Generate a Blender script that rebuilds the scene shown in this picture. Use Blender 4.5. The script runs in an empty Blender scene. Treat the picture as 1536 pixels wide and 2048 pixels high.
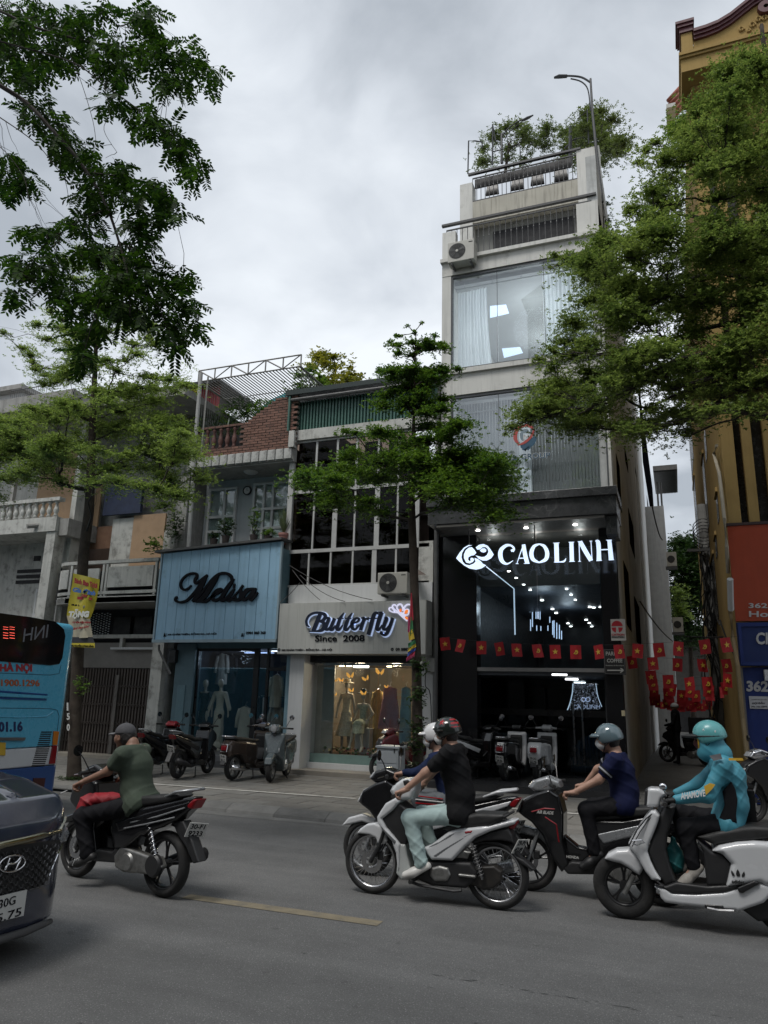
import bpy,math,random
import numpy as np
import openvdb
from math import sin,cos,tan,pi,radians,sqrt,atan2
from mathutils import Vector,Matrix,Euler
random.seed(7);RNG=np.random.default_rng(11)
S=bpy.context.scene
COL=S.collection
CAM=np.array([0.0,0.0,1.8]);FPX=1480.0;IW,IH=1536,2048
yaw,pitch,roll=radians(21.6),radians(14.3),radians(1.54)
FW=np.array([-sin(yaw)*cos(pitch),cos(yaw)*cos(pitch),sin(pitch)])
_r=np.array([cos(yaw),sin(yaw),0.0]);_u=np.cross(_r,FW)
RT=_r*cos(roll)+_u*sin(roll);UP=_u*cos(roll)-_r*sin(roll)
cam=bpy.data.objects.new('camera',bpy.data.cameras.new('camera'));COL.objects.link(cam)
cam.data.sensor_width=36;cam.data.sensor_fit='VERTICAL';cam.data.sensor_height=36
cam.data.lens=FPX/IH*36;cam.data.clip_start=.05;cam.data.clip_end=2000
M3=Matrix([[RT[i],UP[i],-FW[i]]for i in range(3)])
cam.matrix_world=Matrix.Translation(Vector(CAM))@M3.to_4x4()
S.camera=cam
W=bpy.data.worlds.new('World');S.world=W;W.use_nodes=True
nt=W.node_tree;N=nt.nodes;L=nt.links
bg=N['Background']
SUN_EL,SUN_AZ=radians(62),radians(200)
sky=N.new('ShaderNodeTexSky');sky.sky_type='NISHITA';sky.sun_disc=False
sky.sun_elevation=SUN_EL;sky.sun_rotation=SUN_AZ
sky.air_density=1.0;sky.dust_density=3.0
tc=N.new('ShaderNodeTexCoord')
sep=N.new('ShaderNodeSeparateXYZ');L.new(tc.outputs['Generated'],sep.inputs[0])
zc=N.new('ShaderNodeMath');zc.operation='MAXIMUM';zc.inputs[1].default_value=0.0;L.new(sep.outputs['Z'],zc.inputs[0])
za=N.new('ShaderNodeMath');za.operation='ADD';za.inputs[1].default_value=.35;L.new(zc.outputs[0],za.inputs[0])
dx=N.new('ShaderNodeMath');dx.operation='DIVIDE';L.new(sep.outputs['X'],dx.inputs[0]);L.new(za.outputs[0],dx.inputs[1])
dy=N.new('ShaderNodeMath');dy.operation='DIVIDE';L.new(sep.outputs['Y'],dy.inputs[0]);L.new(za.outputs[0],dy.inputs[1])
cmb=N.new('ShaderNodeCombineXYZ');L.new(dx.outputs[0],cmb.inputs[0]);L.new(dy.outputs[0],cmb.inputs[1]);cmb.inputs[2].default_value=3.7
n1=N.new('ShaderNodeTexNoise');n1.inputs['Scale'].default_value=1.35;n1.inputs['Detail'].default_value=5;n1.inputs['Roughness'].default_value=.5;n1.inputs['Distortion'].default_value=.35
L.new(cmb.outputs[0],n1.inputs['Vector'])
rmp=N.new('ShaderNodeValToRGB');e=rmp.color_ramp.elements
e[0].position=.33;e[0].color=(.24,.262,.288,1);e[1].position=.70;e[1].color=(.52,.545,.57,1)
m_=rmp.color_ramp.elements.new(.5);m_.color=(.385,.41,.44,1)
n2=N.new('ShaderNodeTexNoise');n2.inputs['Scale'].default_value=4.2;n2.inputs['Detail'].default_value=7;n2.inputs['Roughness'].default_value=.55;n2.inputs['Distortion'].default_value=.6;L.new(cmb.outputs[0],n2.inputs['Vector'])
nm=N.new('ShaderNodeMath');nm.operation='MULTIPLY_ADD';nm.inputs[1].default_value=.42;L.new(n2.outputs['Fac'],nm.inputs[0])
nb_=N.new('ShaderNodeMath');nb_.operation='MULTIPLY_ADD';nb_.inputs[1].default_value=1.25;nb_.inputs[2].default_value=-.335;L.new(n1.outputs['Fac'],nb_.inputs[0]);L.new(nb_.outputs[0],nm.inputs[2])
L.new(nm.outputs[0],rmp.inputs[0])
CLOUD_GAIN=9.6
gain=N.new('ShaderNodeVectorMath');gain.operation='SCALE';gain.inputs['Scale'].default_value=CLOUD_GAIN
L.new(rmp.outputs[0],gain.inputs[0])
mx=N.new('ShaderNodeMix');mx.data_type='RGBA';mx.inputs['Factor'].default_value=.93
L.new(sky.outputs[0],mx.inputs[6]);L.new(gain.outputs[0],mx.inputs[7]);L.new(mx.outputs[2],bg.inputs['Color'])
bg.inputs['Strength'].default_value=.14
sd=bpy.data.lights.new('sun','SUN');sd.energy=1.5;sd.angle=radians(20);sd.color=(1,.97,.93)
so=bpy.data.objects.new('sun',sd);COL.objects.link(so)
_sd=Vector((sin(SUN_AZ)*cos(SUN_EL),cos(SUN_AZ)*cos(SUN_EL),sin(SUN_EL)))
so.rotation_euler=_sd.to_track_quat('Z','Y').to_euler();so.location=(0,0,60)
S.view_settings.view_transform='Standard';S.view_settings.look='None'
S.view_settings.exposure=.5;S.view_settings.gamma=1;S.view_settings.use_curve_mapping=False
S.cycles.max_bounces=6;S.cycles.diffuse_bounces=3;S.cycles.glossy_bounces=3
S.cycles.transparent_max_bounces=12;S.cycles.caustics_reflective=False;S.cycles.caustics_refractive=False
S.cycles.use_denoising=True
def ray(px,py):return FW*FPX+RT*(px-IW/2)-UP*(py-IH/2)
def F(px,py,D):
 d=ray(px,py);return CAM+d*(D/d[1])
def FX(px,py,x):
 d=ray(px,py);return CAM+d*(x/d[0])
def G(px,py,z=0.0):
 d=ray(px,py);return CAM+d*((z-CAM[2])/d[2])
ZO={'1':(0,1200,3.413),'2':(0,1500,3.413),'3':(280,1280,4.151),'4':(600,1290,5.12),'5':(680,1400,3.84),'6':(960,1400,4.267),'7':(1180,1400,4.267),'8':(870,1040,3.746),'Y1':(0,740,3.657),'Y2':(280,680,3.2),'Y3':(290,1050,4.955),'Y4':(540,860,4.267),'Y5':(860,120,3.339),'Y6':(870,500,3.413),'Y7':(1180,840,2.845),'Y8':(1180,0,4.096),'X1':(0,0,2.694),'X7':(1280,1220,4.656),'X6':(0,1130,4.357),'X8':(850,1330,3.413),'X2':(1000,180,2.845)}
def Z(k,x,y):
 a,b,s=ZO[k];return(a+x/s,b+y/s)
MT={}
def mat(name,col,r=.6,m=0.0,n=.12,ns=4.0,b=0.0,bs=60.0,streak=0.0,dirt=None,em=None,spec=.5,coat=0.0,aniso=None,speck=None):
 if name in MT:return MT[name]
 x=bpy.data.materials.new(name);x.use_nodes=True;MT[name]=x
 t=x.node_tree;nd=t.nodes;lk=t.links;p=nd['Principled BSDF']
 p.inputs['Roughness'].default_value=r;p.inputs['Metallic'].default_value=m;p.inputs['Specular IOR Level'].default_value=spec
 if coat:p.inputs['Coat Weight'].default_value=coat;p.inputs['Coat Roughness'].default_value=.08
 c4=(*col,1)
 if em:p.inputs['Emission Color'].default_value=(*em[0],1);p.inputs['Emission Strength'].default_value=em[1]
 p.inputs['Base Color'].default_value=c4
 if not(n or b or streak or dirt):return x
 tc=nd.new('ShaderNodeTexCoord');vec=tc.outputs['Object']
 out=None
 def noise(scale,detail=4,vec=vec,rough=.6):
  q=nd.new('ShaderNodeTexNoise');q.inputs['Scale'].default_value=scale;q.inputs['Detail'].default_value=detail
  q.inputs['Roughness'].default_value=rough;lk.new(vec,q.inputs['Vector']);return q.outputs['Fac']
 def mix(fac,a,bcol,mode='MIX'):
  q=nd.new('ShaderNodeMix');q.data_type='RGBA';q.blend_type=mode;lk.new(fac,q.inputs['Factor'])
  if isinstance(a,tuple):q.inputs[6].default_value=a
  else:lk.new(a,q.inputs[6])
  if isinstance(bcol,tuple):q.inputs[7].default_value=bcol
  else:lk.new(bcol,q.inputs[7])
  return q.outputs[2]
 def rng(f,lo,hi,a=0.0,bb=1.0):
  q=nd.new('ShaderNodeMapRange');q.inputs[1].default_value=lo;q.inputs[2].default_value=hi
  q.inputs[3].default_value=a;q.inputs[4].default_value=bb;lk.new(f,q.inputs[0]);return q.outputs[0]
 cur=c4
 if n:
  f=rng(noise(ns,6),.3,.7)
  lo=tuple(v*(1-n)for v in col)+(1,);hi=tuple(min(1,v*(1+n))for v in col)+(1,)
  cur=mix(f,lo,hi)
 if dirt:
  f=rng(noise(dirt[2],8,rough=.7),dirt[3]if len(dirt)>3 else .5,(dirt[3]if len(dirt)>3 else .5)+.18,0,dirt[1])
  cur=mix(f,cur,(*dirt[0],1))
 if streak:
  mp=nd.new('ShaderNodeMapping');mp.inputs['Scale'].default_value=(7,7,.35);lk.new(vec,mp.inputs[0])
  f=rng(noise(1.6,5,mp.outputs[0],.65),.5,.75,0,streak)
  cur=mix(f,cur,tuple(v*.3 for v in col)+(1,))
 if speck:
  v=nd.new('ShaderNodeTexVoronoi');v.inputs['Scale'].default_value=speck[1];lk.new(vec,v.inputs['Vector'])
  f=rng(v.outputs['Distance'],.0,speck[2],speck[3],0)
  cur=mix(f,cur,(*speck[0],1))
 if not isinstance(cur,tuple):lk.new(cur,p.inputs['Base Color'])
 if b:
  bm=nd.new('ShaderNodeBump');bm.inputs['Strength'].default_value=b;bm.inputs['Distance'].default_value=.01
  lk.new(noise(bs,5),bm.inputs['Height']);lk.new(bm.outputs[0],p.inputs['Normal'])
 if r>.12:
  lk.new(rng(noise(ns*2.3,3),.3,.7,max(.03,r-.1),min(1,r+.1)),p.inputs['Roughness'])
 return x
def glow(name,col,s):
 if name in MT:return MT[name]
 x=bpy.data.materials.new(name);x.use_nodes=True;MT[name]=x
 p=x.node_tree.nodes['Principled BSDF'];p.inputs['Base Color'].default_value=(*col,1)
 p.inputs['Emission Color'].default_value=(*col,1);p.inputs['Emission Strength'].default_value=s;return x
def glassm(name,tint=(1,1,1),ior=1.5,r=0.0,boost=1.0):
 if name in MT:return MT[name]
 x=bpy.data.materials.new(name);x.use_nodes=True;MT[name]=x
 t=x.node_tree;nd=t.nodes;lk=t.links;nd.remove(nd['Principled BSDF'])
 lw=nd.new('ShaderNodeLayerWeight');lw.inputs['Blend'].default_value=.5;pw=nd.new('ShaderNodeMath');pw.operation='POWER';pw.inputs[1].default_value=5;lk.new(lw.outputs['Facing'],pw.inputs[0])
 f0=((ior-1)/(ior+1))**2*boost;fr=nd.new('ShaderNodeMath');fr.operation='MULTIPLY_ADD';fr.inputs[1].default_value=1-f0;fr.inputs[2].default_value=f0;lk.new(pw.outputs[0],fr.inputs[0])
 g=nd.new('ShaderNodeBsdfGlossy');g.inputs['Roughness'].default_value=r;g.inputs['Color'].default_value=(.95,.97,1,1)
 tr=nd.new('ShaderNodeBsdfTransparent');tr.inputs['Color'].default_value=(*tint,1)
 ms=nd.new('ShaderNodeMixShader');lk.new(fr.outputs[0],ms.inputs[0]);lk.new(tr.outputs[0],ms.inputs[1]);lk.new(g.outputs[0],ms.inputs[2])
 lk.new(ms.outputs[0],nd['Material Output'].inputs['Surface']);return x
def leafm(name,c1,c2,trans=.35,ro=.42,sp=.45):
 if name in MT:return MT[name]
 x=bpy.data.materials.new(name);x.use_nodes=True;MT[name]=x
 t=x.node_tree;nd=t.nodes;lk=t.links;p=nd['Principled BSDF'];p.inputs['Roughness'].default_value=ro
 p.inputs['Specular IOR Level'].default_value=sp
 gm=nd.new('ShaderNodeNewGeometry');tc=nd.new('ShaderNodeTexCoord')
 q=nd.new('ShaderNodeTexNoise');q.inputs['Scale'].default_value=1.3;lk.new(tc.outputs['Object'],q.inputs['Vector'])
 ad=nd.new('ShaderNodeMath');ad.operation='ADD';lk.new(q.outputs['Fac'],ad.inputs[0])
 mu=nd.new('ShaderNodeMath');mu.operation='MULTIPLY_ADD';lk.new(gm.outputs['Random Per Island'],mu.inputs[0]);mu.inputs[1].default_value=.7;mu.inputs[2].default_value=-.35
 lk.new(mu.outputs[0],ad.inputs[1])
 rp=nd.new('ShaderNodeValToRGB');rp.color_ramp.elements[0].position=.25;rp.color_ramp.elements[0].color=(*c1,1)
 rp.color_ramp.elements[1].position=.8;rp.color_ramp.elements[1].color=(*c2,1);lk.new(ad.outputs[0],rp.inputs[0])
 lk.new(rp.outputs[0],p.inputs['Base Color'])
 tl=nd.new('ShaderNodeBsdfTranslucent');hs=nd.new('ShaderNodeHueSaturation');hs.inputs['Value'].default_value=1.6;hs.inputs['Saturation'].default_value=1.1
 lk.new(rp.outputs[0],hs.inputs['Color']);lk.new(hs.outputs[0],tl.inputs['Color'])
 ms=nd.new('ShaderNodeMixShader');ms.inputs[0].default_value=trans
 lk.new(p.outputs[0],ms.inputs[1]);lk.new(tl.outputs[0],ms.inputs[2]);lk.new(ms.outputs[0],nd['Material Output'].inputs['Surface'])
 return x
ORG={}
def thing(name,label,cat,loc=(0,0,0),group=None,kind=None):
 o=bpy.data.objects.new(name,None);COL.objects.link(o);o.location=loc;o.empty_display_size=.1
 o['label']=label;o['category']=cat
 if group:o['group']=group
 ORG[o]=np.array(loc,float);return o
def tag(o,label=None,cat=None,group=None,kind=None):
 if label:o['label']=label
 if cat:o['category']=cat
 if group:o['group']=group
 if kind:o['kind']=kind
 return o
class MB:
 def __init__(s):s.v=[];s.f=[];s.m=[];s.n=0
 def add(s,v,f,mi=0):
  v=np.asarray(v,float).reshape(-1,3);s.v.append(v);k=s.n
  s.f+=[tuple(int(i)+k for i in q)for q in f];s.m+=[mi]*len(f);s.n+=len(v);return s
 def box(s,x0,x1,y0,y1,z0,z1,mi=0):
  v=[(x,y,z)for z in(z0,z1)for y in(y0,y1)for x in(x0,x1)]
  return s.add(v,[(0,2,3,1),(4,5,7,6),(0,1,5,4),(2,6,7,3),(0,4,6,2),(1,3,7,5)],mi)
 def obox(s,c,h,R=None,mi=0):
  v=np.array([(x,y,z)for z in(-h[2],h[2])for y in(-h[1],h[1])for x in(-h[0],h[0])])
  if R is not None:v=v@np.array(R).T
  return s.add(v+np.array(c),[(0,2,3,1),(4,5,7,6),(0,1,5,4),(2,6,7,3),(0,4,6,2),(1,3,7,5)],mi)
 def tube(s,pts,r,n=6,mi=0,cap=True):
  P=np.asarray(pts,float);m=len(P);r=np.broadcast_to(np.asarray(r,float),(m,))
  T=np.gradient(P,axis=0);T/=np.linalg.norm(T,axis=1)[:,None]+1e-9
  ref=np.array([0,0,1.0])if abs(T[0][2])<.9 else np.array([1.0,0,0])
  A=np.cross(T,ref);bad=np.linalg.norm(A,axis=1)<.05;A[bad]=np.cross(T[bad],np.array([0.31,.95,0.1]));A/=np.linalg.norm(A,axis=1)[:,None];B=np.cross(T,A)
  a=np.linspace(0,2*pi,n,endpoint=False)
  V=P[:,None]+r[:,None,None]*(np.cos(a)[None,:,None]*A[:,None]+np.sin(a)[None,:,None]*B[:,None])
  f=[(i*n+j,i*n+(j+1)%n,(i+1)*n+(j+1)%n,(i+1)*n+j)for i in range(m-1)for j in range(n)]
  if cap:f+=[tuple(range(n-1,-1,-1)),tuple(range((m-1)*n,m*n))]
  return s.add(V.reshape(-1,3),f,mi)
 def cyl(s,p0,p1,r0,r1=None,n=10,mi=0):return s.tube([p0,p1],[r0,r0 if r1 is None else r1],n,mi)
 def prism(s,poly,d0,d1,ax='y',mi=0):
  P=[tuple(q)for q in poly];n=len(P)
  def w(a,b,d):return{'y':(a,d,b),'x':(d,a,b),'z':(a,b,d)}[ax]
  v=[w(a,b,d0)for a,b in P]+[w(a,b,d1)for a,b in P]
  area=sum(P[i][0]*P[(i+1)%n][1]-P[(i+1)%n][0]*P[i][1]for i in range(n))
  flip=(area>0)^(ax=='y')^(d1<d0)
  f=[tuple(range(n)),tuple(range(2*n-1,n-1,-1))]+[(i,i+n,(i+1)%n+n,(i+1)%n)for i in range(n)]
  if not flip:f=[q[::-1]for q in f]
  return s.add(v,f,mi)
 def lathe(s,prof,c,n=16,ax='z',mi=0):
  a=np.linspace(0,2*pi,n,endpoint=False);V=[]
  for r,h in prof:
   for t in a:
    p={'z':(r*cos(t),r*sin(t),h),'y':(r*cos(t),h,r*sin(t)),'x':(h,r*cos(t),r*sin(t))}[ax];V.append(np.add(p,c))
  m=len(prof);f=[(i*n+j,i*n+(j+1)%n,(i+1)*n+(j+1)%n,(i+1)*n+j)for i in range(m-1)for j in range(n)]
  return s.add(V,f,mi)
 def grid(s,V,nu,nv,mi=0):
  return s.add(V,[(i*nv+j,i*nv+j+1,(i+1)*nv+j+1,(i+1)*nv+j)for i in range(nu-1)for j in range(nv-1)],mi)
 def ball(s,c,r,n=8,mi=0):
  r=np.broadcast_to(np.asarray(r,float),(3,));k=max(4,n//2+1)
  V=[(c[0]+r[0]*sin(pi*i/k)*cos(2*pi*j/n),c[1]+r[1]*sin(pi*i/k)*sin(2*pi*j/n),c[2]+r[2]*cos(pi*i/k))for i in range(k+1)for j in range(n)]
  return s.add(V,[(i*n+j,(i+1)*n+j,(i+1)*n+(j+1)%n,i*n+(j+1)%n)for i in range(k)for j in range(n)],mi)
 def build(s,name,mats,parent=None,smooth=False,bevel=0,label=None,cat=None,group=None,kind=None,mesh=None):
  if not isinstance(mats,(list,tuple)):mats=[mats]
  me=bpy.data.meshes.new(name);V=np.concatenate(s.v)
  if parent is not None:V=V-org(parent)
  me.from_pydata(V.tolist(),[],s.f)
  for q in mats:me.materials.append(q)
  if any(s.m):me.polygons.foreach_set('material_index',s.m)
  if smooth:
   me.polygons.foreach_set('use_smooth',[True]*len(me.polygons))
   if smooth!=True:me.set_sharp_from_angle(angle=radians(smooth))
  o=bpy.data.objects.new(name,me);COL.objects.link(o)
  if parent is not None:o.parent=parent
  if bevel:
   bv=o.modifiers.new('bevel','BEVEL');bv.width=bevel;bv.segments=2;bv.limit_method='ANGLE'
  return tag(o,label,cat,group,kind)
def org(p):
 t=np.zeros(3)
 while p is not None:
  t=t+ORG.get(p,np.zeros(3));p=p.parent
 return t
def instance(src,name,parent,off=(0,0,0),scale=None,rot=None):
 o=bpy.data.objects.new(name,src.data);COL.objects.link(o);o.parent=parent
 o.location=off
 if scale:o.scale=scale
 if rot:o.rotation_euler=rot
 return o
def copy_tree(o,parent=None):
 c=o.copy();COL.objects.link(c)
 if parent is not None:c.parent=parent
 for ch in list(o.children):copy_tree(ch,c)
 return c
def box(name,x0,x1,y0,y1,z0,z1,m,parent=None,bevel=0,**k):return MB().box(x0,x1,y0,y1,z0,z1).build(name,m,parent,bevel=bevel,**k)
def np_mesh(name,V,Fq,mats,parent=None,smooth=False,mi=None,kind=None):
 """fast mesh from numpy quads/tris (all faces the same size)"""
 V=np.asarray(V,np.float32)
 if parent is not None:V=V-org(parent).astype(np.float32)
 me=bpy.data.meshes.new(name);nf,k=Fq.shape
 me.vertices.add(len(V));me.vertices.foreach_set('co',V.astype(np.float32).ravel())
 me.loops.add(nf*k);me.loops.foreach_set('vertex_index',Fq.astype(np.int32).ravel())
 me.polygons.add(nf);me.polygons.foreach_set('loop_start',np.arange(0,nf*k,k,dtype=np.int32));me.polygons.foreach_set('loop_total',np.full(nf,k,np.int32))
 if not isinstance(mats,(list,tuple)):mats=[mats]
 for q in mats:me.materials.append(q)
 if mi is not None:me.polygons.foreach_set('material_index',mi.astype(np.int32))
 me.update(calc_edges=True)
 o=bpy.data.objects.new(name,me);COL.objects.link(o)
 if parent is not None:o.parent=parent
 if kind:o['kind']=kind
 return o
def text_geo(s,shear=0.0,bold=0.0,sx=1.0,ext=.03):
 cu=bpy.data.curves.new('t','FONT');cu.body=s;cu.size=1;cu.shear=shear;cu.offset=bold;cu.extrude=ext;cu.resolution_u=3
 o=bpy.data.objects.new('t',cu);COL.objects.link(o)
 dg=bpy.context.evaluated_depsgraph_get();me=bpy.data.meshes.new_from_object(o.evaluated_get(dg))
 v=np.array([tuple(q.co)for q in me.vertices]).reshape(-1,3);f=[tuple(p.vertices)for p in me.polygons]
 bpy.data.objects.remove(o);bpy.data.curves.remove(cu);bpy.data.meshes.remove(me)
 v[:,0]-=v[:,0].min();w=v[:,0].max();v[:,0]*=1/w if w else 1
 lo,hi=v[:,1].min(),v[:,1].max();v[:,1]=(v[:,1]-lo)/(hi-lo)
 return v,f
def text(name,s,P00,P10,P01,m,parent,depth=.01,shear=0.0,bold=0.0):
 """letters fill the box whose bottom-left is P00, bottom-right P10, top-left P01 (world points)"""
 v,f=text_geo(s,shear,bold)
 P00,P10,P01=(np.asarray(q,float)for q in(P00,P10,P01));U=P10-P00;Vv=P01-P00
 nrm=np.cross(U,Vv);nrm/=np.linalg.norm(nrm)
 w=P00+v[:,:1]*U+v[:,1:2]*Vv+np.sign(v[:,2:3])*nrm*depth/2
 return MB().add(w,f).build(name,m,parent)
def textF(name,s,box4,D,m,parent,depth=.01,shear=0.0,bold=0.0):
 """box4 = photo pixels of bottom-left, bottom-right, top-left on the wall plane y=D"""
 bl,br,tl=box4;return text(name,s,F(*bl,D),F(*br,D),F(*tl,D),m,parent,depth,shear,bold)
def smooth_pts(P,k=6):
 P=np.asarray(P,float);n=len(P);out=[]
 for i in range(n-1):
  p0,p1,p2,p3=P[max(i-1,0)],P[i],P[i+1],P[min(i+2,n-1)]
  for t in np.arange(k)/k:
   out.append(.5*((2*p1)+(-p0+p2)*t+(2*p0-5*p1+4*p2-p3)*t*t+(-p0+3*p1-3*p2+p3)*t**3))
 out.append(P[-1]);return np.array(out)
def stroke(mb,pts,w,D,th,k=6,mi=0):
 """brush stroke on plane y=D: pts = (x,z,width) control points in metres, widths scaled by w; flat ribbon extruded by th"""
 Q=smooth_pts(pts,k);P=Q[:,:2];wd=Q[:,2]*w/2
 T=np.gradient(P,axis=0);T/=np.linalg.norm(T,axis=1)[:,None]+1e-9;Nn=np.stack([-T[:,1],T[:,0]],1)
 A=P+Nn*wd[:,None];B=P-Nn*wd[:,None];n=len(P)
 V=[(a[0],D-th,a[1])for a in A]+[(b[0],D-th,b[1])for b in B]+[(a[0],D,a[1])for a in A]+[(b[0],D,b[1])for b in B]
 f=[]
 for i in range(n-1):
  f+=[(i,n+i,n+i+1,i+1),(2*n+i,2*n+i+1,3*n+i+1,3*n+i),(i,i+1,2*n+i+1,2*n+i),(n+i,3*n+i,3*n+i+1,n+i+1)]
 f+=[(0,2*n,3*n,n),(n-1,2*n-1,4*n-1,3*n-1)]
 mb.add(V,f,mi)
class SD:
 def __init__(s,lo,hi,vx=.009):
  s.lo=np.array(lo,np.float32)-3*vx;s.vx=vx;n=np.ceil((np.array(hi)+3*vx-s.lo)/vx).astype(int)
  s.n=n;s.D=np.full(tuple(n),.3,np.float32)
 def reg(s,lo,hi):
  a=np.maximum(np.floor((np.array(lo)-s.lo)/s.vx).astype(int),0);b=np.minimum(np.ceil((np.array(hi)-s.lo)/s.vx).astype(int)+1,s.n)
  if(b<=a).any():return None,None
  sl=tuple(slice(i,j)for i,j in zip(a,b))
  g=np.meshgrid(*[(np.arange(i,j,dtype=np.float32)*s.vx+s.lo[q])for q,(i,j)in enumerate(zip(a,b))],indexing='ij',sparse=True)
  return sl,g
 def comb(s,sl,d,k,op):
  D=s.D[sl]
  if op=='u':
   if k<=0:s.D[sl]=np.minimum(D,d);return
   h=np.maximum(k-np.abs(D-d),0)/k;s.D[sl]=np.minimum(D,d)-h*h*k*.25
  else:
   d=-d if op=='s' else d
   if k<=0:s.D[sl]=np.maximum(D,d);return
   h=np.maximum(k-np.abs(D-d),0)/k;s.D[sl]=np.maximum(D,d)+h*h*k*.25
 def cone(s,a,b,ra,rb=None,k=.02,op='u',sc=(1,1,1)):
  rb=ra if rb is None else rb;a=np.array(a,np.float32);b=np.array(b,np.float32);R=max(ra,rb)*max(1,*[1/q for q in sc])+k+.03
  sl,g=s.reg(np.minimum(a,b)-R,np.maximum(a,b)+R)
  if sl is None:return s
  sc=np.array(sc,np.float32);X=[(g[i]-a[i])*sc[i]for i in range(3)];ba=(b-a)*sc;L2=float(ba@ba)+1e-9
  t=np.clip((X[0]*ba[0]+X[1]*ba[1]+X[2]*ba[2])/L2,0,1)
  d=np.sqrt((X[0]-t*ba[0])**2+(X[1]-t*ba[1])**2+(X[2]-t*ba[2])**2)-(ra+(rb-ra)*t)
  s.comb(sl,d,k,op);return s
 def ell(s,c,r,k=.02,op='u',R=None):
  c=np.array(c,np.float32);r=np.array(r,np.float32);m=float(r.max())+k+.03
  sl,g=s.reg(c-m,c+m)
  if sl is None:return s
  X=[g[i]-c[i]for i in range(3)]
  if R is not None:R=np.array(R,np.float32);X=[R[0][i]*X[0]+R[1][i]*X[1]+R[2][i]*X[2]for i in range(3)]
  q=np.sqrt((X[0]/r[0])**2+(X[1]/r[1])**2+(X[2]/r[2])**2);q2=np.sqrt((X[0]/r[0]**2)**2+(X[1]/r[1]**2)**2+(X[2]/r[2]**2)**2)
  s.comb(sl,(q*(q-1)/(q2+1e-6)).astype(np.float32),k,op);return s
 def box(s,c,h,rnd=.01,k=.01,op='u',R=None):
  c=np.array(c,np.float32);h=np.array(h,np.float32);m=float(np.linalg.norm(h))+k+.04
  sl,g=s.reg(c-m,c+m)
  if sl is None:return s
  X=[g[i]-c[i]for i in range(3)]
  if R is not None:R=np.array(R,np.float32);X=[R[0][i]*X[0]+R[1][i]*X[1]+R[2][i]*X[2]for i in range(3)]
  q=[np.abs(X[i])-h[i]+rnd for i in range(3)]
  d=np.sqrt(np.maximum(q[0],0)**2+np.maximum(q[1],0)**2+np.maximum(q[2],0)**2)+np.minimum(np.maximum(np.maximum(q[0],q[1]),q[2]),0)-rnd
  s.comb(sl,d.astype(np.float32),k,op);return s
 def plane(s,p,nrm,k=.0,lo=None,hi=None):
  """cut away everything on the side nrm points to (inside an optional box)"""
  sl,g=s.reg(s.lo if lo is None else lo,s.lo+s.n*s.vx if hi is None else hi);nrm=np.array(nrm,float);nrm/=np.linalg.norm(nrm)
  d=(g[0]-p[0])*nrm[0]+(g[1]-p[1])*nrm[1]+(g[2]-p[2])*nrm[2]
  s.comb(sl,d.astype(np.float32),k,'i');return s
 def poly(s,P,c,hw,rnd=.02,k=.01,op='u',wf=None):
  """rounded slab: outline P in x,z, centred at y=c, half width hw; wf(x,z)->half width for a swelling side"""
  P=np.asarray(P,np.float32);m=k+.05
  hm=hw if wf is None else max(hw,float(np.max(wf(P[:,0],P[:,1]))))+.02
  sl,g=s.reg((P[:,0].min()-m,c-hm-m,P[:,1].min()-m),(P[:,0].max()+m,c+hm+m,P[:,1].max()+m))
  if sl is None:return s
  X=g[0][:,0,:]+0*g[2][0,0,:][None];Zz=g[2][0,0,:][None]+0*X
  d=np.full(X.shape,9.,np.float32);inside=np.zeros(X.shape,bool);n=len(P)
  for i in range(n):
   a=P[i];b=P[(i+1)%n];e=b-a;wx=X-a[0];wz=Zz-a[1]
   t=np.clip((wx*e[0]+wz*e[1])/(e@e+1e-12),0,1);d=np.minimum(d,(wx-t*e[0])**2+(wz-t*e[1])**2)
   c1=(a[1]>Zz)!=(b[1]>Zz)
   inside^=c1&(X<(b[0]-a[0])*(Zz-a[1])/(b[1]-a[1]+1e-12)+a[0])
  d=np.sqrt(d)*np.where(inside,-1,1)
  w=hw if wf is None else wf(X,Zz)[:,None,:]
  q0=d[:,None,:]+rnd;q1=np.abs(g[1]-c)-w+rnd
  dd=np.sqrt(np.maximum(q0,0)**2+np.maximum(q1,0)**2)+np.minimum(np.maximum(q0,q1),0)-rnd
  s.comb(sl,dd.astype(np.float32),k,op);return s
 def wrinkle(s,amp=.004,f=(38,30,46),lo=None,hi=None,ph=0):
  sl,g=s.reg(s.lo if lo is None else lo,s.lo+s.n*s.vx if hi is None else hi)
  x,y,z=g
  a=f[0]*x*.55+f[2]*z*.75+2.4*np.sin(7*x+5*z+ph)+1.6*np.sin(f[1]*.3*y+ph);b_=-f[0]*x*.8+f[2]*z*.5+2*np.sin(9*z-6*y+ph*2)
  w=(1-np.abs(np.sin(a*.5)))**2.2*(.55+.45*np.sin(6*z+4*x+ph))+.7*(1-np.abs(np.sin(b_*.5)))**2.5*(.5+.5*np.sin(8*x-5*z+ph))
  s.D[sl]+=(amp*(.45-1.6*w)).astype(np.float32);return s
 def geo(s,adapt=.0):
  g=openvdb.FloatGrid(background=.3);g.copyFromArray(np.ascontiguousarray(s.D));g.transform=openvdb.createLinearTransform(voxelSize=1.0)
  g.background=.3
  p,t,q=g.convertToPolygons(0.0,adapt)
  v=p*s.vx+s.lo;fs=[tuple(int(i)for i in a)for a in q]+[tuple(int(i)for i in a)for a in t]
  return v,fs
 def build(s,name,m,parent=None,adapt=.0,mb=None,mi=0,**kw):
  v,f=s.geo(adapt);b=mb or MB()
  if len(v):b.add(v,f,mi)
  return b.build(name,m,parent,smooth=True,**kw)
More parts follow.
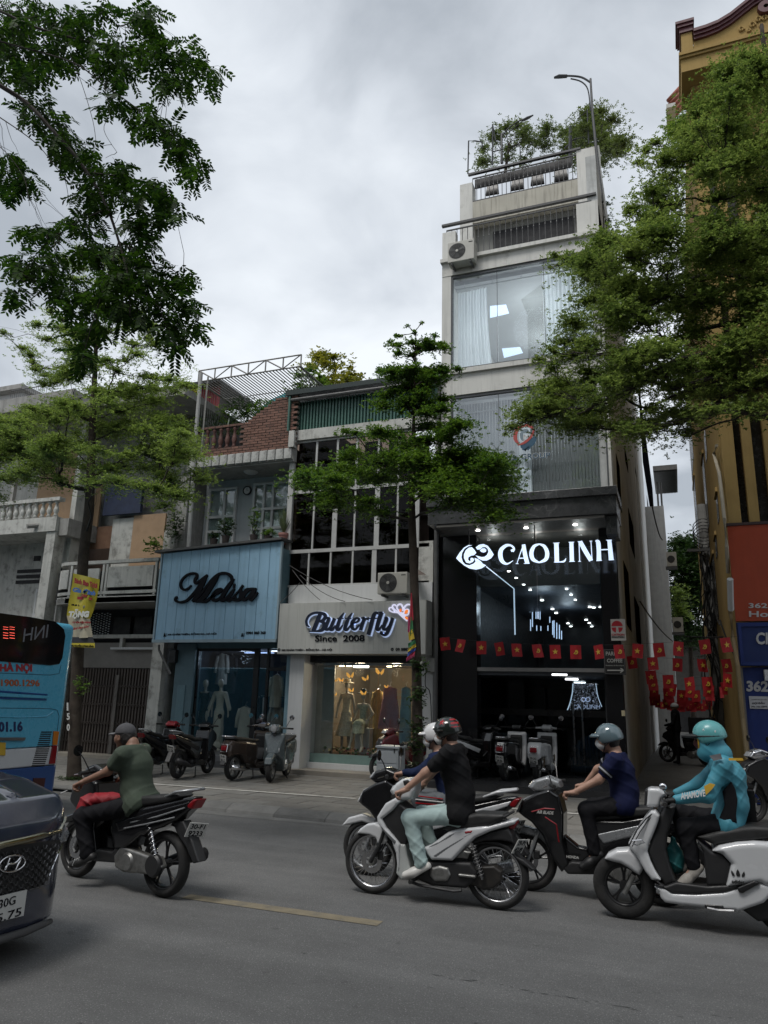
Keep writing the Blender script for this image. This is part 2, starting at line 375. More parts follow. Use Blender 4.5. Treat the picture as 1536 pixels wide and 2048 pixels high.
def slab(name,P,c,hw,m,parent,rnd=.02,vx=.008,wf=None,cut=None,**kw):
 P=np.asarray(P);hm=hw if wf is None else max(hw,float(np.max(wf(P[:,0],P[:,1]))))+.02
 s=SD((P[:,0].min(),c-hm,P[:,1].min()),(P[:,0].max(),c+hm,P[:,1].max()),vx);s.poly(P,c,hw,rnd,wf=wf)
 if cut:cut(s)
 return s.build(name,m,parent,**kw)
WHITEW=mat('aged_whitewash',(.47,.47,.44),.85,n=.12,ns=2.5,b=.25,bs=30,streak=.5,dirt=((.09,.085,.075),.75,3.2,.52))
WHITEC=mat('clean_white_wall',(.55,.56,.56),.7,n=.05,ns=2,streak=.18,b=.1)
CONC=mat('grey_concrete',(.30,.295,.28),.9,n=.16,ns=3,b=.3,bs=40,streak=.5,dirt=((.08,.08,.07),.5,2.2,.5))
TOWERW=mat('tower_render',(.60,.595,.56),.82,n=.07,ns=1.4,b=.2,bs=50,streak=.35,dirt=((.2,.19,.16),.5,1.8,.55))
DARK=mat('dark_interior',(.018,.018,.02),.8,n=.2)
BLACK=mat('black_metal',(.012,.012,.013),.35,n=.1)
IRON=mat('grey_iron',(.10,.10,.10),.55,n=.2,m=.3)
STEEL=mat('steel',(.45,.45,.46),.3,m=1,n=.1)
CHROME=mat('chrome',(.7,.7,.72),.1,m=1,n=0)
CABLE=mat('black_cable',(.012,.012,.012),.6,n=0)
GLASS=glassm('window_glass',(.93,.96,.95),1.5,0,1.5)
GLASSD=glassm('dark_glass',(.42,.36,.32),1.45,.01,.35)
asph=mat('asphalt',(.126,.126,.124),.88,n=.07,ns=1.1,b=1,bs=90,dirt=((.095,.095,.093),.5,.4,.48),speck=((.34,.34,.33),55,.3,.8))
_t=asph.node_tree;_p=_t.nodes['Principled BSDF'];_tc=_t.nodes.new('ShaderNodeTexCoord');_old=_p.inputs['Base Color'].links[0].from_socket
def _amul(vecscale,scale,detail,lo,hi,a,b,rough=.6):
 global _old
 mp=_t.nodes.new('ShaderNodeMapping');mp.inputs['Scale'].default_value=vecscale;_t.links.new(_tc.outputs['Object'],mp.inputs[0])
 nz=_t.nodes.new('ShaderNodeTexNoise');nz.inputs['Scale'].default_value=scale;nz.inputs['Detail'].default_value=detail;nz.inputs['Roughness'].default_value=rough;_t.links.new(mp.outputs[0],nz.inputs['Vector'])
 mr=_t.nodes.new('ShaderNodeMapRange');mr.inputs[1].default_value=lo;mr.inputs[2].default_value=hi;mr.inputs[3].default_value=a;mr.inputs[4].default_value=b;_t.links.new(nz.outputs['Fac'],mr.inputs[0])
 vm=_t.nodes.new('ShaderNodeVectorMath');vm.operation='SCALE';_t.links.new(_old,vm.inputs[0]);_t.links.new(mr.outputs[0],vm.inputs['Scale']);_old=vm.outputs[0]
_amul((1,1,1),95,3,.3,.7,.62,1.42,.8);_amul((.12,1.6,1),1.1,3,.35,.65,.84,1.08);_amul((.5,.8,1),.8,7,.45,.7,1.03,.82,.7);_amul((1,1,1),9,6,.62,.72,1,.72)
_t.links.new(_old,_p.inputs['Base Color'])
_r=MB().add([(-150,-40,0),(60,-40,0),(60,10.62,0),(-150,10.62,0)],[(0,1,2,3)]).build('road',asph,kind='structure')
GUT=mat('gutter_concrete',(.17,.168,.16),.9,n=.15,ns=3,b=.4,bs=60,dirt=((.08,.08,.075),.6,2,.5))
ground=MB().add([(-150,10.6,-.02),(60,10.6,-.02),(60,200,-.02),(-150,200,-.02)],[(0,1,2,3)]).build('ground',GUT,kind='structure')
KY=lambda x:10.84-.05*(x+6)
gut=MB()
for i in range(34):
 x0=-22+i;gut.add([(x0+.003,10.62,.004),(x0+.997,10.62,.004),(x0+.997,KY(x0+1),.006),(x0+.003,KY(x0),.006)],[(0,1,2,3)])
gut.add([(-150,10.62,.003),(-22,10.62,.003),(-22,11.5,.003),(-150,11.5,.003)],[(0,1,2,3)])
gut.build('gutter',GUT,kind='structure')
kerb=bpy.data.objects.new('kerb',None);COL.objects.link(kerb);kerb['kind']='structure';ORG[kerb]=np.zeros(3)
KST=[mat('kerb_stone_%s'%q,c,.9,n=.14,ns=5,b=.4,bs=50,dirt=((.06,.06,.055),.5,3,.52))for q,c in(('a',(.15,.148,.14)),('b',(.175,.172,.162)),('c',(.13,.128,.122)))]
for i in range(36):
 x0=-24+i*.9;x1=x0+.892;y0,y1=KY(x0),KY(x1)
 v=[(x0,y0,0),(x1,y1,0),(x1,y1+.03,.05),(x0,y0+.03,.05),(x0,y0+.2,.122),(x1,y1+.2,.122),(x1,y1+.32,.124),(x0,y0+.32,.124),(x0,y0+.32,-.02),(x1,y1+.32,-.02)]
 MB().add(v,[(0,1,2,3),(3,2,5,4),(4,5,6,7),(7,6,9,8),(0,3,4,7,8),(1,9,6,5,2)]).build('kerb_stone',KST[i*7%3],kerb)
pave=MB().add([(-150,11.1,.105),(40,11.1,.105),(40,17.2,.105),(-150,17.2,.105)],[(0,1,2,3)]).build('pavement',mat('joint_dirt',(.06,.058,.052),.95,n=.2),kind='structure')
ORG[pave]=np.zeros(3)
PV=[mat('paving_%s'%q,c,.85,n=.12,ns=6,b=.3,bs=70,dirt=((.075,.07,.062),.55,1.7,.5))for q,c in(('a',(.165,.158,.142)),('b',(.185,.176,.158)),('c',(.15,.143,.13)),('d',(.172,.168,.155)))]
TW,TD=.86,.44
tiles=[]
for k in range(4):
 h=.012;a,b=TW/2-.005,TD/2-.005
 tiles.append(MB().add([(-a,-b,0),(a,-b,0),(a,b,0),(-a,b,0),(-a+.004,-b+.004,h),(a-.004,-b+.004,h),(a-.004,b-.004,h),(-a+.004,b-.004,h)],[(4,5,6,7),(0,1,5,4),(1,2,6,5),(2,3,7,6),(3,0,4,7)]).build('paving_slab',PV[k],pave))
 tiles[-1].location=(-10.5+k*TW,KY(-10)+.32+TD/2,.108)
rest=MB();cnt=0
for j in range(14):
 for i in range(-22,26):
  x=-6+i*TW+(TW/2 if j%2 else 0);y=KY(x)+.33+TD/2+j*TD
  if y>17.4:continue
  near=-10.8<x<-.6 and y<16.4
  dz=random.uniform(-.0025,.0025);rz=random.uniform(-.004,.004)
  if near and cnt<285:
   o=tiles[random.randrange(4)];cnt+=1;c=instance(o,'paving_slab',pave,(x,y,.108+dz),rot=(random.uniform(-.004,.004),random.uniform(-.004,.004),rz-.05))
  elif x>-19:
   rest.box(x-TW/2+.005,x+TW/2-.005,y-TD/2+.005,y+TD/2-.005,.109,.12+dz)
for q in tiles:bpy.data.objects.remove(q)
rest.build('paving_slab',PV[0],pave,kind='stuff')
WL=mat('worn_white_paint',(.52,.51,.47),.8,n=.15,ns=7,dirt=((.2,.19,.17),.8,4,.5))
def strip(name,p0,p1,w,z,m,par=None,**k):
 p0,p1=np.array(p0[:2]),np.array(p1[:2]);d=(p1-p0)/np.linalg.norm(p1-p0);nn=np.array([-d[1],d[0]])*w/2
 n=12;V=[]
 for i in range(n+1):
  q=p0+(p1-p0)*i/n;V+=[(*(q+nn),z),(*(q-nn),z)]
 return MB().add(V,[(2*i,2*i+1,2*i+3,2*i+2)for i in range(n)]).build(name,m,par,**k)
strip('painted_line',G(200,1560,.13),G(712,1597,.13),.10,.130,WL,pave)
strip('painted_line',G(975,1613,.13),G(1560,1660,.13),.10,.130,WL,pave)
ORG[_r]=np.zeros(3)
YL=mat('worn_yellow_paint',(.20,.17,.115),.85,n=.14,ns=9,b=.6,bs=110,dirt=((.13,.12,.1),.8,7,.5))
strip('painted_dash',G(372,1793),G(760,1848),.15,.004,YL,_r)
strip('painted_dash',G(372,1793)+np.array([-6.2,0,0]),G(760,1848)+np.array([-6.2,0,0]),.15,.004,YL,_r)
crk=MB();CK=mat('crack_tar',(.035,.035,.035),.9,n=.2)
p0,p1=G(840,1945),G(1400,2040)
for i in range(26):
 a=p0+(p1-p0)*(i/26.0);L_=random.uniform(.03,.13)
 if random.random()<.35:continue
 d=(p1-p0)/np.linalg.norm(p1-p0);b=a+d*L_+np.array([0,random.uniform(-.01,.01),0]);w=random.uniform(.002,.006);o=np.array([0,random.uniform(-.02,.02),0])
 m_=(a+b)/2+np.array([0,random.uniform(-.008,.008),0])
 crk.add([a+o+(0,-w*.2,.003),m_+o+(0,-w,.003),b+o+(0,0,.003),m_+o+(0,w,.003)],[(0,1,2,3)])
for i in range(26):
 a=np.array([random.uniform(-3.4,.8),random.uniform(3.6,5.8),.003]);w=random.uniform(.002,.005);L_=random.uniform(.03,.1)
 crk.add([a,a+(L_/2,-w,0),a+(L_,random.uniform(-.02,.02),0),a+(L_/2,w,0)],[(0,1,2,3)])
crk.build('crack',CK,_r,kind='stuff')
PLY=mat('plywood',(.36,.24,.145),.75,n=.12,ns=3,dirt=((.16,.11,.07),.5,3,.55))
RUST=mat('rusty_sheet',(.17,.115,.09),.7,n=.3,ns=5,dirt=((.05,.04,.035),.6,5,.5),streak=.4)
h1=thing('balustrade_house','grime-streaked white house with balustraded upper balcony behind the blue bus','building',(-20.5,16,0))
box('wall',-26,-16.62,17.3,24,0,10.1,WHITEW,h1)
box('roof',-26,-16.2,15.6,24.3,10.1,10.55,CONC,h1)
box('balcony_slab',-26,-16.55,15.98,17.3,6.32,6.75,WHITEW,h1)
box('side_beam',-16.54,-16.2,16.1,17.3,6.2,6.7,CONC,h1)
for x in(-16.9,-21.5):box('column',x,x+.34,16.02,16.4,0.1,6.31,WHITEW,h1)
for x in(-18.9,):box('column',x,x+.12,16.3,16.42,6.76,10.08,CONC,h1)
def baluster(mb,x,y,z,h,r):
 mb.lathe([(r*.55,z),(r,z+h*.06),(r*.5,z+h*.16),(r*.62,z+h*.22),(r,z+h*.42),(r*.75,z+h*.55),(r*.42,z+h*.85),(r*.8,z+h*.93),(r*.7,z+h)],(x,y,0),10)
bal0=None
for i in range(20):
 x=-16.75-i*.26
 if bal0 is None:
  b=MB();baluster(b,x,16.12,6.78,.47,.085);bal0=b.build('baluster',WHITEW,h1,smooth=True)
 else:instance(bal0,'baluster',h1,(-.26*i,0,0))
box('balcony_rail',-26,-16.58,16.02,16.24,7.255,7.36,WHITEW,h1)
for x,z,w,h in[(-18.6,5.75,.26,.16),(-18.0,5.78,.26,.16),(-17.3,5.8,.26,.16)]:box('vent_hole',x,x+w,17.27,17.32,z,z+h,DARK,h1)
for z in(5.05,5.22,5.39):box('vent_slot',-19.2,-16.95,17.26,17.32,z,z+.1,DARK,h1)
dr=box('door',-18.25,-17.35,17.2,17.29,2.3,4.85,WHITEC,h1);ORG[dr]=np.zeros(3)
for xx in(-18.17,-17.78):
 for zz,hh in((2.45,.75),(3.35,.65),(4.1,.65)):box('door_panel',xx,xx+.33,17.17,17.2,zz,zz+hh,mat('door_paint',(.42,.42,.40),.7,n=.1),h1,bevel=.01)
box('boarding',-18.8,-16.7,17.22,17.28,7.0,9.4,PLY,h1)
MB().cyl((-17.4,15.75,6.45),(-17.2,16.1,6.55),.07,n=8).build('drain_pipe',CONC,h1)
bk=thing('yellow_house','far cream house with a terrace railing under the sky, at the left edge','building',(-30,26,0))
_p=F(0,790,26.0);_q=F(85,822,26.0)
box('wall',-42,_q[0],26,34,0,_q[2]-.1,mat('cream_wall',(.62,.52,.38),.8,n=.05),bk)
box('terrace_slab',-42,_q[0]+.6,25.6,34,_q[2]-.1,_q[2]+.12,CONC,bk)
_rt=F(35,770,26.0);box('stair_room',-42,_rt[0],26.4,30,_q[2]+.12,_rt[2]-.25,WHITEC,bk);box('roof',-42,_rt[0]+.4,25.9,30.5,_rt[2]-.25,_rt[2],CONC,bk)
for z in(.55,1.1):MB().cyl((_rt[0],25.7,_q[2]+.12+z),(_q[0]+.5,25.7,_q[2]+.12+z),.025,n=6).build('rail',IRON,bk)
_n=int((_q[0]+.5-_rt[0])/.14);p0=None
for i in range(_n+1):
 if p0 is None:p0=MB().cyl((_rt[0],25.7,_q[2]+.12),(_rt[0],25.7,_q[2]+1.22),.014,n=4).build('railing_bar',IRON,bk)
 else:instance(p0,'railing_bar',bk,(i*.14,0,0))
h2=thing('curved_balcony_house','shabby house with curved white balcony and closed folding gate','building',(-14.7,16.5,0))
box('upper_wall',-16.5,-12.7,17.6,24,2.9,10.0,CONC,h2)
box('side_wall',-16.6,-16.42,16.5,17.6,0.1,10.0,WHITEW,h2)
box('side_wall',-12.98,-12.62,16.35,17.6,0.12,6.2,WHITEW,h2)
box('roof',-16.7,-12.4,15.9,24,10.0,10.22,CONC,h2)
def curve_path(x0,x1,y,r,k=6,left=True,right=False):
 P=[]
 if left:P+=[(x0+r-r*cos(a),y+r-r*sin(a))for a in np.linspace(0,pi/2,k)]
 else:P+=[(x0,y)]
 P+=[(x0+r+(x1-x0-r)*t,y)for t in np.linspace(.1,1,8)]
 return P
CP=curve_path(-16.55,-12.75,15.95,.75)
CP=[(-16.55,17.5)]+CP
def ribbon(name,path,z0,z1,th,m,par):
 P=np.array(path);T=np.gradient(P,axis=0);T/=np.linalg.norm(T,axis=1)[:,None];Nn=np.stack([-T[:,1],T[:,0]],1)
 Q=P+Nn*th;V=[];n=len(P)
 for a,b in zip(P,Q):V+=[(*a,z0),(*a,z1),(*b,z1),(*b,z0)]
 f=[(4*i+j,4*i+(j+1)%4,4*i+4+(j+1)%4,4*i+4+j)for i in range(n-1)for j in range(4)]+[(0,1,2,3),(4*n-4,4*n-3,4*n-2,4*n-1)]
 return MB().add(V,f).build(name,m,par)
ribbon('balcony_slab',CP,4.18,4.36,-.02+.14,WHITEW,h2)
MB().prism([(a,b)for a,b in CP]+[(-12.75,17.5)],4.19,4.33,'z').build('balcony_floor',CONC,h2)
ribbon('lower_rail',[(a,b)for a,b in CP],4.42,4.5,.1,WHITEW,h2)
ribbon('top_rail',CP,5.27,5.36,.14,WHITEW,h2)
ribbon('parapet_panel',CP[2:7],4.6,5.14,.06,WHITEW,h2)
ribbon('parapet_panel',[(-15.62,15.95),(-15.2,15.95),(-14.72,15.95)],4.6,5.14,.06,WHITEW,h2)
ribbon('parapet_panel',[(-14.4,15.95),(-13.6,15.95),(-12.9,15.95)],4.6,5.16,.06,WHITEW,h2)
for x in(-15.75,-14.62,-14.5,-12.86):box('parapet_post',x,x+.07,15.96,16.04,4.37,5.26,WHITEW,h2)
box('parapet_back',-16.4,-12.76,16.2,16.24,4.34,5.1,DARK,h2)
x0=F(184,1030,17.3)[0];x1=F(230,1030,17.3)[0];x2=F(272,1030,17.3)[0];x3=F(336,1030,17.3)[0]
cs=MB();n=16
for i in range(n):
 a=x0+(x1-x0)*i/n;w=(x1-x0)/n;cs.add([(a,17.3,4.4),(a+w*.5,17.22,4.4),(a+w,17.3,4.4),(a,17.3,6.0),(a+w*.5,17.22,6.0),(a+w,17.3,6.0)],[(0,1,4,3),(1,2,5,4)])
cs.build('corrugated_sheet',RUST,h2)
box('board',x0,x1,17.26,17.31,6.01,6.7,mat('brown_board',(.16,.085,.05),.8,n=.2),h2)
box('board',x1+.01,x2,17.24,17.3,4.4,6.9,WHITEW,h2)
box('board',x2+.02,x3,17.2,17.27,4.4,6.95,PLY,h2)
box('blue_tarpaulin',x1-.3,x2+.3,17.1,17.2,7.0,7.9,mat('dark_blue_tarp',(.015,.025,.06),.6,n=.3),h2)
box('beige_panel',-16.2,x0-.1,17.22,17.28,6.6,8.2,PLY,h2)
box('dark_recess',-16.4,-13.0,17.45,17.58,2.5,4.18,DARK,h2)
gr=MB()
for i in range(9):
 for j in range(9):gr.box(-16.1+i*.1,-16.1+i*.1+.045,17.2,17.22,3.45+j*.07+(i%2)*.03,3.45+j*.07+.03+(i%2)*.03)
gr.build('grille_hole',mat('pale_hole',(.5,.52,.52),.8,n=0),h2,kind='stuff')
box('beam',-16.4,-12.98,17.0,17.14,3.32,3.42,WHITEW,h2)
box('beam',-14.9,-13.0,16.94,17.0,3.0,3.06,WHITEC,h2)
box('beam_post',-14.65,-14.55,17.0,17.12,3.06,3.32,WHITEW,h2)
box('fascia',-16.4,-12.98,17.1,17.3,2.5,3.2,mat('grey_fascia',(.20,.19,.175),.7,n=.08),h2)
for i in range(3):
 box('vent_panel',-15.2+i*.75,-14.6+i*.75,17.3,17.44,3.45,3.95,mat('dark_vent',(.03,.03,.03),.7,n=.3,b=.8,bs=20),h2)
GATE=mat('folding_gate_steel',(.062,.05,.043),.6,n=.25,ns=6,dirt=((.02,.018,.016),.6,3,.5))
gt=thing('folding_gate','closed dark brown folding steel gate of the shabby house','gate',(-14.6,17.0,.12))
g0=None
for i in range(34):
 x=-16.35+i*.101
 if g0 is None:
  b=MB();b.add([(x,17.1,.16),(x+.02,17.04,.16),(x+.07,17.04,.16),(x+.085,17.1,.16),(x,17.1,2.48),(x+.02,17.04,2.48),(x+.07,17.04,2.48),(x+.085,17.1,2.48)],[(0,1,5,4),(1,2,6,5),(2,3,7,6)]);g0=b.build('gate_slat',GATE,gt)
 else:instance(g0,'gate_slat',gt,(i*.101,0,0))
lat=MB()
for z in(.5,1.0,1.5,2.0):
 for i in range(33):
  x=-16.3+i*.101;lat.obox((x+.05,17.02,z),(.062,.004,.008),[[.8,0,-.6],[0,1,0],[.6,0,.8]]);lat.obox((x+.05,17.02,z),(.062,.004,.008),[[.8,0,.6],[0,1,0],[-.6,0,.8]])
lat.build('lattice_bars',GATE,gt,kind='stuff')
box('door_back',-16.4,-12.98,17.14,17.2,.12,2.5,DARK,gt)
box('lock_post',-14.62,-14.52,16.98,17.04,.16,2.3,mat('worn_steel',(.13,.12,.11),.5,n=.3,m=.3),gt)
box('step',-16.5,-12.7,16.5,17.3,.1,.2,mat('step_stone',(.26,.24,.2),.85,n=.1),gt)
rs=thing('rooftop_shed','red corrugated metal shed on the roof behind the left tree','shed',(-14.6,20,10.2))
a,b=F(228,830,20),F(440,790,20);b2=MB();n=34
for i in range(n):
 x=a[0]+(b[0]-a[0])*i/n;w=(b[0]-a[0])/n;b2.add([(x,20,9.5),(x+w/2,19.93,9.5),(x+w,20,9.5),(x,20,12.2),(x+w/2,19.93,12.2),(x+w,20,12.2)],[(0,1,4,3),(1,2,5,4)])
b2.build('corrugated_wall',mat('red_sheet',(.25,.03,.035),.5,n=.2,streak=.3),rs);box('roof',a[0]-.3,b[0]+.2,19.6,22,12.2,12.3,BLACK,rs)
ZO.update({'M':(340,1135,8.084),'B':(600,1200,6.4),'C':(905,1065,4.6545),'T':(0,1640,7.877),'R':(990,840,11.8),'Q':(1200,1220,14.63)})
def trace(mb,zk,D,strokes,th=.03,wmul=1.0,k=6,off=(0,0,0)):
 """strokes traced on a photo crop; each point (x, y, width) in crop pixels"""
 s=ZO[zk][2];u=np.linalg.norm(F(*Z(zk,1,0),D)-F(*Z(zk,0,0),D))
 for i,st in enumerate(strokes):
  P=[]
  for x,y,w in st:
   q=F(*Z(zk,x,y),D);P.append((q[0]+off[0],q[2]+off[2],w*u*wmul))
  stroke(mb,P,1.0,D+off[1],th+.0012*(i%7),k)
BLUE=mat('sign_blue',(.27,.45,.60),.55,n=.07,ns=1.5,streak=.28,dirt=((.09,.15,.19),.5,2.5,.55))
BLUEF=mat('frame_blue',(.085,.15,.18),.5,n=.1,streak=.25)
hm=thing('blue_shop_house','narrow house with light blue dress shop front and brick roof parapet','building',(-10.8,16.5,0))
WALLB=mat('bluish_wall',(.40,.43,.45),.8,n=.08,ns=2,b=.15,streak=.2)
box('upper_wall',-12.4,-9.02,17.3,24,5.0,7.8,WALLB,hm)
box('side_wall',-12.75,-12.42,16.5,17.6,3.0,7.78,CONC,hm)
box('side_wall',-9.1,-8.98,16.5,24,3.0,8.15,CONC,hm)
box('roof_slab',-12.35,-9.0,16.24,20,7.8,8.16,CONC,hm)
box('slab_edge',-12.3,-9.02,16.2,16.24,7.84,8.14,CONC,hm)
TILE=mat('edge_tile',(.43,.43,.41),.6,n=.1,dirt=((.1,.1,.09),.7,5,.5),streak=.4)
t0=None
for i in range(13):
 x=-12.22+i*.246
 if t0 is None:t0=MB().box(x,x+.225,16.15,16.2,7.86,8.15).build('edge_tile',TILE,hm,bevel=.012)
 else:instance(t0,'edge_tile',hm,(i*.246,0,0),rot=None).modifiers.new('bevel','BEVEL').width=.012
MB().lathe([(.001,7.74),(.16,7.76),(.2,7.8)],(-10.6,16.75,0),16).build('ceiling_lamp',WHITEC,hm,smooth=True)
br_m=[mat('brick_%s'%a,c,.85,n=.2,ns=9,b=.4,bs=60,dirt=((.07,.05,.045),.6,4,.5))for a,c in(('a',(.17,.088,.064)),('b',(.205,.108,.08)),('c',(.135,.07,.053)))]
par=thing('brick_parapet','red brick roof parapet with five terracotta balusters rising in a curve','parapet',(-10.6,16.3,8.16))
def btop(x):return 9.07 if x<-10.62 else(9.07+(x+10.62)*.42 if x<-9.95 else(9.36+(x+9.95)*1.2 if x<-9.72 else 9.63))
bw,bh=.232,.0735;br0=[]
for c in range(3):br0.append(MB().box(-.108,.108,0,.1,0,.058).build('brick',br_m[c],par))
ox0,ox1,oz0,oz1=F(404,890,16.2)[0],F(478,890,16.2)[0],8.36,8.93
mort=MB();MOR=mat('mortar',(.13,.12,.105),.95,n=.2,b=.3)
for r in range(20):
 z=8.17+r*bh;x=-12.2+(bw/2 if r%2 else 0)
 while x<-9.05:
  if z+bh*.6<btop(x)and not(ox0-.1<x<ox1+.1 and oz0-.03<z<oz1-.02):
   o=instance(br0[random.randrange(3)],'brick',par,(x+random.uniform(-.004,.004),16.2+random.uniform(-.006,.006),z+random.uniform(-.002,.002)))
   mort.box(x-.117,x+.117,16.215,16.32,z-.008,z+bh-.008)
  x+=bw
for q in br0:bpy.data.objects.remove(q)
mort.build('mortar_bed',MOR,par,kind='stuff')
TERR=mat('terracotta_paint',(.115,.05,.04),.7,n=.2,ns=6,dirt=((.06,.04,.035),.5,5,.5))
for i in range(5):
 x=ox0+.12+i*(ox1-ox0-.1)/5;b=MB();baluster(b,x,16.26,oz0,oz1-oz0+.02,.075);b.build('baluster',TERR,par,smooth=True)
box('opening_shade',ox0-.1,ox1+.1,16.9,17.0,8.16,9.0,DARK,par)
def window(par,x0,x1,z0,z1,y,fr,gl,cols,rows,fw=.05,dep=.06,back=None,name='window'):
 """cols/rows: inner mullion positions in metres"""
 w=MB();w.box(x0,x0+fw,y-dep,y,z0,z1);w.box(x1-fw,x1,y-dep,y,z0,z1);w.box(x0+fw,x1-fw,y-dep,y,z0,z0+fw);w.box(x0+fw,x1-fw,y-dep,y,z1-fw,z1)
 f=w.build(name,fr,par);ORG[f]=np.zeros(3)
 xs=[x0+fw]+[c for c in cols]+[x1-fw];zs=[z0+fw]+list(rows)+[z1-fw]
 for c in cols:box('mullion',c-fw/2,c+fw/2,y-dep+.005,y,z0+fw+.001,z1-fw-.001,fr,f)
 for r_ in rows:box('transom',x0+fw+.001,x1-fw-.001,y-dep+.002,y-.002,r_-fw/2,r_+fw/2,fr,f)
 for i in range(len(xs)-1):
  for j in range(len(zs)-1):box('pane',xs[i]+(0 if i==0 else fw/2),xs[i+1]-(0 if i==len(xs)-2 else fw/2),y-.03,y-.024,zs[j]+(0 if j==0 else fw/2),zs[j+1]-(0 if j==len(zs)-2 else fw/2),gl,f)
 if back:box('room_back',x0,x1,y+.02,y+.03,z0,z1,back,f)
 return f
CURT=mat('dim_curtain',(.10,.105,.11),.8,n=.3,ns=6,streak=.5)
window(hm,F(420,1000,17.3)[0],F(476,1000,17.3)[0],5.4,7.57,17.29,WHITEC,GLASS,[F(452,1000,17.3)[0]],[6.3,6.72,5.9],.07,.08,CURT)
window(hm,F(508,1000,17.3)[0],-9.06,5.4,7.62,17.29,WHITEC,GLASS,[F(530,1000,17.3)[0],F(548,1000,17.3)[0]],[6.85,6.3,5.9],.07,.08,CURT)
ck=F(494,981,17.25);cl=thing('wall_clock','small round wall clock between the two white windows','clock',tuple(ck))
MB().lathe([(0,.0),(.11,.0),(.13,-.02),(.13,.04),(0,.04)],ck,20,'y').build('clock_case',BLACK,cl,smooth=30);MB().lathe([(0,-.006),(.1,-.006)],ck,20,'y').build('clock_face',WHITEC,cl)
hd=MB().box(ck[0]-.004,ck[0]+.004,ck[1]-.012,ck[1]-.008,ck[2],ck[2]+.075).box(ck[0],ck[0]+.05,ck[1]-.013,ck[1]-.009,ck[2]-.004,ck[2]+.004).build('clock_hand',BLACK,cl)
sg=thing('blue_shop_sign','large light blue plank sign with black script lettering','sign',(-10.8,15.9,3.1))
for i in range(12):
 x0=-12.58+i*.2955;zt=lambda x:5.44+(x+12.6)*.042
 p=MB().add([(x0+.006,15.9,3.18),(x0+.29,15.9,3.18),(x0+.29,15.9,zt(x0+.29)),(x0+.006,15.9,zt(x0)),(x0,15.925,3.18),(x0+.2955,15.925,3.18),(x0+.2955,15.925,zt(x0)),(x0,15.925,zt(x0))],[(0,1,2,3),(4,0,3,7),(1,5,6,2),(3,2,6,7),(4,5,1,0)]).build('plank',BLUE,sg)
box('sign_box',-12.6,-9.03,15.93,16.45,3.16,5.44,BLUEF,sg)
box('bottom_trim',-12.64,-9.0,15.86,15.93,3.1,3.175,mat('pale_trim',(.27,.36,.41),.5,n=.1),sg)
for x in(-12.64,-9.032):box('edge_trim',x,x+.045,15.875,15.95,3.176,5.45 if x<-12 else 5.58,mat('pale_trim',(.27,.36,.41),.5),sg)
MB().add([(-12.8,15.8,5.46),(-8.98,15.8,5.62),(-8.98,17.2,5.66),(-12.8,17.2,5.5),(-12.8,15.8,5.52),(-8.98,15.8,5.68),(-8.98,17.2,5.72),(-12.8,17.2,5.56)],[(0,3,2,1),(4,5,6,7),(0,1,5,4),(1,2,6,5),(3,0,4,7),(2,3,7,6)]).build('top_cap',IRON,sg)
INK=mat('black_letter',(.006,.007,.010),.85,n=0,spec=.15)
mel=MB()
trace(mel,'M',15.895,[[(355,290,22),(300,345,30),(235,360,34),(185,310,36),(195,220,34),(270,135,34),(360,100,34),(430,105,36),(445,150,44),(415,200,46),(415,245,40),(440,260,30),(480,225,30),(560,165,34),(615,125,30)],[(130,480,36),(105,500,46),(100,535,34),(150,560,32),(210,562,36),(290,530,40),(370,450,44),(450,350,42),(520,250,50),(570,180,50),(612,130,26)],[(612,130,22),(560,220,62),(500,340,74),(440,460,70),(375,555,34)],[(375,555,20),(470,480,34),(560,370,34),(640,260,40),(720,170,40),(800,110,36),(880,95,38),(950,110,44),(1000,155,46),(1010,200,40)],[(800,120,20),(740,210,64),(650,350,76),(560,480,70),(440,555,34)],[(420,550,30),(500,552,36),(590,550,40),(660,500,44),(740,440,34),(810,400,34),(850,370,36),(830,350,34),(770,375,48),(710,440,54),(700,500,54),(735,535,46),(800,510,36),(860,450,30)],[(1045,185,24),(990,260,54),(920,360,64),(860,470,64),(850,530,54),(910,510,40),(960,450,26)],[(1050,345,26),(1000,420,56),(955,490,60),(955,535,50),(1010,510,36),(1070,440,26),(1130,370,26),(1190,290,34)],[(1030,300,62),(1062,300,62)],[(1190,290,26),(1150,360,40),(1160,430,54),(1140,510,54),(1080,530,44),(1030,510,40),(1080,480,26)],[(1140,520,30),(1200,460,30),(1290,360,40),(1400,345,24)],[(1330,355,30),(1250,370,56),(1200,450,60),(1190,510,54),(1230,520,40),(1300,450,34),(1370,360,34)],[(1400,345,24),(1350,430,56),(1310,500,56),(1330,520,46),(1380,470,36),(1430,405,22)]],.045,.92)
mel.build('script_lettering',INK,sg)
textF('address_line','368 KHÂM THIÊN, ĐỐNG ĐA, HÀ NỘI',[Z('Y3',222,1100),Z('Y3',708,1092),Z('Y3',222,1068)],15.898,INK,sg,.012,bold=.03)
textF('phone_line','0984 860 368',[Z('Y3',1000,1085),Z('Y3',1198,1082),Z('Y3',1000,1056)],15.898,INK,sg,.012,bold=.03)
for a,b in((182,212),(950,985)):textF('sign_symbol','ΔI',[Z('Y3',a,1108),Z('Y3',b,1106),Z('Y3',a,1072)],15.898,INK,sg,.012,bold=.02)
MB().tube([F(318,1290,15.9),F(318,1300,15.95),F(341,1348,15.95),F(333,1340,15.95)],.03,5).build('sign_bracket',IRON,sg)
D0=16.5
def X_(px,py=1420,D=D0):return F(px,py,D)[0]
box('door_post',X_(345),X_(383),16.45,16.75,.22,3.1,BLUEF,hm)
box('door_post',X_(570),X_(583),16.45,16.75,.22,3.1,mat('frame_light_blue',(.2,.32,.38),.5,n=.1),hm)
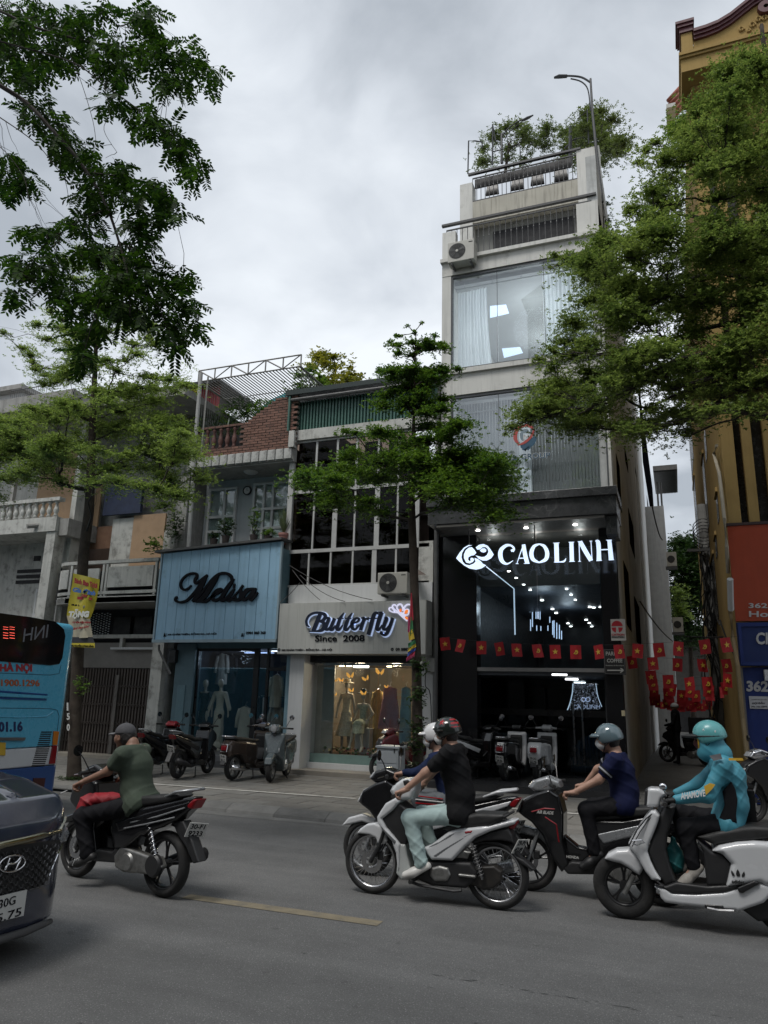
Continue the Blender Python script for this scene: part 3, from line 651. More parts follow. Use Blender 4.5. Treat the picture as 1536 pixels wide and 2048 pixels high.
box('post_groove',X_(578),X_(584),16.43,16.46,.22,3.1,BLUE,hm)
pn=box('side_panel',X_(351,1450),X_(367,1450),16.43,16.45,.55,2.05,mat('panel_blue',(.105,.185,.22),.5,n=.08),hm,bevel=.01)
box('lamp_box',X_(344,1330),X_(357,1330),16.33,16.45,2.62,2.95,BLACK,hm)
box('header',X_(345),X_(583),16.5,16.75,3.0,3.16,BLUEF,hm)
box('step',X_(360),X_(583),16.2,17.0,.12,.26,mat('dark_step',(.06,.062,.065),.6,n=.1),hm);box('step',X_(360),X_(583),16.36,17.0,.262,.38,mat('grey_step',(.13,.13,.135),.5,n=.1),hm)
sf=thing('shop_window','dark framed glass front with two mannequins behind under the blue sign','shop window',(-10.5,16.6,.38))
for a,b in((383,386),(499,509),(525,530),(567,570)):box('frame_bar',X_(a),X_(b),16.55,16.62,.38,3.0,BLACK,sf)
box('frame_bar',X_(386),X_(499),16.55,16.62,2.93,3.0,BLACK,sf);box('frame_bar',X_(530),X_(567),16.56,16.61,2.45,2.53,BLACK,sf)
for a,b in((386,499),(509,525),(530,567)):box('pane',X_(a),X_(b),16.58,16.587,.38,2.92,GLASS,sf)
box('tube_lamp',X_(536,1310),X_(559,1310),16.66,16.70,2.93,2.95,glow('cool_tube',(.75,.88,1),2.2),sf)
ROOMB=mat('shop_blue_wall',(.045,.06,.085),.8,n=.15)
rm=thing('dress_shop_room','dim bluish shop interior with clothes rails behind the dark glass','room',(-10.5,18,.3))
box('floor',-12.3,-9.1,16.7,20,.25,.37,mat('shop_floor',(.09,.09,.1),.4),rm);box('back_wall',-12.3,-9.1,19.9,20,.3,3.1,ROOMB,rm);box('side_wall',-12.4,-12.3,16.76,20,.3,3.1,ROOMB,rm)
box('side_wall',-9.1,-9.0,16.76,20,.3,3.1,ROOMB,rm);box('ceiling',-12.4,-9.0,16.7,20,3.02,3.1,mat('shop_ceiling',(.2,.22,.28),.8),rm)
for x in(-11.3,-10.0):box('ceiling_light',x,x+.9,18.2,18.3,2.99,3.01,glow('blue_tube',(.45,.6,1),.9),rm)
def garment(name,x,y,ztop,h,w,m,label,grp=None,flare=1.0,sleeves=True,cat='garment'):
 t=thing(name,label,cat,(x,y,ztop),grp)
 b=MB();n=14;rows=8;V=[]
 for j in range(rows+1):
  f=j/rows;ww=w*(.42+.10*f if f<.35 else .42+.10*.35+(flare-.9)*.5*(f-.35)+.05)
  for i in range(n+1):
   a=pi*i/n;fold=.018*sin(i*2.6)*f
   V.append((x-cos(a)*ww,y-sin(a)*(.07+fold)-.02*f,ztop-.03-f*h+(.05*(1-abs(cos(a)))if j==0 else 0)))
 b.grid(V,rows+1,n+1)
 if sleeves:
  for s in(-1,1):b.tube([(x+s*w*.38,y-.03,ztop-.05),(x+s*w*.55,y-.04,ztop-.28),(x+s*w*.58,y-.04,ztop-.52)],[.06,.055,.05],8)
 b.build('cloth',m,t,smooth=True)
 hb=MB();hb.tube([(x-w*.35,y,ztop-.04),(x,y,ztop+.04),(x+w*.35,y,ztop-.04)],.008,5);hb.tube([(x,y,ztop+.04),(x,y,ztop+.1),(x+.03,y,ztop+.14),(x+.04,y,ztop+.1)],.004,4);hb.build('hanger',STEEL,t)
 return t
CREAM=mat('cream_cloth',(.42,.40,.35),.85,n=.08,ns=8);BLKC=mat('black_cloth',(.015,.016,.02),.85,n=.2,ns=8)
garment('hung_dress',X_(489,1450,17.2),17.2,1.55,.95,.36,CREAM,'long pale robe on a hanger behind the centre mullion',flare=1.05)
garment('hung_blouse',X_(553,1380,17.0),17.0,2.35,.75,.32,CREAM,'cream blouse hanging high by the shop door',flare=1.0)
garment('hung_blouse',X_(553,1440,17.1),17.1,1.6,.7,.34,mat('greige_cloth',(.3,.29,.27),.85),'greige top hanging low by the shop door',flare=1.0)
garment('hung_dress',X_(465,1310,18.2),18.2,2.9,1.0,.34,BLKC,'black dress hanging in the back of the blue shop',flare=1.1)
garment('hung_dress',X_(447,1310,18.0),18.0,2.95,.8,.34,CREAM,'pale dress hanging high behind the mannequins',flare=1.05)
rl=thing('clothes_rail','steel rail of dark clothes at the back of the blue shop','clothes rail',(-10.2,19,.4))
MB().tube([(-11.2,19,.4),(-11.2,19,1.85),(-9.4,19,1.85),(-9.4,19,.4)],.018,6).build('rail_frame',STEEL,rl)
for i in range(12):
 x=-11.1+i*.14;MB().box(x,x+.06,18.8,19.2,.9+random.uniform(-.1,.2),1.8).build('hung_clothing',random.choice([BLKC,ROOMB,CREAM]),rl)
hb=thing('dress_shop_house','house with tall brown-glass windows, green sheet top and white shop front','building',(-7.1,16.5,0))
box('pillar',X_(589),X_(617),16.15,16.9,.2,2.83,WHITEC,hb);box('pillar',F(845,1400,16.5)[0],-5.16,16.4,16.9,.2,2.83,WHITEC,hb)
box('step',-9.0,-5.2,15.9,16.8,.12,.22,mat('tile_step',(.23,.21,.18),.6,n=.1),hb)
box('wall',-9.0,-5.14,16.45,24,2.83,9.4,mat('dark_room_wall',(.05,.045,.04),.8),hb)if False else None
box('side_wall',-9.06,-9.0,16.6,24,2.83,9.5,CONC,hb);box('side_wall',-5.2,-5.14,16.45,24,.2,9.4,CONC,hb)
box('apron_wall',-8.96,-5.2,16.3,16.6,4.0,4.5,WHITEC,hb)
box('pipe_wall',-5.56,-5.2,16.35,16.6,4.0,5.5,WHITEW,hb)
box('back_wall',-9.0,-5.2,19.5,19.6,3.9,8.5,DARK,hb);box('floor_slab',-9.0,-5.2,16.6,19.6,6.2,6.3,DARK,hb);box('floor_slab',-9.0,-5.2,16.6,19.6,4.3,4.4,DARK,hb)
box('lintel',-9.16,-5.16,16.28,16.6,8.38,8.66,WHITEW,hb)
FR=mat('white_aluminium',(.43,.43,.42),.45,n=.08,streak=.25)
def xw(v):return F(540+v/4.267,860+1040/4.267,16.4)[0]
wn=thing('window_wall','tall grid of brown glass windows in white frames above the white sign','window',(-7.2,16.4,4.5));wn.parent=hb;ORG[wn]=np.array([-7.2,16.4,4.5])-ORG[hb];wn.location=ORG[wn]
del wn['label'];del wn['category']
BROWN=mat('brown_curtain',(.075,.055,.045),.85,n=.25,ns=3,streak=.6)
def bars(xs,z0,z1,w=.045):
 for x in xs:box('mullion',x-w/2,x+w/2,16.36,16.42,z0,z1,FR,wn)
zr=[4.5,5.4,6.98,8.37]
box('transom',xw(175),-5.3,16.35,16.43,5.36,5.45,FR,wn);box('transom',xw(175),-5.3,16.35,16.43,6.93,7.02,FR,wn)
box('frame_side',xw(160)-.09,xw(160)+.05,16.33,16.45,4.5,8.37,FR,wn)
box('frame_bottom',xw(175),-5.3,16.35,16.43,4.5,4.55,FR,wn);box('frame_top',xw(175),-5.3,16.35,16.43,8.32,8.37,FR,wn)
bars([xw(v)for v in(340,525,712,1080)],4.55,5.36);bars([xw(895)],4.55,5.36,.12)
bars([xw(v)for v in(362,716,1085)],5.45,6.93);bars([xw(v)for v in(545,908,1250)],5.45,6.93,.13)
bars([xw(v)for v in(362,545,716,908,1085)],7.02,8.32,.055)
for cs_,(z0,z1)in(((175,340,525,712,895,1080,1240),(4.55,5.36)),((175,362,545,716,908,1085,1240),(5.45,6.93)),((175,362,545,716,908,1085,1240),(7.02,8.32))):
 for a,b in zip(cs_[:-1],cs_[1:]):
  box('pane',xw(a)+.03,xw(b)-.03,16.385,16.39,z0,z1,GLASSD,wn)
cu=MB();n=150
for i in range(n):
 x=-8.95+i*(3.65/n);cu.add([(x,16.75,4.5),(x+.012,16.70,4.5),(x+.024,16.75,4.5),(x,16.75,8.3),(x+.012,16.70,8.3),(x+.024,16.75,8.3)],[(0,1,4,3),(1,2,5,4)])if(i//9)%3!=1 else None
cu.build('curtain',BROWN,wn)
GREEN=mat('green_sheet',(.05,.125,.10),.45,n=.12,ns=2,streak=.35,dirt=((.12,.14,.13),.35,3,.6))
gs=MB();n=44;w=4.0/n
for i in range(n):
 x=-9.15+i*w
 gs.add([(x,16.42,8.64),(x+w*.35,16.42,8.64),(x+w*.45,16.36,8.64),(x+w*.9,16.36,8.64),(x+w,16.42,8.64)]+[(x,16.42,9.5),(x+w*.35,16.42,9.5),(x+w*.45,16.36,9.5),(x+w*.9,16.36,9.5),(x+w,16.42,9.5)],[(0,1,6,5),(1,2,7,6),(2,3,8,7),(3,4,9,8)])
gs.build('corrugated_sheet',GREEN,hb)
MB().add([(-9.3,16.1,9.62),(-5.1,16.1,9.62),(-5.1,20,10.3),(-9.3,20,10.3),(-9.3,16.1,9.75),(-5.1,16.1,9.75),(-5.1,20,10.43),(-9.3,20,10.43)],[(0,3,2,1),(4,5,6,7),(0,1,5,4),(3,0,4,7),(1,2,6,5)]).build('roof_sheet',mat('dark_green_roof',(.01,.022,.02),.5,n=.1),hb)
MB().cyl((-9.22,16.18,9.5),(-5.15,16.18,9.5),.05,n=8).build('gutter_pipe',IRON,hb);box('edge_sheet',-9.2,-9.15,16.12,19.9,8.62,9.6,GREEN,hb);box('edge_strip',-9.13,-8.97,16.12,16.3,8.16,8.61,WHITEW,hb)
SGW=mat('sign_white',(.44,.445,.42),.5,n=.04,ns=1,streak=.28)
bs=thing('white_shop_sign','wide white sign with navy script and the year line below','sign',(-7.1,15.9,2.83))
for i in range(15):
 x=-8.96+i*.2493;box('sign_panel',x+.0012,x+.2481,15.9,15.92,2.83,4.03,SGW,bs)
box('sign_box',-8.97,-5.22,15.922,16.6,2.82,4.02,SGW,bs)
box('sign_side',-5.219,-5.2,15.9,16.6,2.82,4.035,mat('sign_side_grey',(.2,.2,.185),.6,n=.1,streak=.3),bs)
NAVY=mat('navy_letter',(.008,.014,.035),.35,n=0);HALO=glow('letter_halo',(.5,.62,.9),.42)
BT=[[(125,345,14),(95,320,26),(88,265,26),(120,205,26),(180,170,28),(250,165,30),(310,180,38),(330,215,44),(300,260,36),(240,278,18)],[(265,180,46),(225,280,52),(175,400,48)],[(120,402,14),(200,402,20),(280,390,38),(315,345,46),(305,290,40),(250,277,18)],[(340,235,16),(375,240,40),(350,310,40),(335,370,38),(370,375,30),(410,320,16)],[(450,235,36),(415,320,40),(395,375,38),(425,380,28),(460,325,12)],[(570,165,8),(520,240,36),(490,330,42),(480,375,38),(510,380,28),(555,320,12)],[(485,237,14),(560,237,14)],[(675,165,8),(625,240,36),(590,330,42),(580,375,38),(610,380,28),(655,320,12)],[(580,237,14),(660,237,14)],[(660,310,14),(740,280,22),(760,245,30),(725,235,24),(680,280,44),(672,350,42),(710,378,26),(770,320,12)],[(790,235,16),(825,240,38),(800,320,42),(780,390,40)],[(815,300,14),(850,245,20),(885,245,40)],[(1010,185,16),(985,165,30),(950,200,44),(915,330,46),(880,450,46)],[(880,237,14),(990,237,14)],[(1050,160,46),(1010,280,48),(990,370,42),(1020,378,28),(1055,320,12)],[(985,160,12),(1060,155,14)],[(1085,232,14),(1115,240,40),(1085,320,40),(1075,370,38),(1110,375,28),(1150,320,14)],[(1195,230,36),(1160,330,42),(1120,425,40),(1080,450,30),(1045,425,28),(1055,405,34)]]
hl=MB();trace(hl,'B',15.897,BT,.012,1.35,off=(.02,0,-.012));hl.build('letter_halo',HALO,bs)
bt=MB();trace(bt,'B',15.88,BT,.04,.95);bt.build('script_lettering',NAVY,bs)
textF('since_line','Since  2008',[Z('B',195,533),Z('B',828,530),Z('B',195,452)],15.893,INK,bs,.02,bold=.02)
textF('address_line','368 KHÂM THIÊN - ĐỐNG ĐA - HÀ NỘI',[Z('Y4',98,1890),Z('Y4',530,1888),Z('Y4',98,1862)],15.895,INK,bs,.01,bold=.02)
textF('phone_line','09 8882 1272',[Z('Y4',1072,1886),Z('Y4',1275,1884),Z('Y4',1072,1860)],15.895,INK,bs,.01,bold=.02)
for a in((78,1875),(1043,1872)):c=F(*Z('Y4',*a),15.895);MB().lathe([(.015,-.005),(.035,-.005),(.035,.0)],c,12,'y').build('sign_symbol',INK,bs)
nb=thing('butterfly_emblem','glowing white and orange outline butterfly on the white sign','emblem',tuple(F(*Z('B',1300,160),15.85)))
WH=glow('neon_white',(.7,.7,.9),.45);ORN=glow('neon_orange',(.85,.22,.04),.5)
o1=MB();trace(o1,'B',15.88,[[(1255,160,16),(1190,155,14),(1150,135,14),(1145,105,14),(1180,100,14),(1215,150,12)],[(1255,155,14),(1200,110,14),(1185,75,14),(1215,60,14),(1225,80,10)],[(1280,150,16),(1245,110,16),(1250,70,16),(1290,55,18),(1315,90,16),(1320,140,14)],[(1330,130,14),(1345,85,16),(1380,58,16),(1415,62,14)],[(1340,190,16),(1380,190,14),(1395,150,14),(1385,120,14),(1350,130,12),(1330,170,12)],[(1255,155,22),(1310,190,44),(1350,240,26),(1375,270,12)]],.02);o1.build('white_outline',WH,nb)
o2=MB();trace(o2,'B',15.86,[[(1290,155,14),(1285,130,22),(1298,118,10)],[(1345,175,14),(1362,150,34),(1380,128,16)],[(1345,215,12),(1370,235,26),(1385,240,10)]],.012);o2.build('orange_spot',ORN,nb)
gx0,gx1=F(622,1420,16.7)[0],F(843,1420,16.7)[0]
bw_=thing('shop_window','large bright glass front of the white shop with dresses and paper butterflies','shop window',(-7,16.7,.3))
box('shutter_box',gx0-.02,gx1+.02,16.45,16.85,2.66,2.82,BLACK,bw_);box('top_rail',gx0,gx1,16.66,16.72,2.6,2.655,STEEL,bw_)
box('sill',gx0,gx1,16.55,16.8,.22,.34,WHITEC,bw_);box('base_glass',gx0,gx1,16.68,16.7,.345,.55,mat('teal_glass',(.16,.24,.22),.15),bw_)
for a,b in((622,705),(706,755),(756,843)):box('pane',F(a,1420,16.7)[0]+.004,F(b,1420,16.7)[0]-.004,16.69,16.696,.56,2.6,GLASS,bw_)
RW=mat('shop_warm_wall',(.16,.13,.095),.8,n=.15,ns=2)
br=thing('dress_shop_room','warm lit interior of the white dress shop','room',(-7,18,.3))
box('floor',gx0-.1,gx1+.2,16.8,20.5,.3,.54,mat('wood_floor',(.1,.06,.045),.4),br);box('back_wall',gx0-.3,gx1+.3,20.5,20.6,.3,2.8,RW,br);box('side_wall',gx0-.12,gx0-.04,16.86,20.5,.3,2.8,RW,br);box('side_wall',gx1+.3,gx1+.36,16.9,20.5,.3,2.8,RW,br);box('ceiling',gx0-.3,gx1+.36,16.9,20.6,2.72,2.8,RW,br)
box('divider_panel',gx0+.02,gx0+.5,16.9,16.95,.54,2.7,mat('inner_panel',(.24,.23,.21),.6),br)
for i in range(3):
 p=F(721,1331+i*6,17.6+i*.7);box('tube_light',p[0]-.22,p[0]+.22,p[1],p[1]+.05,2.66,2.7,glow('shop_tube',(1,.95,.85),6),br)
for px,py in((657,1333),(683,1331),(698,1331),(778,1343)):
 c=F(px,py,17.6);MB().box(c[0]-.06,c[0]+.06,17.58,17.63,2.62,2.65).build('spot_lamp',glow('warm_spot',(1,.8,.5),9),br)
for n_,(x,y)in enumerate(((-7.6,17.8),(-6.6,17.8),(-6.2,18.8))):
 ld=bpy.data.lights.new('shop_lamp','POINT');ld.energy=30;ld.color=(1,.82,.58);ld.shadow_soft_size=.12;lo=bpy.data.objects.new('shop_lamp',ld);COL.objects.link(lo);lo.location=(x,y,2.5)
ld=bpy.data.lights.new('shop_lamp','POINT');ld.energy=7;ld.color=(.6,.75,1);ld.shadow_soft_size=.15;lo=bpy.data.objects.new('shop_lamp',ld);COL.objects.link(lo);lo.location=(-10.8,17.5,2.8)
PINK=mat('pink_cloth',(.34,.16,.18),.85,n=.1,ns=8);LBL=mat('light_blue_cloth',(.18,.30,.36),.85,n=.1,ns=8);YLW=mat('ochre_cloth',(.42,.29,.1),.85,n=.1,ns=8)
garment('hung_dress',F(780,1400,17.4)[0],17.4,2.12,.95,.42,PINK,'pink pleated dress hanging right of the seated mannequin',flare=1.55,sleeves=False)
garment('hung_dress',F(812,1400,17.2)[0],17.2,2.12,1.4,.28,LBL,'light blue jumpsuit hanging by the right edge of the warm shop',flare=1.0,sleeves=False)
garment('hung_dress',F(757,1400,17.6)[0],17.6,2.05,1.4,.24,YLW,'ochre dress hanging left of the pink dress',flare=1.1)
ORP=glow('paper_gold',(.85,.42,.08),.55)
for i,(x,y,s)in enumerate(((520,320,1.1),(680,350,1.0),(820,285,1.3),(370,365,.7),(425,365,.8),(530,470,.8),(655,500,.9),(360,510,.7),(890,430,.6))):
 c=F(*Z('4',x,y),16.95+.12*(i%3));t=thing('paper_butterfly',['golden paper butterfly highest left of the tubes','golden paper butterfly with raised wings under the tubes','largest golden paper butterfly, right of the tubes','small golden paper butterfly at far left of its flock','golden paper butterfly just left of the tall mannequin head','golden paper butterfly between the two mannequins','golden paper butterfly over the seated mannequin','tiny golden paper butterfly by the tall mannequin shoulder','thin golden paper butterfly before the pink dress'][i],'decoration',tuple(c),'paper butterflies hanging in the window')
 w=.085*s;a=random.uniform(-.4,.4)
 for q in(-1,1):
  b=MB();V=[(0,0,0),(q*w*.7,-.03,w*.9),(q*w*1.05,-.05,w*.95),(q*w*.95,-.04,w*.1),(q*w*.4,-.01,-w*.45)];Rm=np.array([[cos(a),0,sin(a)],[0,1,0],[-sin(a),0,cos(a)]])
  b.add([tuple(np.array(v)@Rm.T+c)for v in V]+[tuple(np.array(v)@Rm.T+c+(0,.004,0))for v in V],[(0,1,2,3,4),(9,8,7,6,5),(0,5,6,1),(1,6,7,2),(2,7,8,3),(3,8,9,4)]).build('wing',ORP,t)
 MB().cyl(c,(c[0],c[1],2.7),.002,n=3).build('thread',CABLE,t)
fl=MB()
for i in range(90):
 x=random.uniform(gx0+.2,-6.2);y=random.uniform(16.85,17.3);r=random.uniform(.02,.045);fl.ball((x,y,.56+random.uniform(0,.12)),(r,r,r*.7),6,random.randrange(3))
fl.build('flower_bed',[mat('flower_pink',(.25,.05,.07),.7),mat('flower_cream',(.35,.28,.15),.7),mat('flower_leaf',(.03,.07,.02),.7)],br,kind='stuff')
FAN=mat('fan_dark',(.03,.03,.03),.5);ACW=mat('aircon_ivory',(.42,.41,.37),.5,n=.06,streak=.2)
def aircon(loc,w,h,d,label,rz=0):
 x,y,z=loc;t=thing('air_conditioner',label,'air conditioner',loc)
 box('case',x,x+w,y,y+d,z,z+h,ACW,t,bevel=.012)
 c=(x+w*.36,y-.006,z+h*.52);r=min(w*.32,h*.44)
 MB().lathe([(0,0),(r,0),(r,.004)],c,28,'y').build('fan_opening',FAN,t)
 g=MB()
 for q in(.3,.45,.6,.75,.9):g.tube([(c[0]+r*q*cos(a),c[1]-.01,c[2]+r*q*sin(a))for a in np.linspace(0,2*pi,25)],.004,4,cap=False)
 for a in np.linspace(0,2*pi,9)[:-1]:g.cyl(c+np.array([0,-.008,0]),(c[0]+r*cos(a),c[1]-.008,c[2]+r*sin(a)),.003,n=3)
 g.build('fan_grille',IRON,t);MB().lathe([(0,-.016),(r*.16,-.016),(r*.18,0)],c,12,'y').build('hub',ACW,t)
 for k in range(3):bl=MB();bl.add([(c[0]+r*.15*cos(a),c[1]-.003,c[2]+r*.15*sin(a))for a in(k*2.09,k*2.09+.9)]+[(c[0]+r*.9*cos(a),c[1]-.004,c[2]+r*.9*sin(a))for a in(k*2.09+.9,k*2.09+.25)],[(0,1,2,3)]).build('fan_blade',IRON,t)
 for q in(.12,.82):MB().box(x+w*q,x+w*q+.04,y+.02,y+d+.15,z-.05,z-.002).build('bracket',IRON,t)
 box('side_label',x+w*.8,x+w*.95,y-.003,y,z+h*.84,z+h*.88,INK,t)
 return t
a1=F(*Z('Y4',915,1400),15.9);a2=F(*Z('Y4',1150,1210),15.9)
aircon((a1[0],15.9,a1[2]),a2[0]-a1[0]+.06,a2[2]-a1[2],.3,'ivory air conditioner unit on the bracket above the white shop sign')
MB().add([F(*Z('Y4',1255,1185),16.2),F(*Z('Y4',1335,1235),15.9),F(*Z('Y4',1210,1240),15.9),F(*Z('Y4',1205,1190),16.3)],[(0,1,2,3)]).build('rain_cover',mat('rusted_cover',(.08,.06,.05),.7),hb)
for i,(p,q,s)in enumerate((((600,1150),(690,1203),8),((578,1130),(745,1200),10),((600,1165),(560,1205),3),((585,1140),(640,1200),4))):
 a,b=F(*p,16.1),F(*q,15.86);P=[a+(b-a)*t+np.array([0,0,-.012*s*4*t*(1-t)])for t in np.linspace(0,1,9)];tag(MB().tube(P,.008,4).build('cable',CABLE),['thin black cable crossing the white apron above the white sign','longest black cable drooping onto the white sign top','short black cable dropping left of the white sign','black cable from the sign corner to the apron'][i],'cable')
TX0,TX1=-5.1,-1.1
tw=thing('tower_house','tall narrow pale tube house with big glass windows and black marble ground floor','building',(-3.1,16.6,0))
SIDE=mat('side_wall_render',(.50,.51,.50),.95,spec=.1,n=.14,ns=.9,b=.15,streak=.5,dirt=((.17,.16,.145),.5,.7,.5))
MARB=mat('black_marble',(.055,.057,.06),.3,n=.35,ns=3)
_t=MARB.node_tree;_p=_t.nodes['Principled BSDF'];_w=_t.nodes.new('ShaderNodeTexVoronoi');_w.feature='DISTANCE_TO_EDGE';_w.inputs['Scale'].default_value=1.6
_tc=_t.nodes.new('ShaderNodeTexCoord');_nz=_t.nodes.new('ShaderNodeTexNoise');_nz.inputs['Scale'].default_value=2.5;_nz.inputs['Detail'].default_value=6;_t.links.new(_tc.outputs['Object'],_nz.inputs['Vector'])
_mx=_t.nodes.new('ShaderNodeMix');_mx.data_type='RGBA';_mx.inputs['Factor'].default_value=.35;_t.links.new(_tc.outputs['Object'],_mx.inputs[6]);_t.links.new(_nz.outputs['Color'],_mx.inputs[7]);_t.links.new(_mx.outputs[2],_w.inputs['Vector'])
_rg=_t.nodes.new('ShaderNodeMapRange');_rg.inputs[1].default_value=0;_rg.inputs[2].default_value=.012;_rg.inputs[3].default_value=.3;_rg.inputs[4].default_value=0;_t.links.new(_w.outputs['Distance'],_rg.inputs[0])
_m2=_t.nodes.new('ShaderNodeMix');_m2.data_type='RGBA';_old=_p.inputs['Base Color'].links[0].from_socket;_t.links.new(_rg.outputs[0],_m2.inputs['Factor']);_t.links.new(_old,_m2.inputs[6]);_m2.inputs[7].default_value=(.3,.3,.3,1);_t.links.new(_m2.outputs[2],_p.inputs['Base Color'])
box('side_wall',-1.35,TX1,16.62,31,0,15.3,SIDE,tw);box('side_wall',TX0,TX0+.2,16.62,31,0,13.05,TOWERW,tw);box('back_wall',TX0,TX1,30.8,31,0,15,CONC,tw)
for z0,z1 in((5.72,5.8),(6.3,6.44),(9.25,9.7),(12.62,13.02)):box('floor_slab',TX0+.2,-1.35,16.75,30.8,z0,z1,TOWERW,tw)
box('canopy',TX0,-.98,15.6,16.9,5.7,6.1,MARB,tw,bevel=.006);box('side_beam',-1.22,-.99,15.75,16.56,5.3,5.69,MARB,tw);box('canopy_cornice',TX0-.02,-.95,15.53,16.9,6.1,6.28,MARB,tw,bevel=.006)
box('canopy_soffit',-4.9,-1.23,15.62,18.5,5.63,5.69,mat('soffit_grey',(.10,.095,.088),.5,n=.05),tw)
box('front_pier',TX0,-4.86,16.58,16.9,6.3,12.6,TOWERW,tw);box('front_pier',-1.16,TX1+.003,16.58,16.75,6.3,12.6,TOWERW,tw)
box('sill_band',TX0-.02,TX1+.02,16.5,16.9,9.78,9.9,TOWERW,tw);box('band',TX0,TX1,16.57,16.9,9.22,9.78,TOWERW,tw)
box('band',TX0,TX1,16.57,16.9,12.6,12.98,TOWERW,tw);box('cornice',TX0-.03,TX1+.03,16.48,16.9,12.98,13.08,TOWERW,tw)
ALU=mat('dark_aluminium',(.09,.095,.10),.35,n=.05)
SKYG=glassm('sky_reflecting_glass',(.94,.97,.97),1.9,0,1.25)
for nm,z0,z1,lab in(('a',6.42,9.2,0),('b',9.93,12.58,0)):
 f=MB().box(-4.86,-4.82,16.6,16.7,z0,z1).box(-1.2,-1.16,16.6,16.7,z0,z1).box(-4.82,-1.2,16.6,16.7,z0,z0+.04).box(-4.82,-1.2,16.6,16.7,z1-.05,z1).build('window',ALU,tw);ORG[f]=np.zeros(3)
 cs_=[-4.82,F(995,650,16.64)[0],F(1090,650,16.64)[0],-1.2]
 for a,b in zip(cs_[:-1],cs_[1:]):box('pane',a+.007,b-.007,16.64,16.65,z0+.04,z1-.05,SKYG,f)
 for q_ in cs_[1:-1]:box('joint',q_-.006,q_+.006,16.636,16.654,z0+.04,z1-.05,ALU,f)
 box('glazing_bar',-4.82,-1.2,16.9,16.93,z0+2.42,z0+2.45,WHITEC,f)
 for i in range(5):box('glazing_bar',-4.6+i*.75,-4.585+i*.75,16.9,16.92,z0+2.451,z1-.06,WHITEC,f)
OFF=mat('office_wall',(.42,.43,.43),.9,n=.03)
box('room_wall',-4.9,-1.35,24.5,24.6,6.44,12.6,OFF,tw);box('room_ceiling',-4.88,-1.37,16.95,24.5,12.5,12.6,OFF,tw);box('room_floor',-4.88,-1.37,16.9,24.5,9.72,9.8,OFF,tw);box('room_ceiling',-4.88,-1.37,16.95,24.5,9.18,9.24,OFF,tw)
PAN=glow('ceiling_panel',(.66,.80,1),.7)
for q in(((980,612),(1012,609),(1018,627),(980,636)),((1004,697),(1040,694),(1046,706),(1008,716))):
 P=[]
 for px,py in q:
  d=ray(px,py);P.append(CAM+d*((12.49-CAM[2])/d[2]))
 MB().add(P,[(0,1,2,3)]).build('ceiling_light',PAN,tw)
for z_,e_ in((11.6,42),(8.3,22)):
 ld=bpy.data.lights.new('office_fill','POINT');ld.energy=e_;ld.color=(.9,.95,1);ld.shadow_soft_size=.6  # unseen fill lights added to brighten the dark office rooms and curtains
 for y_ in(18.2,20.5):lo=bpy.data.objects.new('office_fill',ld);COL.objects.link(lo);lo.location=(-3,y_,z_)
def curtain(x0,x1,y,z0,z1,m,nf,amp=.05,flare=.0):
 b=MB();n=nf*6;V=[]
 rows=7
 for j in range(rows):
  f=j/(rows-1)
  for i in range(n+1):
   u=i/n;V.append((x0+(x1-x0)*u+flare*f*f*u,y+amp*(sin(2*pi*nf*u+.6*sin(7*u))+.5*sin(pi*nf*u*.7+2*f))*(.5+.5*f)+.02*sin(5*u+3*f),z1+(z0-z1)*f))
 b.grid(V,rows,n+1);return b.build('curtain',m,tw,smooth=True)
CUR=leafm('white_voile',(.80,.82,.84),(.86,.88,.9),.45)
curtain(-4.78,-4.0,16.95,10.0,12.3,CUR,10,flare=.12);curtain(F(1088,650,17)[0],-1.3,16.95,9.95,12.45,CUR,13,.06)
GREYC=mat('grey_blind',(.26,.27,.28),.8,n=.05)
for i in range(46):
 if i==0:bl0=MB().box(-4.78,-4.72,16.95,16.955,6.6,9.1).build('blind_strip',GREYC,tw)
 else:instance(bl0,'blind_strip',tw,(i*.075,.012*(i%2),0))
curtain(F(1035,800,17)[0],F(1062,800,17)[0],17.0-.1,6.5,9.1,CUR,4,.04)
GRP=mat('sticker_red',(.42,.07,.06),.5,n=0);GRB=mat('sticker_blue',(.03,.09,.15),.5,n=0);GRW=mat('sticker_white',(.6,.6,.6),.5,n=0)
st=thing('window_sticker','red and blue map pin logo over the word GROUP on the glass','sticker',tuple(F(1053,880,16.6)))
b=MB();trace(b,'R',16.632,[[(560,560,30),(490,470,80),(480,350,90),(520,230,90),(620,150,70),(720,130,60),(820,150,60),(900,200,50)],[(530,595,20),(680,540,60),(820,430,60),(900,300,50),(910,220,30)]],.004);b.build('pin_ring',GRP,st)
b=MB();trace(b,'R',16.636,[[(600,630,60),(720,600,150),(860,520,180),(960,400,60)],[(640,640,120),(760,640,200),(780,690,60),(775,715,10)]],.004);b.build('pin_body',GRB,st)
b=MB();trace(b,'R',16.634,[[(620,300,60),(700,260,90),(790,260,60)],[(620,300,70),(640,420,80),(670,480,40)]],.004);b.build('pin_centre',mat('sticker_grey',(.2,.26,.3),.5),st)
b=MB();trace(b,'R',16.630,[[(690,470,30),(690,370,40),(740,390,30),(800,340,30)]],.003);b.build('skyline',GRW,st)
textF('lettering_edge','GROUP',[Z('R',606,935),Z('R',1306,892),Z('R',606,800)],16.634,GRW,st,.004,bold=.05)
textF('lettering','GROUP',[Z('R',612,930),Z('R',1300,888),Z('R',612,806)],16.630,GRB,st,.004,bold=.01)
textF('lettering','E',[Z('R',440,945),Z('R',515,938),Z('R',440,850)],16.630,GRB,st,.004)
TM=mat('terrace_shadow_wall',(.22,.22,.205),.85,n=.08,streak=.2)
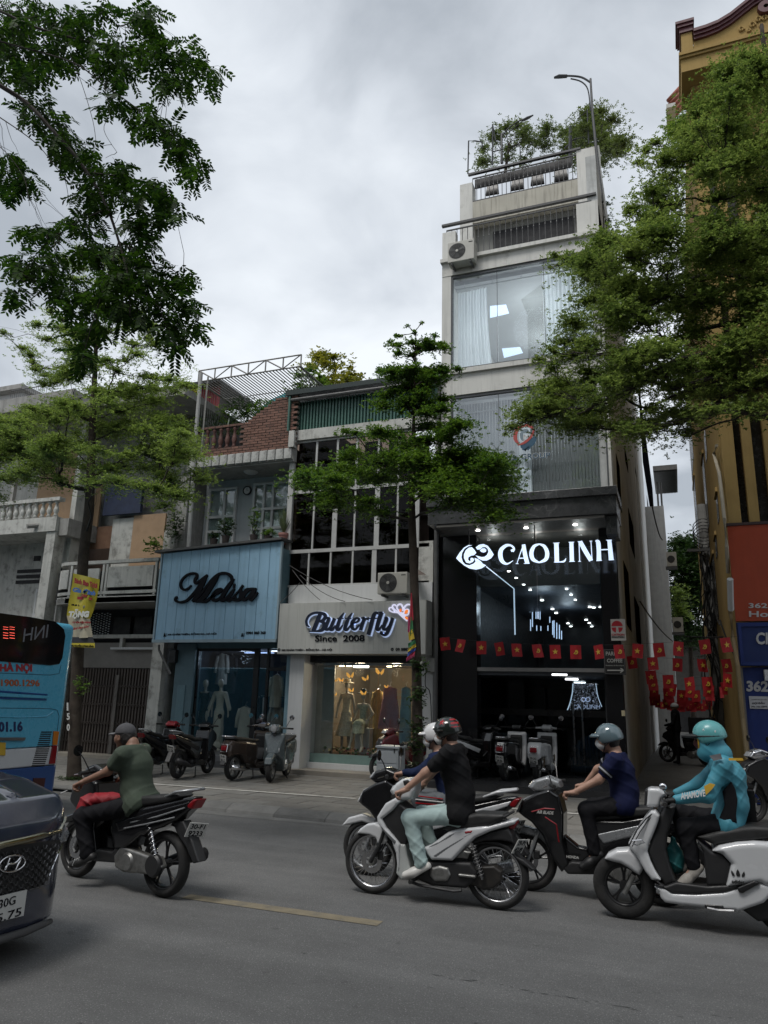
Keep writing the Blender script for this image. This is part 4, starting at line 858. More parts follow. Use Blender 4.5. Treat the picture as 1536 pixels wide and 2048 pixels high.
box('pier',TX0,-4.74,16.57,16.8,13.08,13.92,TOWERW,tw);box('pier',-1.62,TX1,16.57,18.25,13.08,13.95,TOWERW,tw)
box('pier',TX0,-4.72,18.3,18.7,13.08,16.7,TOWERW,tw);box('pier',-1.72,TX1,18.3,18.7,13.95,16.95,TOWERW,tw)
box('terrace_band',-4.72,-1.72,18.3,18.6,15.3,16.02,mat('stained_band',(.42,.40,.34),.85,n=.08,ns=2,streak=.85,b=.2),tw)
box('terrace_floor',TX0,TX1,18.7,30,15.25,15.45,TOWERW,tw)
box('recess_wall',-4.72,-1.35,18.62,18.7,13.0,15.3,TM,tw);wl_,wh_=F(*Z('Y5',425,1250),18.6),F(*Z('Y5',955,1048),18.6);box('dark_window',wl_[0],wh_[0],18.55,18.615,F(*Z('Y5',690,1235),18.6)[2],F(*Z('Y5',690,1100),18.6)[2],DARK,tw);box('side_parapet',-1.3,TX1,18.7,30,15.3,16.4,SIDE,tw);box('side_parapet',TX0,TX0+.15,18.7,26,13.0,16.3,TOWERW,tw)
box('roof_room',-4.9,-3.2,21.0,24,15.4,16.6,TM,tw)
RAIL=mat('dark_railing',(.03,.032,.035),.45,n=.1)
def railing(x0,x1,y,z0,z1,n,nm,lab,side=None):
 t=thing('railing',lab,'railing',((x0+x1)/2,y,z0))
 box('top_rail',x0-.12,x1+.12,y-.06,y+.03,z1,z1+.06,RAIL,t);box('mid_rail',x0,x1,y-.02,y+.015,z1-.14,z1-.11,RAIL,t);box('bottom_rail',x0,x1,y-.015,y+.015,z0,z0+.03,RAIL,t)
 p0=None
 for i in range(n+1):
  if p0 is None:
   b=MB();b.cyl((x0,y,z0+.03),(x0,y,z1-.14),.011,n=5);b.ball((x0,y,(z0+z1)/2),(.018,.018,.04),6);p0=b.build('railing_bar',RAIL,t)
  else:instance(p0,'railing_bar',t,((x1-x0)/n*i,0,0))
 return t
railing(-5.0,-1.25,16.62,13.1,14.12,26,'r','dark balcony railing of the tower above the air conditioner')
railing(-4.72,-1.72,18.32,16.03,16.95,24,'r','topmost dark railing round the tower roof terrace')
box('terrace_board',-4.7,-1.9,18.5,18.54,16.62,16.93,BLACK,tw)
ax_=F(*Z('Y5',125,1370),16.3);bx=F(*Z('Y5',300,1230),16.3)
aircon((ax_[0],16.2,ax_[2]),bx[0]-ax_[0],.58,.32,'air conditioner unit hanging high on the left of the tower')
for i,(px,py)in enumerate(((985,378),(1035,368),(1122,350),(1075,358))):
 c=F(px,py,18.75);t=thing('terrace_chair',['black chair back at the left of the roof terrace','black chair in the middle of the roof terrace','black chair at the right of the roof terrace','black chair between others on the roof terrace'][i],'chair',(c[0],18.75,15.45),'chairs on the roof terrace')
 z_=c[2];MB().add([(c[0]-.2,18.7,z_-.2),(c[0]+.2,18.7,z_-.22),(c[0]+.16,18.75,z_+.2),(c[0]-.16,18.75,z_+.22),(c[0]-.2,18.76,z_-.2),(c[0]+.2,18.76,z_-.22),(c[0]+.16,18.8,z_+.2),(c[0]-.16,18.8,z_+.22)],[(0,1,2,3),(7,6,5,4),(0,3,7,4),(1,5,6,2),(2,6,7,3)]).build('backrest',BLACK,t)
 box('seat',c[0]-.22,c[0]+.22,18.78,19.2,15.9,15.96,BLACK,t)
 for sx in(-.2,.2):
  for sy in(18.8,19.18):MB().cyl((c[0]+sx,sy,15.45),(c[0]+sx,sy,15.9),.015,n=5).build('leg',BLACK,t)
def lamp(name,lab,pole,arms,par=None):
 t=thing(name,lab,'street lamp',tuple(pole[0]))
 MB().tube(pole,np.linspace(.045,.03,len(pole)),7).build('pole',RAIL,t)
 for a,r in arms:MB().tube(smooth_pts(a,4),r,6).build('arm',RAIL,t)
 return t
def Y5(x,y,D):return F(*Z('Y5',x,y),D)
t=lamp('curved_lamp','tall black curved lamp post clamped to the tower corner',[Y5(1150,950,18.2),Y5(1110,600,18.2),Y5(1085,350,18.2),Y5(1072,125,18.2)],[([Y5(1072,150,18.2),Y5(1010,115,18.2),Y5(930,106,18.2),Y5(850,110,18.2)],.028),([Y5(1072,340,18.2),Y5(1055,200,18.2),Y5(1010,145,18.2),Y5(940,125,18.2)],.02)])
MB().tube([Y5(915,108,18.2),Y5(860,110,18.2),Y5(828,118,18.2)],[.05,.06,.03],6).build('lamp_head',RAIL,t)
t=lamp('curved_lamp','short black curved lamp on the left of the roof terrace',[Y5(480,690,19.5),Y5(478,490,19.5)],[([Y5(480,510,19.5),Y5(530,450,19.5),Y5(600,405,19.5),Y5(650,385,19.5)],.02),([Y5(495,540,19.5),Y5(530,480,19.5),Y5(610,415,19.5)],.014)])
MB().tube([Y5(610,408,19.5),Y5(650,388,19.5),Y5(690,368,19.5)],[.03,.05,.02],6).build('lamp_head',RAIL,t)
for i,P in enumerate(([(253,760),(258,540),(300,540),(348,548),(348,590)],[(418,700),(418,430),(438,540)],[(415,700),(415,615),(600,565),(605,660)],[(1060,560),(1050,335),(985,395)],[(935,700),(938,450)],[(900,590),(960,530),(1080,500)])):
 tag(MB().tube([Y5(*p,18.9+.2*i)for p in P],.055 if i==4 else .022,6).build('roof_frame_tube',RAIL),['hooked black tube at the far left of the roof terrace','pointed black tube frame left on the roof terrace','square black tube frame on the roof terrace','tall thin black tube hook beside the tall lamp','thick grey post on the roof terrace','arched black tube near the right of the roof terrace'][i],'tube frame')
SLIT=mat('slit_glass',(.004,.004,.005),1,n=0,spec=0)
def sideq(par,a,b,m=SLIT,x=-1.1,dep=.012,name='slit_window',zk='Y7',frame=None):
 p=FX(*Z(zk,*a),x);q=FX(*Z(zk,*b),x);y0,y1=sorted((p[1],q[1]));z0,z1=sorted((p[2],q[2]))
 s=1 if x>0 else-1
 o=box(name,*sorted((x,x-s*dep)),y0,y1,z0,z1,m,par)
 if frame:
  MB().box(*sorted((x-s*.002,x-s*.05)),y0-.08,y1+.08,z1,z1+.1).build('window_hood',frame,par)
 return o
for a,b in(((188,800),(235,1205)),((216,500),(255,790)),((286,685),(335,950)),((250,1000),(292,1300)),((316,1110),(360,1400)),((346,790),(390,1100)),((256,270),(303,530)),((322,430),(356,720)),((300,240),(355,390)),((196,160),(216,300)),((146,190),(180,530)),((384,1180),(405,1400))):sideq(tw,a,b)
PIERM=mat('black_glass_pier',(.008,.008,.009),.12,n=.1)
box('black_pier',TX0,F(955,1300,16.6)[0],16.55,16.9,.12,5.62,PIERM,tw);box('black_pier',F(1208,1300,16.6)[0],TX1,16.58,16.9,.12,5.62,PIERM,tw);MB().cyl((-5.13,16.35,.2),(-5.13,16.35,6),.05,n=8).build('downpipe',IRON,tw)
sx0,sx1=F(955,1300,16.6)[0],F(1208,1300,16.6)[0]
box('glazing_bar',sx0,sx1,16.56,16.64,2.5,2.58,mat('bar_grey',(.12,.12,.12),.4),tw)
for px in(953,1080):box('glazing_bar',F(px,1070,16.6)[0]-.01,F(px,1070,16.6)[0]+.01,15.9,15.92,5.2,5.62,BLACK,tw)
BG=glassm('front_glass_clear',(.75,.8,.82),1.5,0,.35)
for a,b,z0,z1 in((sx0,(sx0+sx1)/2-.01,2.59,5.6),((sx0+sx1)/2+.01,sx1,2.59,5.6)):box('pane',a,b,16.6,16.61,z0,z1,BG,tw)
for a,b in((-4.7,F(1050,1420,18.2)[0]),(F(1052,1420,18.2)[0],F(1165,1420,18.2)[0]),(F(1167,1420,18.2)[0],-1.5)):box('pane',a,b,18.2,18.21,.15,2.4,BG,tw)
box('glazing_bar',-4.7,-1.5,18.18,18.24,1.55,1.7,BLACK,tw)
for px in(1148,1166):MB().cyl((F(px,1450,18.1)[0],18.1,.5),(F(px,1450,18.1)[0],18.1,1.9),.025,n=8).build('door_handle',STEEL,tw)
lob=thing('lobby','dark double height lobby with small ceiling lights behind black glass','room',(-3,20,.1))
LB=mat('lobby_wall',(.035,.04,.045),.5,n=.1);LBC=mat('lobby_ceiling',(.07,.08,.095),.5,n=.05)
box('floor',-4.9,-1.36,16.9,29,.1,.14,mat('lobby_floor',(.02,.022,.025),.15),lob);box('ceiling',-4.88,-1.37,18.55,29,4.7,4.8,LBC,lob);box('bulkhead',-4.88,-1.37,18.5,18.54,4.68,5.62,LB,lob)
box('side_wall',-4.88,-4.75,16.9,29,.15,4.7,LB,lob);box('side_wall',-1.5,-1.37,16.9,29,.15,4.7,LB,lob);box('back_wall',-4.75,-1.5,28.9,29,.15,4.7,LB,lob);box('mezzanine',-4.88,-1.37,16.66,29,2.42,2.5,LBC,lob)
SPOT=glow('downlight',(1,.98,.95),9);COOL=glow('cool_led',(.6,.74,.9),.7)
def on_plane_z(px,py,z):
 d=ray(px,py);return CAM+d*((z-CAM[2])/d[2])
def disc(c,r,m,par,nm='downlight',n=12):return MB().lathe([(0.001,-.012),(r,-.012),(r,0)],c,n).build(nm,m,par)
for x,y in((322,78),(682,58),(1050,35)):disc(on_plane_z(*Z('8',x,y),5.62),.045,SPOT,tw)
for x,y in((553,382),(609,433),(664,482),(713,524),(986,517),(1020,559),(1051,598),(880,667),(908,697),(802,601),(1132,748),(1156,772),(1174,797),(996,774),(1018,797),(1160,652),(1190,656),(1240,652)):
 p=on_plane_z(*Z('8',x,y),4.68)
 if p[1]>28.5:p=F(*Z('8',x,y),28.5)
 disc(p,.035 if y<600 else .05,SPOT,lob)
b=MB();pts=[on_plane_z(*Z('8',385,350),4.66),on_plane_z(*Z('8',592,515),4.66)];b.tube(pts,.012,5);yv=pts[1][1];b.tube([F(*Z('8',592,515),yv),F(*Z('8',600,860),yv)],.018,5);b.build('led_strip',COOL,lob)
for i,(x,y0,y1)in enumerate(((712,600,690),(716,745,830),(730,690,800),(757,645,740),(772,655,740),(787,670,745),(762,790,830),(793,795,830),(860,725,770),(882,755,860),(892,752,880),(912,770,890),(932,785,890),(948,830,895),(846,790,830))):
 MB().cyl(F(*Z('8',x,y0),24),F(*Z('8',x,y1),24),.014,n=4).build('hanging_light_tube',mat('tube_glass',(.4,.5,.6),.3,em=((.6,.75,1),.35 if i%3 else .9)),lob)
ch=MB();c=F(*Z('8',905,345),19.2);cm=F(*Z('8',905,430),20)
for i in range(900):
 a=random.uniform(0,2*pi);r=sqrt(random.random());p=c+np.array([r*.95*cos(a),.45*r*sin(a),random.uniform(-.05,.03)]);s=random.uniform(.006,.013);ch.add([p+(s,0,0),p+(0,s,0),p-(s,0,0),p-(0,0,s*2)],[(0,1,3),(1,2,3)],random.random()<.28)
for i in range(60):
 d=np.array([random.gauss(0,1)for _ in range(3)]);d/=np.linalg.norm(d);p=cm+d*.2;s=.012;ch.add([p+(s,0,0),p+(0,s,0),p-(s,0,0),p-(0,0,s*2)],[(0,1,3),(1,2,3)],2)
ch.build('crystal_ceiling',[mat('crystal_dim',(.3,.33,.36),.2),glow('crystal_lit',(.8,.9,1),1.0),glow('crystal_gold',(1,.8,.5),1.2)],lob,kind='stuff')
for x,y in((930,1153),(1022,1188),(1082,1213)):p=on_plane_z(*Z('8',x,y),2.4);MB().box(p[0]-.14,p[0]+.14,p[1],p[1]+.1,2.37,2.4).build('ceiling_lamp',glow('lobby_lamp',(.95,.97,1),3),lob)
sp=MB();RNGL=random.Random(5)
for i in range(520):
 u,v=RNGL.random(),RNGL.random();x=1035+v*-30*(v>.5)+(1205-1035+v*50)*u;y=1225+v*200
 p=F(*Z('8',x,y),18.6);s=RNGL.uniform(.003,.008);sp.add([p+(s,0,0),p+(0,0,s),p-(s,0,0),p-(0,0,s)],[(0,1,2,3)])
sp.build('glitter',glow('glitter',(.7,.75,.9),.5),lob,kind='stuff')
b=MB();trace(b,'8',18.5,[[(1033,1225,5),(1030,1290,6),(1012,1370,6),(990,1430,6)],[(1205,1225,4),(1220,1320,4),(1250,1400,4)]],.01);b.build('led_outline',COOL,lob)
DIM=glow('dim_letter',(.5,.58,.8),.5)
textF('lettering','CAOLINH',[Z('8',1032,1414),Z('8',1236,1414),Z('8',1032,1384)],18.4,DIM,lob,.01)
b=MB();
for cx in(1112,1146):trace(b,'8',18.4,[[(cx+16*cos(a),1345+15*sin(a),6)for a in np.linspace(0,2*pi,9)]],.01)
b.build('logo_ring',DIM,lob)
box('counter',F(970,1500,18.5)[0],F(1052,1500,18.5)[0],18.4,19,.15,F(1000,1466,18.4)[2],mat('white_counter',(.25,.26,.26),.4),lob)
ac_=F(1195,1530,18.9);arm=thing('striped_armchair','blue armchair with ribbed back behind the lobby glass','armchair',(ac_[0],19.2,.15))
STRP=mat('blue_velvet',(.045,.10,.16),.6,n=.1)
for i in range(13):
 u=(i-6)/6;x=F(1188,1500,19)[0]+u*.5;h=.62+.52*sqrt(max(0,1-u*u));MB().cyl((x,19-.08*(1-u*u),.3),(x,19-.08*(1-u*u),h),.043,.036,7).build('back_rib',STRP,arm,smooth=True)
box('seat',F(1188,1500,19)[0]-.5,F(1188,1500,19)[0]+.5,18.5,19,.3,.45,STRP,arm,bevel=.04)
for s_ in(-.4,.4):MB().cyl((F(1188,1500,19)[0]+s_,18.6,.15),(F(1188,1500,19)[0]+s_,18.6,.3),.02,n=5).build('leg',BLACK,arm)
pl_=MB()
for i in range(80):
 c=F(*Z('8',random.uniform(370,560),random.uniform(395,640)),20+random.random());d=np.array([random.uniform(-.12,.12),0,random.uniform(.02,.2)]);pl_.tube([c,c+d*.5+(0,0,.02),c+d],[.004,.008,.001],3)
pl_.build('dried_branches',mat('dark_leaf_decor',(.03,.025,.02),.8),lob,kind='stuff')
ls=thing('lit_sign','glowing white letters CAOLINH with an infinity knot logo under the black canopy','sign',tuple(F(1065,1110,15.8)))
del ls['label'];ls['label']='glowing white capital letters with a looped knot logo under the black marble canopy'
LIT=glow('lit_letter',(.62,.74,.92),.74)
D=15.85
def CT(*st,th=.012):b=MB();trace(b,'C',D,st,th,.84,6);return b
LT={'C':[[(560,178,24),(572,150,22),(545,122,20),(500,122,30),(455,160,42),(446,215,46),(465,270,38),(510,292,18),(565,262,5)],[(545,172,24),(562,165,24)]],'A':[[(600,290,6),(630,200,8),(662,115,10)],[(662,112,36),(675,200,42),(697,288,42)],[(622,240,10),(690,238,10)],[(590,291,6),(615,291,6)],[(665,289,6),(718,288,6)]],'O':[[(808,108,14),(760,130,32),(735,190,42),(750,250,38),(808,280,14)],[(808,108,14),(855,130,32),(882,190,40),(868,250,36),(808,280,14)]],'L':[[(967,98,44),(972,276,44)],[(937,99,5),(996,96,5)],[(945,277,6),(1000,275,10),(1040,268,18),(1057,240,4)]],'I':[[(1107,90,40),(1112,270,40)],[(1080,91,5),(1134,89,5)],[(1086,272,5),(1140,269,5)]],'N':[[(1178,84,8),(1184,268,8)],[(1188,84,40),(1235,170,44),(1290,262,40)],[(1289,80,8),(1300,262,8)],[(1165,85,5),(1200,84,5)],[(1276,81,5),(1302,80,5)],[(1170,270,5),(1196,269,5)]],'H':[[(1330,80,10),(1355,90,40),(1362,170,40),(1364,262,44)],[(1460,70,38),(1470,170,42),(1478,254,46)],[(1372,162,10),(1462,158,10)],[(1430,72,5),(1484,70,5)],[(1340,264,6),(1392,260,6)],[(1455,257,6),(1505,254,6)]]}
for k_,st_ in LT.items():CT(*st_).build('letter_'+k_.lower(),LIT,ls)
for k_,P_ in enumerate(([(35,240),(70,185),(110,140),(150,118),(182,120),(150,128),(112,152),(90,190),(84,230),(95,270),(120,298),(158,306),(195,292),(216,272),(245,275),(285,292),(314,306),(270,335),(220,346),(160,336),(110,308),(62,268)],[(108,240),(108,205),(125,165),(155,141),(182,138),(205,162),(222,190),(200,212),(172,216),(148,232),(146,252),(158,268),(172,262),(166,248),(176,236),(192,238),(204,252),(190,274),(160,288),(128,280)],[(206,238),(235,246),(262,266),(284,290),(240,272),(216,270)],[(218,140),(250,115),(290,108),(330,125),(360,165),(384,205),(360,240),(320,262),(280,262),(245,245),(215,213),(245,222),(275,230),(302,226),(324,208),(336,180),(328,152),(304,134),(276,138),(258,158),(232,160)],[(256,170),(276,150),(300,148),(316,162),(310,180),(290,187),(270,182)])):
 Q_=[F(*Z('C',*p),D)for p in P_];MB().prism([(p[0],p[2])for p in Q_],D-.015-.001*k_,D).build('knot_logo',LIT,ls)
ld=bpy.data.lights.new('sign_glow','POINT')
ld.energy=5;ld.color=(1,.96,.9);ld.shadow_soft_size=.1
for x in(-3.9,-2.9,-1.9):
 lo=bpy.data.objects.new('soffit_lamp',ld);COL.objects.link(lo);lo.location=(x,17.0,5.4)
ld2=bpy.data.lights.new('lobby_lamp','POINT');ld2.energy=9;ld2.color=(.8,.9,1);ld2.shadow_soft_size=.2
for x,y in((-3.2,19.8),(-3.0,23)):lo=bpy.data.objects.new('lobby_lamp',ld2);COL.objects.link(lo);lo.location=(x,y,4.3)
s1=thing('red_logo_sign','white square sign with a red sun disc logo on the black pier','sign',tuple(F(1234,1262,16.5)))
def Q(x,y,D=16.5):return F(*Z('Q',x,y),D)
box('panel',Q(290,0)[0],Q(718,0)[0],16.5,16.54,Q(400,895)[2],Q(400,268)[2],mat('sign_offwhite',(.38,.37,.34),.5,n=.03),s1)
c=Q(500,495);R_=(Q(665,495)-Q(335,495))[0]/2;SR=mat('sign_red',(.32,.012,.02),.5,n=0)
b=MB();b.prism([(c[0]+R_*cos(a),c[2]+.015+R_*sin(a))for a in np.linspace(0.02,pi-.02,16)],16.494,16.5);b.build('sun_disc',SR,s1)
b=MB();b.prism([(c[0]+R_*cos(a),c[2]-.008+R_*sin(a))for a in np.linspace(pi+.05,1.5*pi-.25,8)]+[(c[0]-.02,c[2]-.01)],16.494,16.5);b.prism([(c[0]+R_*cos(a),c[2]-.008+R_*sin(a))for a in np.linspace(1.5*pi+.3,2*pi-.05,8)]+[(c[0]+.02,c[2]-.01)],16.494,16.5);b.build('sun_disc',SR,s1)
textF('lettering','CATION',[Z('Q',340,752),Z('Q',712,752),Z('Q',340,690)],16.495,SR,s1,.005,bold=.03);textF('lettering','SOLUTION',[Z('Q',345,815),Z('Q',712,815),Z('Q',345,768)],16.495,INK,s1,.005,bold=.03)
s2=thing('coffee_sign','black sign with white arrow for coffee beside the alley corner','sign',tuple(Q(430,1520)))
x0_,x1_=Q(120,1500)[0],Q(745,1500)[0];z0_,z1_=Q(430,1890)[2],Q(430,1150)[2]
box('panel',x0_,x1_,16.44,16.5,z0_,z1_,mat('sign_black',(.006,.006,.006),.5,n=0),s2);LW=mat('letter_grey',(.33,.33,.31),.5,n=0)
b=MB();e_=.008
b.box(x0_+.01,x1_-.01,16.435,16.44,z0_+.01,z0_+.01+e_).box(x0_+.01,x1_-.01,16.435,16.44,z1_-.01-e_,z1_-.01).box(x0_+.01,x0_+.01+e_,16.435,16.44,z0_+.019,z1_-.019).box(x1_-.01-e_,x1_-.01,16.435,16.44,z0_+.019,z1_-.019).build('border_line',mat('dim_line',(.1,.1,.1),.5,n=0),s2)
textF('lettering','PARRISH',[Z('Q',170,1335),Z('Q',660,1335),Z('Q',170,1215)],16.435,LW,s2,.005,bold=.01);textF('lettering','COFFEE',[Z('Q',205,1535),Z('Q',655,1535),Z('Q',205,1425)],16.435,LW,s2,.005,bold=.02)
textF('lettering','Roastery & Boutique',[Z('Q',170,1650),Z('Q',700,1650),Z('Q',170,1605)],16.435,LW,s2,.005)
b=MB();trace(b,'Q',16.434,[[(215,1765,34),(670,1765,34)],[(600,1705,30),(680,1765,34),(590,1830,30)]],.006,k=3);b.build('arrow',LW,s2)
box('switch_plate',F(1243,1425,16.55)[0],F(1250,1425,16.55)[0],16.55,16.58,F(1246,1432,16.55)[2],F(1246,1421,16.55)[2],mat('ivory_plate',(.4,.35,.22),.5),tw)
AG=mat('alley_concrete',(.10,.098,.09),.85,n=.15,ns=2,b=.4,bs=40,dirt=((.05,.05,.045),.6,1,.5))
MB().add([(-1.1,16.4,.118),(1.15,16.3,.118),(1.3,60,.3),(-1.1,60,.3)],[(0,1,2,3)]).build('alley',AG,kind='structure')
pv2=MB().box(-4.9,-1.12,15.15,18.9,.11,.25);pv2.build('doorstep',mat('dark_floor_tile',(.03,.03,.032),.35,n=.15),tw)
W2=thing('alley_house','white rendered house behind the tower along the alley','building',(-2,31,0))
AW=mat('alley_white',(.68,.69,.68),.8,n=.06,ns=1,streak=.35)
pa=FX(*Z('Y7',455,800),-1.0);box('wall',-5,-1.02,31.02,38,0,15.5,AW,W2)
p1=F(*Z('Y7',375,480),38);box('wall',-5,F(*Z('Y7',440,800),38.1)[0],38.02,46,0,F(*Z('Y7',410,490),38.1)[2],mat('alley_grey',(.34,.35,.36),.8,n=.08,streak=.3),W2)
cx0=F(*Z('Y7',360,300),38)[0];cx1=F(*Z('Y7',500,330),38)[0];zt=F(*Z('Y7',430,270),38)[2];zb=F(*Z('Y7',440,400),38)[2]
box('canopy_roof',cx0,cx1,37.6,42,zt-.25,zt,IRON,W2);cn=MB()
for i in range(14):cn.box(cx0+.05+i*(cx1-cx0-.1)/14,cx0+.05+(i+.5)*(cx1-cx0-.1)/14,37.7,41.9,zt-.3,zt-.252)
cn.build('canopy_rib',BLACK,W2)
for x in(cx0+.3,cx1-1.0):MB().cyl((x,38.5,zb-1.6),(x,38.5,zt-.6),.05,n=5).build('canopy_post',IRON,W2)
def alley_ac(px,py,D,lab):
 c=F(px,py,D);t=thing('air_conditioner',lab,'air conditioner',tuple(c));box('case',c[0]-.2,c[0]+.2,c[1],c[1]+.7,c[2]-.3,c[2]+.3,ACW,t);MB().lathe([(0,0),(.15,0),(.15,.01)],(c[0]-.02,c[1]-.012,c[2]),16,'y').build('fan_opening',FAN,t);MB().box(c[0]-.25,c[0]+.22,c[1],c[1]+.6,c[2]-.37,c[2]-.31).build('bracket',IRON,t)
alley_ac(1343,1118,33,'upper small air conditioner on the left wall deep in the alley');alley_ac(1356,1249,33,'lower small air conditioner on the left wall of the alley')
eh=thing('alley_end_house','dark house closing the far end of the alley','building',(0,56,0));box('wall',-3,4,56,60,0,6.5,mat('end_wall',(.06,.055,.05),.8,n=.2),eh);box('roof',-3.2,4.2,55.5,60,6.5,6.7,CONC,eh);box('door',-.6,.7,55.93,55.99,.3,2.6,DARK,eh)
YEL=mat('yellow_stucco',(.36,.25,.10),.95,spec=.1,n=.08,ns=1.5,b=.2,streak=.22,dirt=((.2,.13,.06),.4,1.2,.55));MAR=mat('maroon_paint',(.085,.022,.028),.5,n=.1);YELD=mat('brown_glass',(.02,.016,.012),.25,n=.2)
yb=thing('yellow_building','ornate yellow building with maroon curved pediment and blue orange shop front','building',(4,16,0))
box('wall',1.12,8,16.25,34,0,16.5,YEL,yb)
PX=[(1457,1484,0),(1503,1524,0)]
for a,b_ in((1457,1484),(1500,1521),(1545,1570)):
 box('pilaster',F(a,1050,16)[0],F(b_,1050,16)[0],16.0,16.25,5.3,15.2,YEL,yb,bevel=.01)
for a,b_ in((1486,1498),(1523,1543)):box('window_strip',F(a,1050,16)[0]-.02,F(b_,1050,16)[0]+.02,16.2,16.245,5.3,15,YELD,yb)
for z in(8.4,11.6):box('storey_band',1.08,8,15.96,16.25,z,z+.35,YEL,yb)
box('capital',1.15,1.9,15.6,16.25,15.6,15.95,YEL,yb,bevel=.05);box('capital_top',1.1,2.0,15.5,16.25,15.95,16.06,MAR,yb)
FD=15.1;fl=F(1362,130,FD);zf0=F(1363,145,FD)[2];zf1=F(1361,112,FD)[2];
box('fascia',fl[0],9,FD,16.3,zf0,zf1-.12,YEL,yb);box('fascia_moulding',fl[0]-.02,9,FD-.05,16.3,zf1-.12,zf1-.06,YEL,yb);box('fascia_moulding',fl[0]-.03,9,FD-.09,16.3,zf1-.058,zf1+.02,YEL,yb)
pw0=F(*Z('Y8',757,430),FD)[0];pw1=F(*Z('Y8',848,400),FD)[0];zp=F(*Z('Y8',800,235),FD)[2]
box('corner_block',pw0,pw1,FD,FD+.5,zf1+.02,zp-.1,YEL,yb,bevel=.01)
cb=MB();cb.box(pw0-.03,pw1+.02,FD-.04,FD+.54,zp-.1,zp+.02).box(pw0-.07,pw1+.04,FD-.08,FD+.58,zp+.022,zp+.1).box(pw0-.1,pw1+.06,FD-.11,FD+.61,zp+.102,zp+.17).build('block_cap',MAR,yb)
cp=[F(*Z('Y8',x,y),FD)for x,y in((850,300),(950,270),(1050,230),(1150,170),(1250,90),(1340,20),(1420,-30),(1600,-90),(1800,-110))]
Pp=[(p[0],p[2])for p in cp]
pd=MB();pd.prism([(pw1-.02,zf1+.02)]+[(a,b-.02)for a,b in Pp]+[(Pp[-1][0],zf1+.02)],FD+.05,FD+.3);pd.build('pediment',YEL,yb)
for th_,dy in((0.0,.0),(.075,-.04),(.15,-.08)):
 V=[];
 for a,b in Pp:V+=[(a,FD-.02+dy,b+th_-.09),(a,FD-.02+dy,b+th_-.012),(a,FD+.3,b+th_-.012),(a,FD+.3,b+th_-.09)]
 n=len(Pp);MB().add(V,[(4*i+j,4*i+(j+1)%4,4*i+4+(j+1)%4,4*i+4+j)for i in range(n-1)for j in range(4)]+[(0,1,2,3)]).build('curved_cornice',MAR,yb)
MB().lathe([(.05,-.05),(.16,-.05),(.17,0),(.17,.1)],F(*Z('Y8',1440,60),FD),18,'y').build('scroll',MAR,yb,smooth=30)
orn=MB()
for x0_,y0_,r_ in((1240,240,24),(1330,205,28),(1380,160,26),(1430,150,26),(1300,250,16),(1400,210,16)):
 orn.tube([F(*Z('Y8',x0_+r_*(1-t*.1)*cos(t),y0_-r_*(1-t*.1)*sin(t)),FD+.03)for t in np.linspace(0,7,16)],.022,5)
orn.build('relief_ornament',YEL,yb)
for a,b in(((590,400),(625,690)),((640,260),(680,590)),((690,830),(735,1120)),((718,450),(738,560)),((712,690),(728,760)),((560,60),(590,200))):sideq(yb,a,b,m=YELD,x=1.12,frame=YEL,name='alley_window')
sideq(yb,(650,100),(668,190),m=YELD,x=1.12,name='alley_window')
MB().tube([FX(*Z('Y7',x,y),1.05)for x,y in((720,145),(705,190),(735,300),(765,560),(778,720),(785,870))],.035,6).build('drain_pipe',mat('pale_pipe',(.4,.36,.28),.5,n=.1),yb)
MB().tube([FX(*Z('Y7',x,y),1.02)for x,y in((790,900),(800,1100),(815,1250),(840,1400),(870,1700),(900,1950))],.04,6).build('drain_pipe',mat('brown_pipe',(.22,.16,.08),.6,n=.1),yb)
MB().tube([FX(*Z('Y7',x,y),1.0)for x,y in((797,905),(802,1080))],.055,6).build('pipe_joint',WHITEC,yb)
tl=F(1338,222,20);rf=MB();n=5
lr=thing('tiled_eave','small terracotta tiled eave on the alley side of the yellow building','roof',tuple(tl))
a=FX(1336,222,.9)
for i in range(n):
 y=a[1]-.5+i*.25;rf.tube([(.9,y,a[2]-.05),(1.4,y,a[2]+.45)],.07,7)
rf.build('roof_tile',mat('terracotta',(.22,.06,.035),.7,n=.2),lr,smooth=True);box('eave_board',.84,1.12,a[1]-.5,a[1]+.7,a[2]-.3,a[2]-.16,WHITEW,lr)
ORG_=mat('orange_panel',(.36,.055,.02),.45,n=.06,streak=.15);BL1=mat('blue_fascia',(.012,.028,.12),.45,n=.08);BL2=mat('blue_panel',(.012,.030,.155),.5,n=.08,streak=.1);LTR=mat('cut_letter',(.5,.5,.5),.5,n=0)
os_=thing('orange_sign','orange red shop fascia with white address lettering at the right edge','sign',(2.5,15.9,3.47))
box('panel',1.1,2.9,15.9,16.0,3.47,5.36,ORG_,os_);box('panel',2.905,5,15.9,16.0,3.47,5.36,ORG_,os_);box('trim',1.06,5,15.88,16.02,5.365,5.42,mat('dark_trim',(.05,.03,.03),.5),os_)
textF('lettering','362 KHÂM THIÊN',[(1497,1216),(1705,1218),(1497,1204)],15.9,LTR,os_,.02,bold=.02);textF('lettering','Hotline: 098',[(1498,1234),(1660,1236),(1498,1222)],15.9,LTR,os_,.02,bold=.02)
bs2=thing('blue_fascia_sign','narrow blue fascia with white letters below the orange sign','sign',(2.5,15.9,2.6))
box('panel',1.1,5,15.86,16.0,2.62,3.44,BL1,bs2);box('frame',1.12,5,15.83,15.86,3.36,3.43,BL2,bs2);box('frame',1.12,5,15.83,15.86,2.63,2.7,BL2,bs2);box('frame',1.12,1.18,15.83,15.86,2.701,3.359,BL2,bs2)
textF('lettering','CH',[(1512,1289),(1548,1289),(1512,1265)],15.86,LTR,bs2,.05,bold=.03)
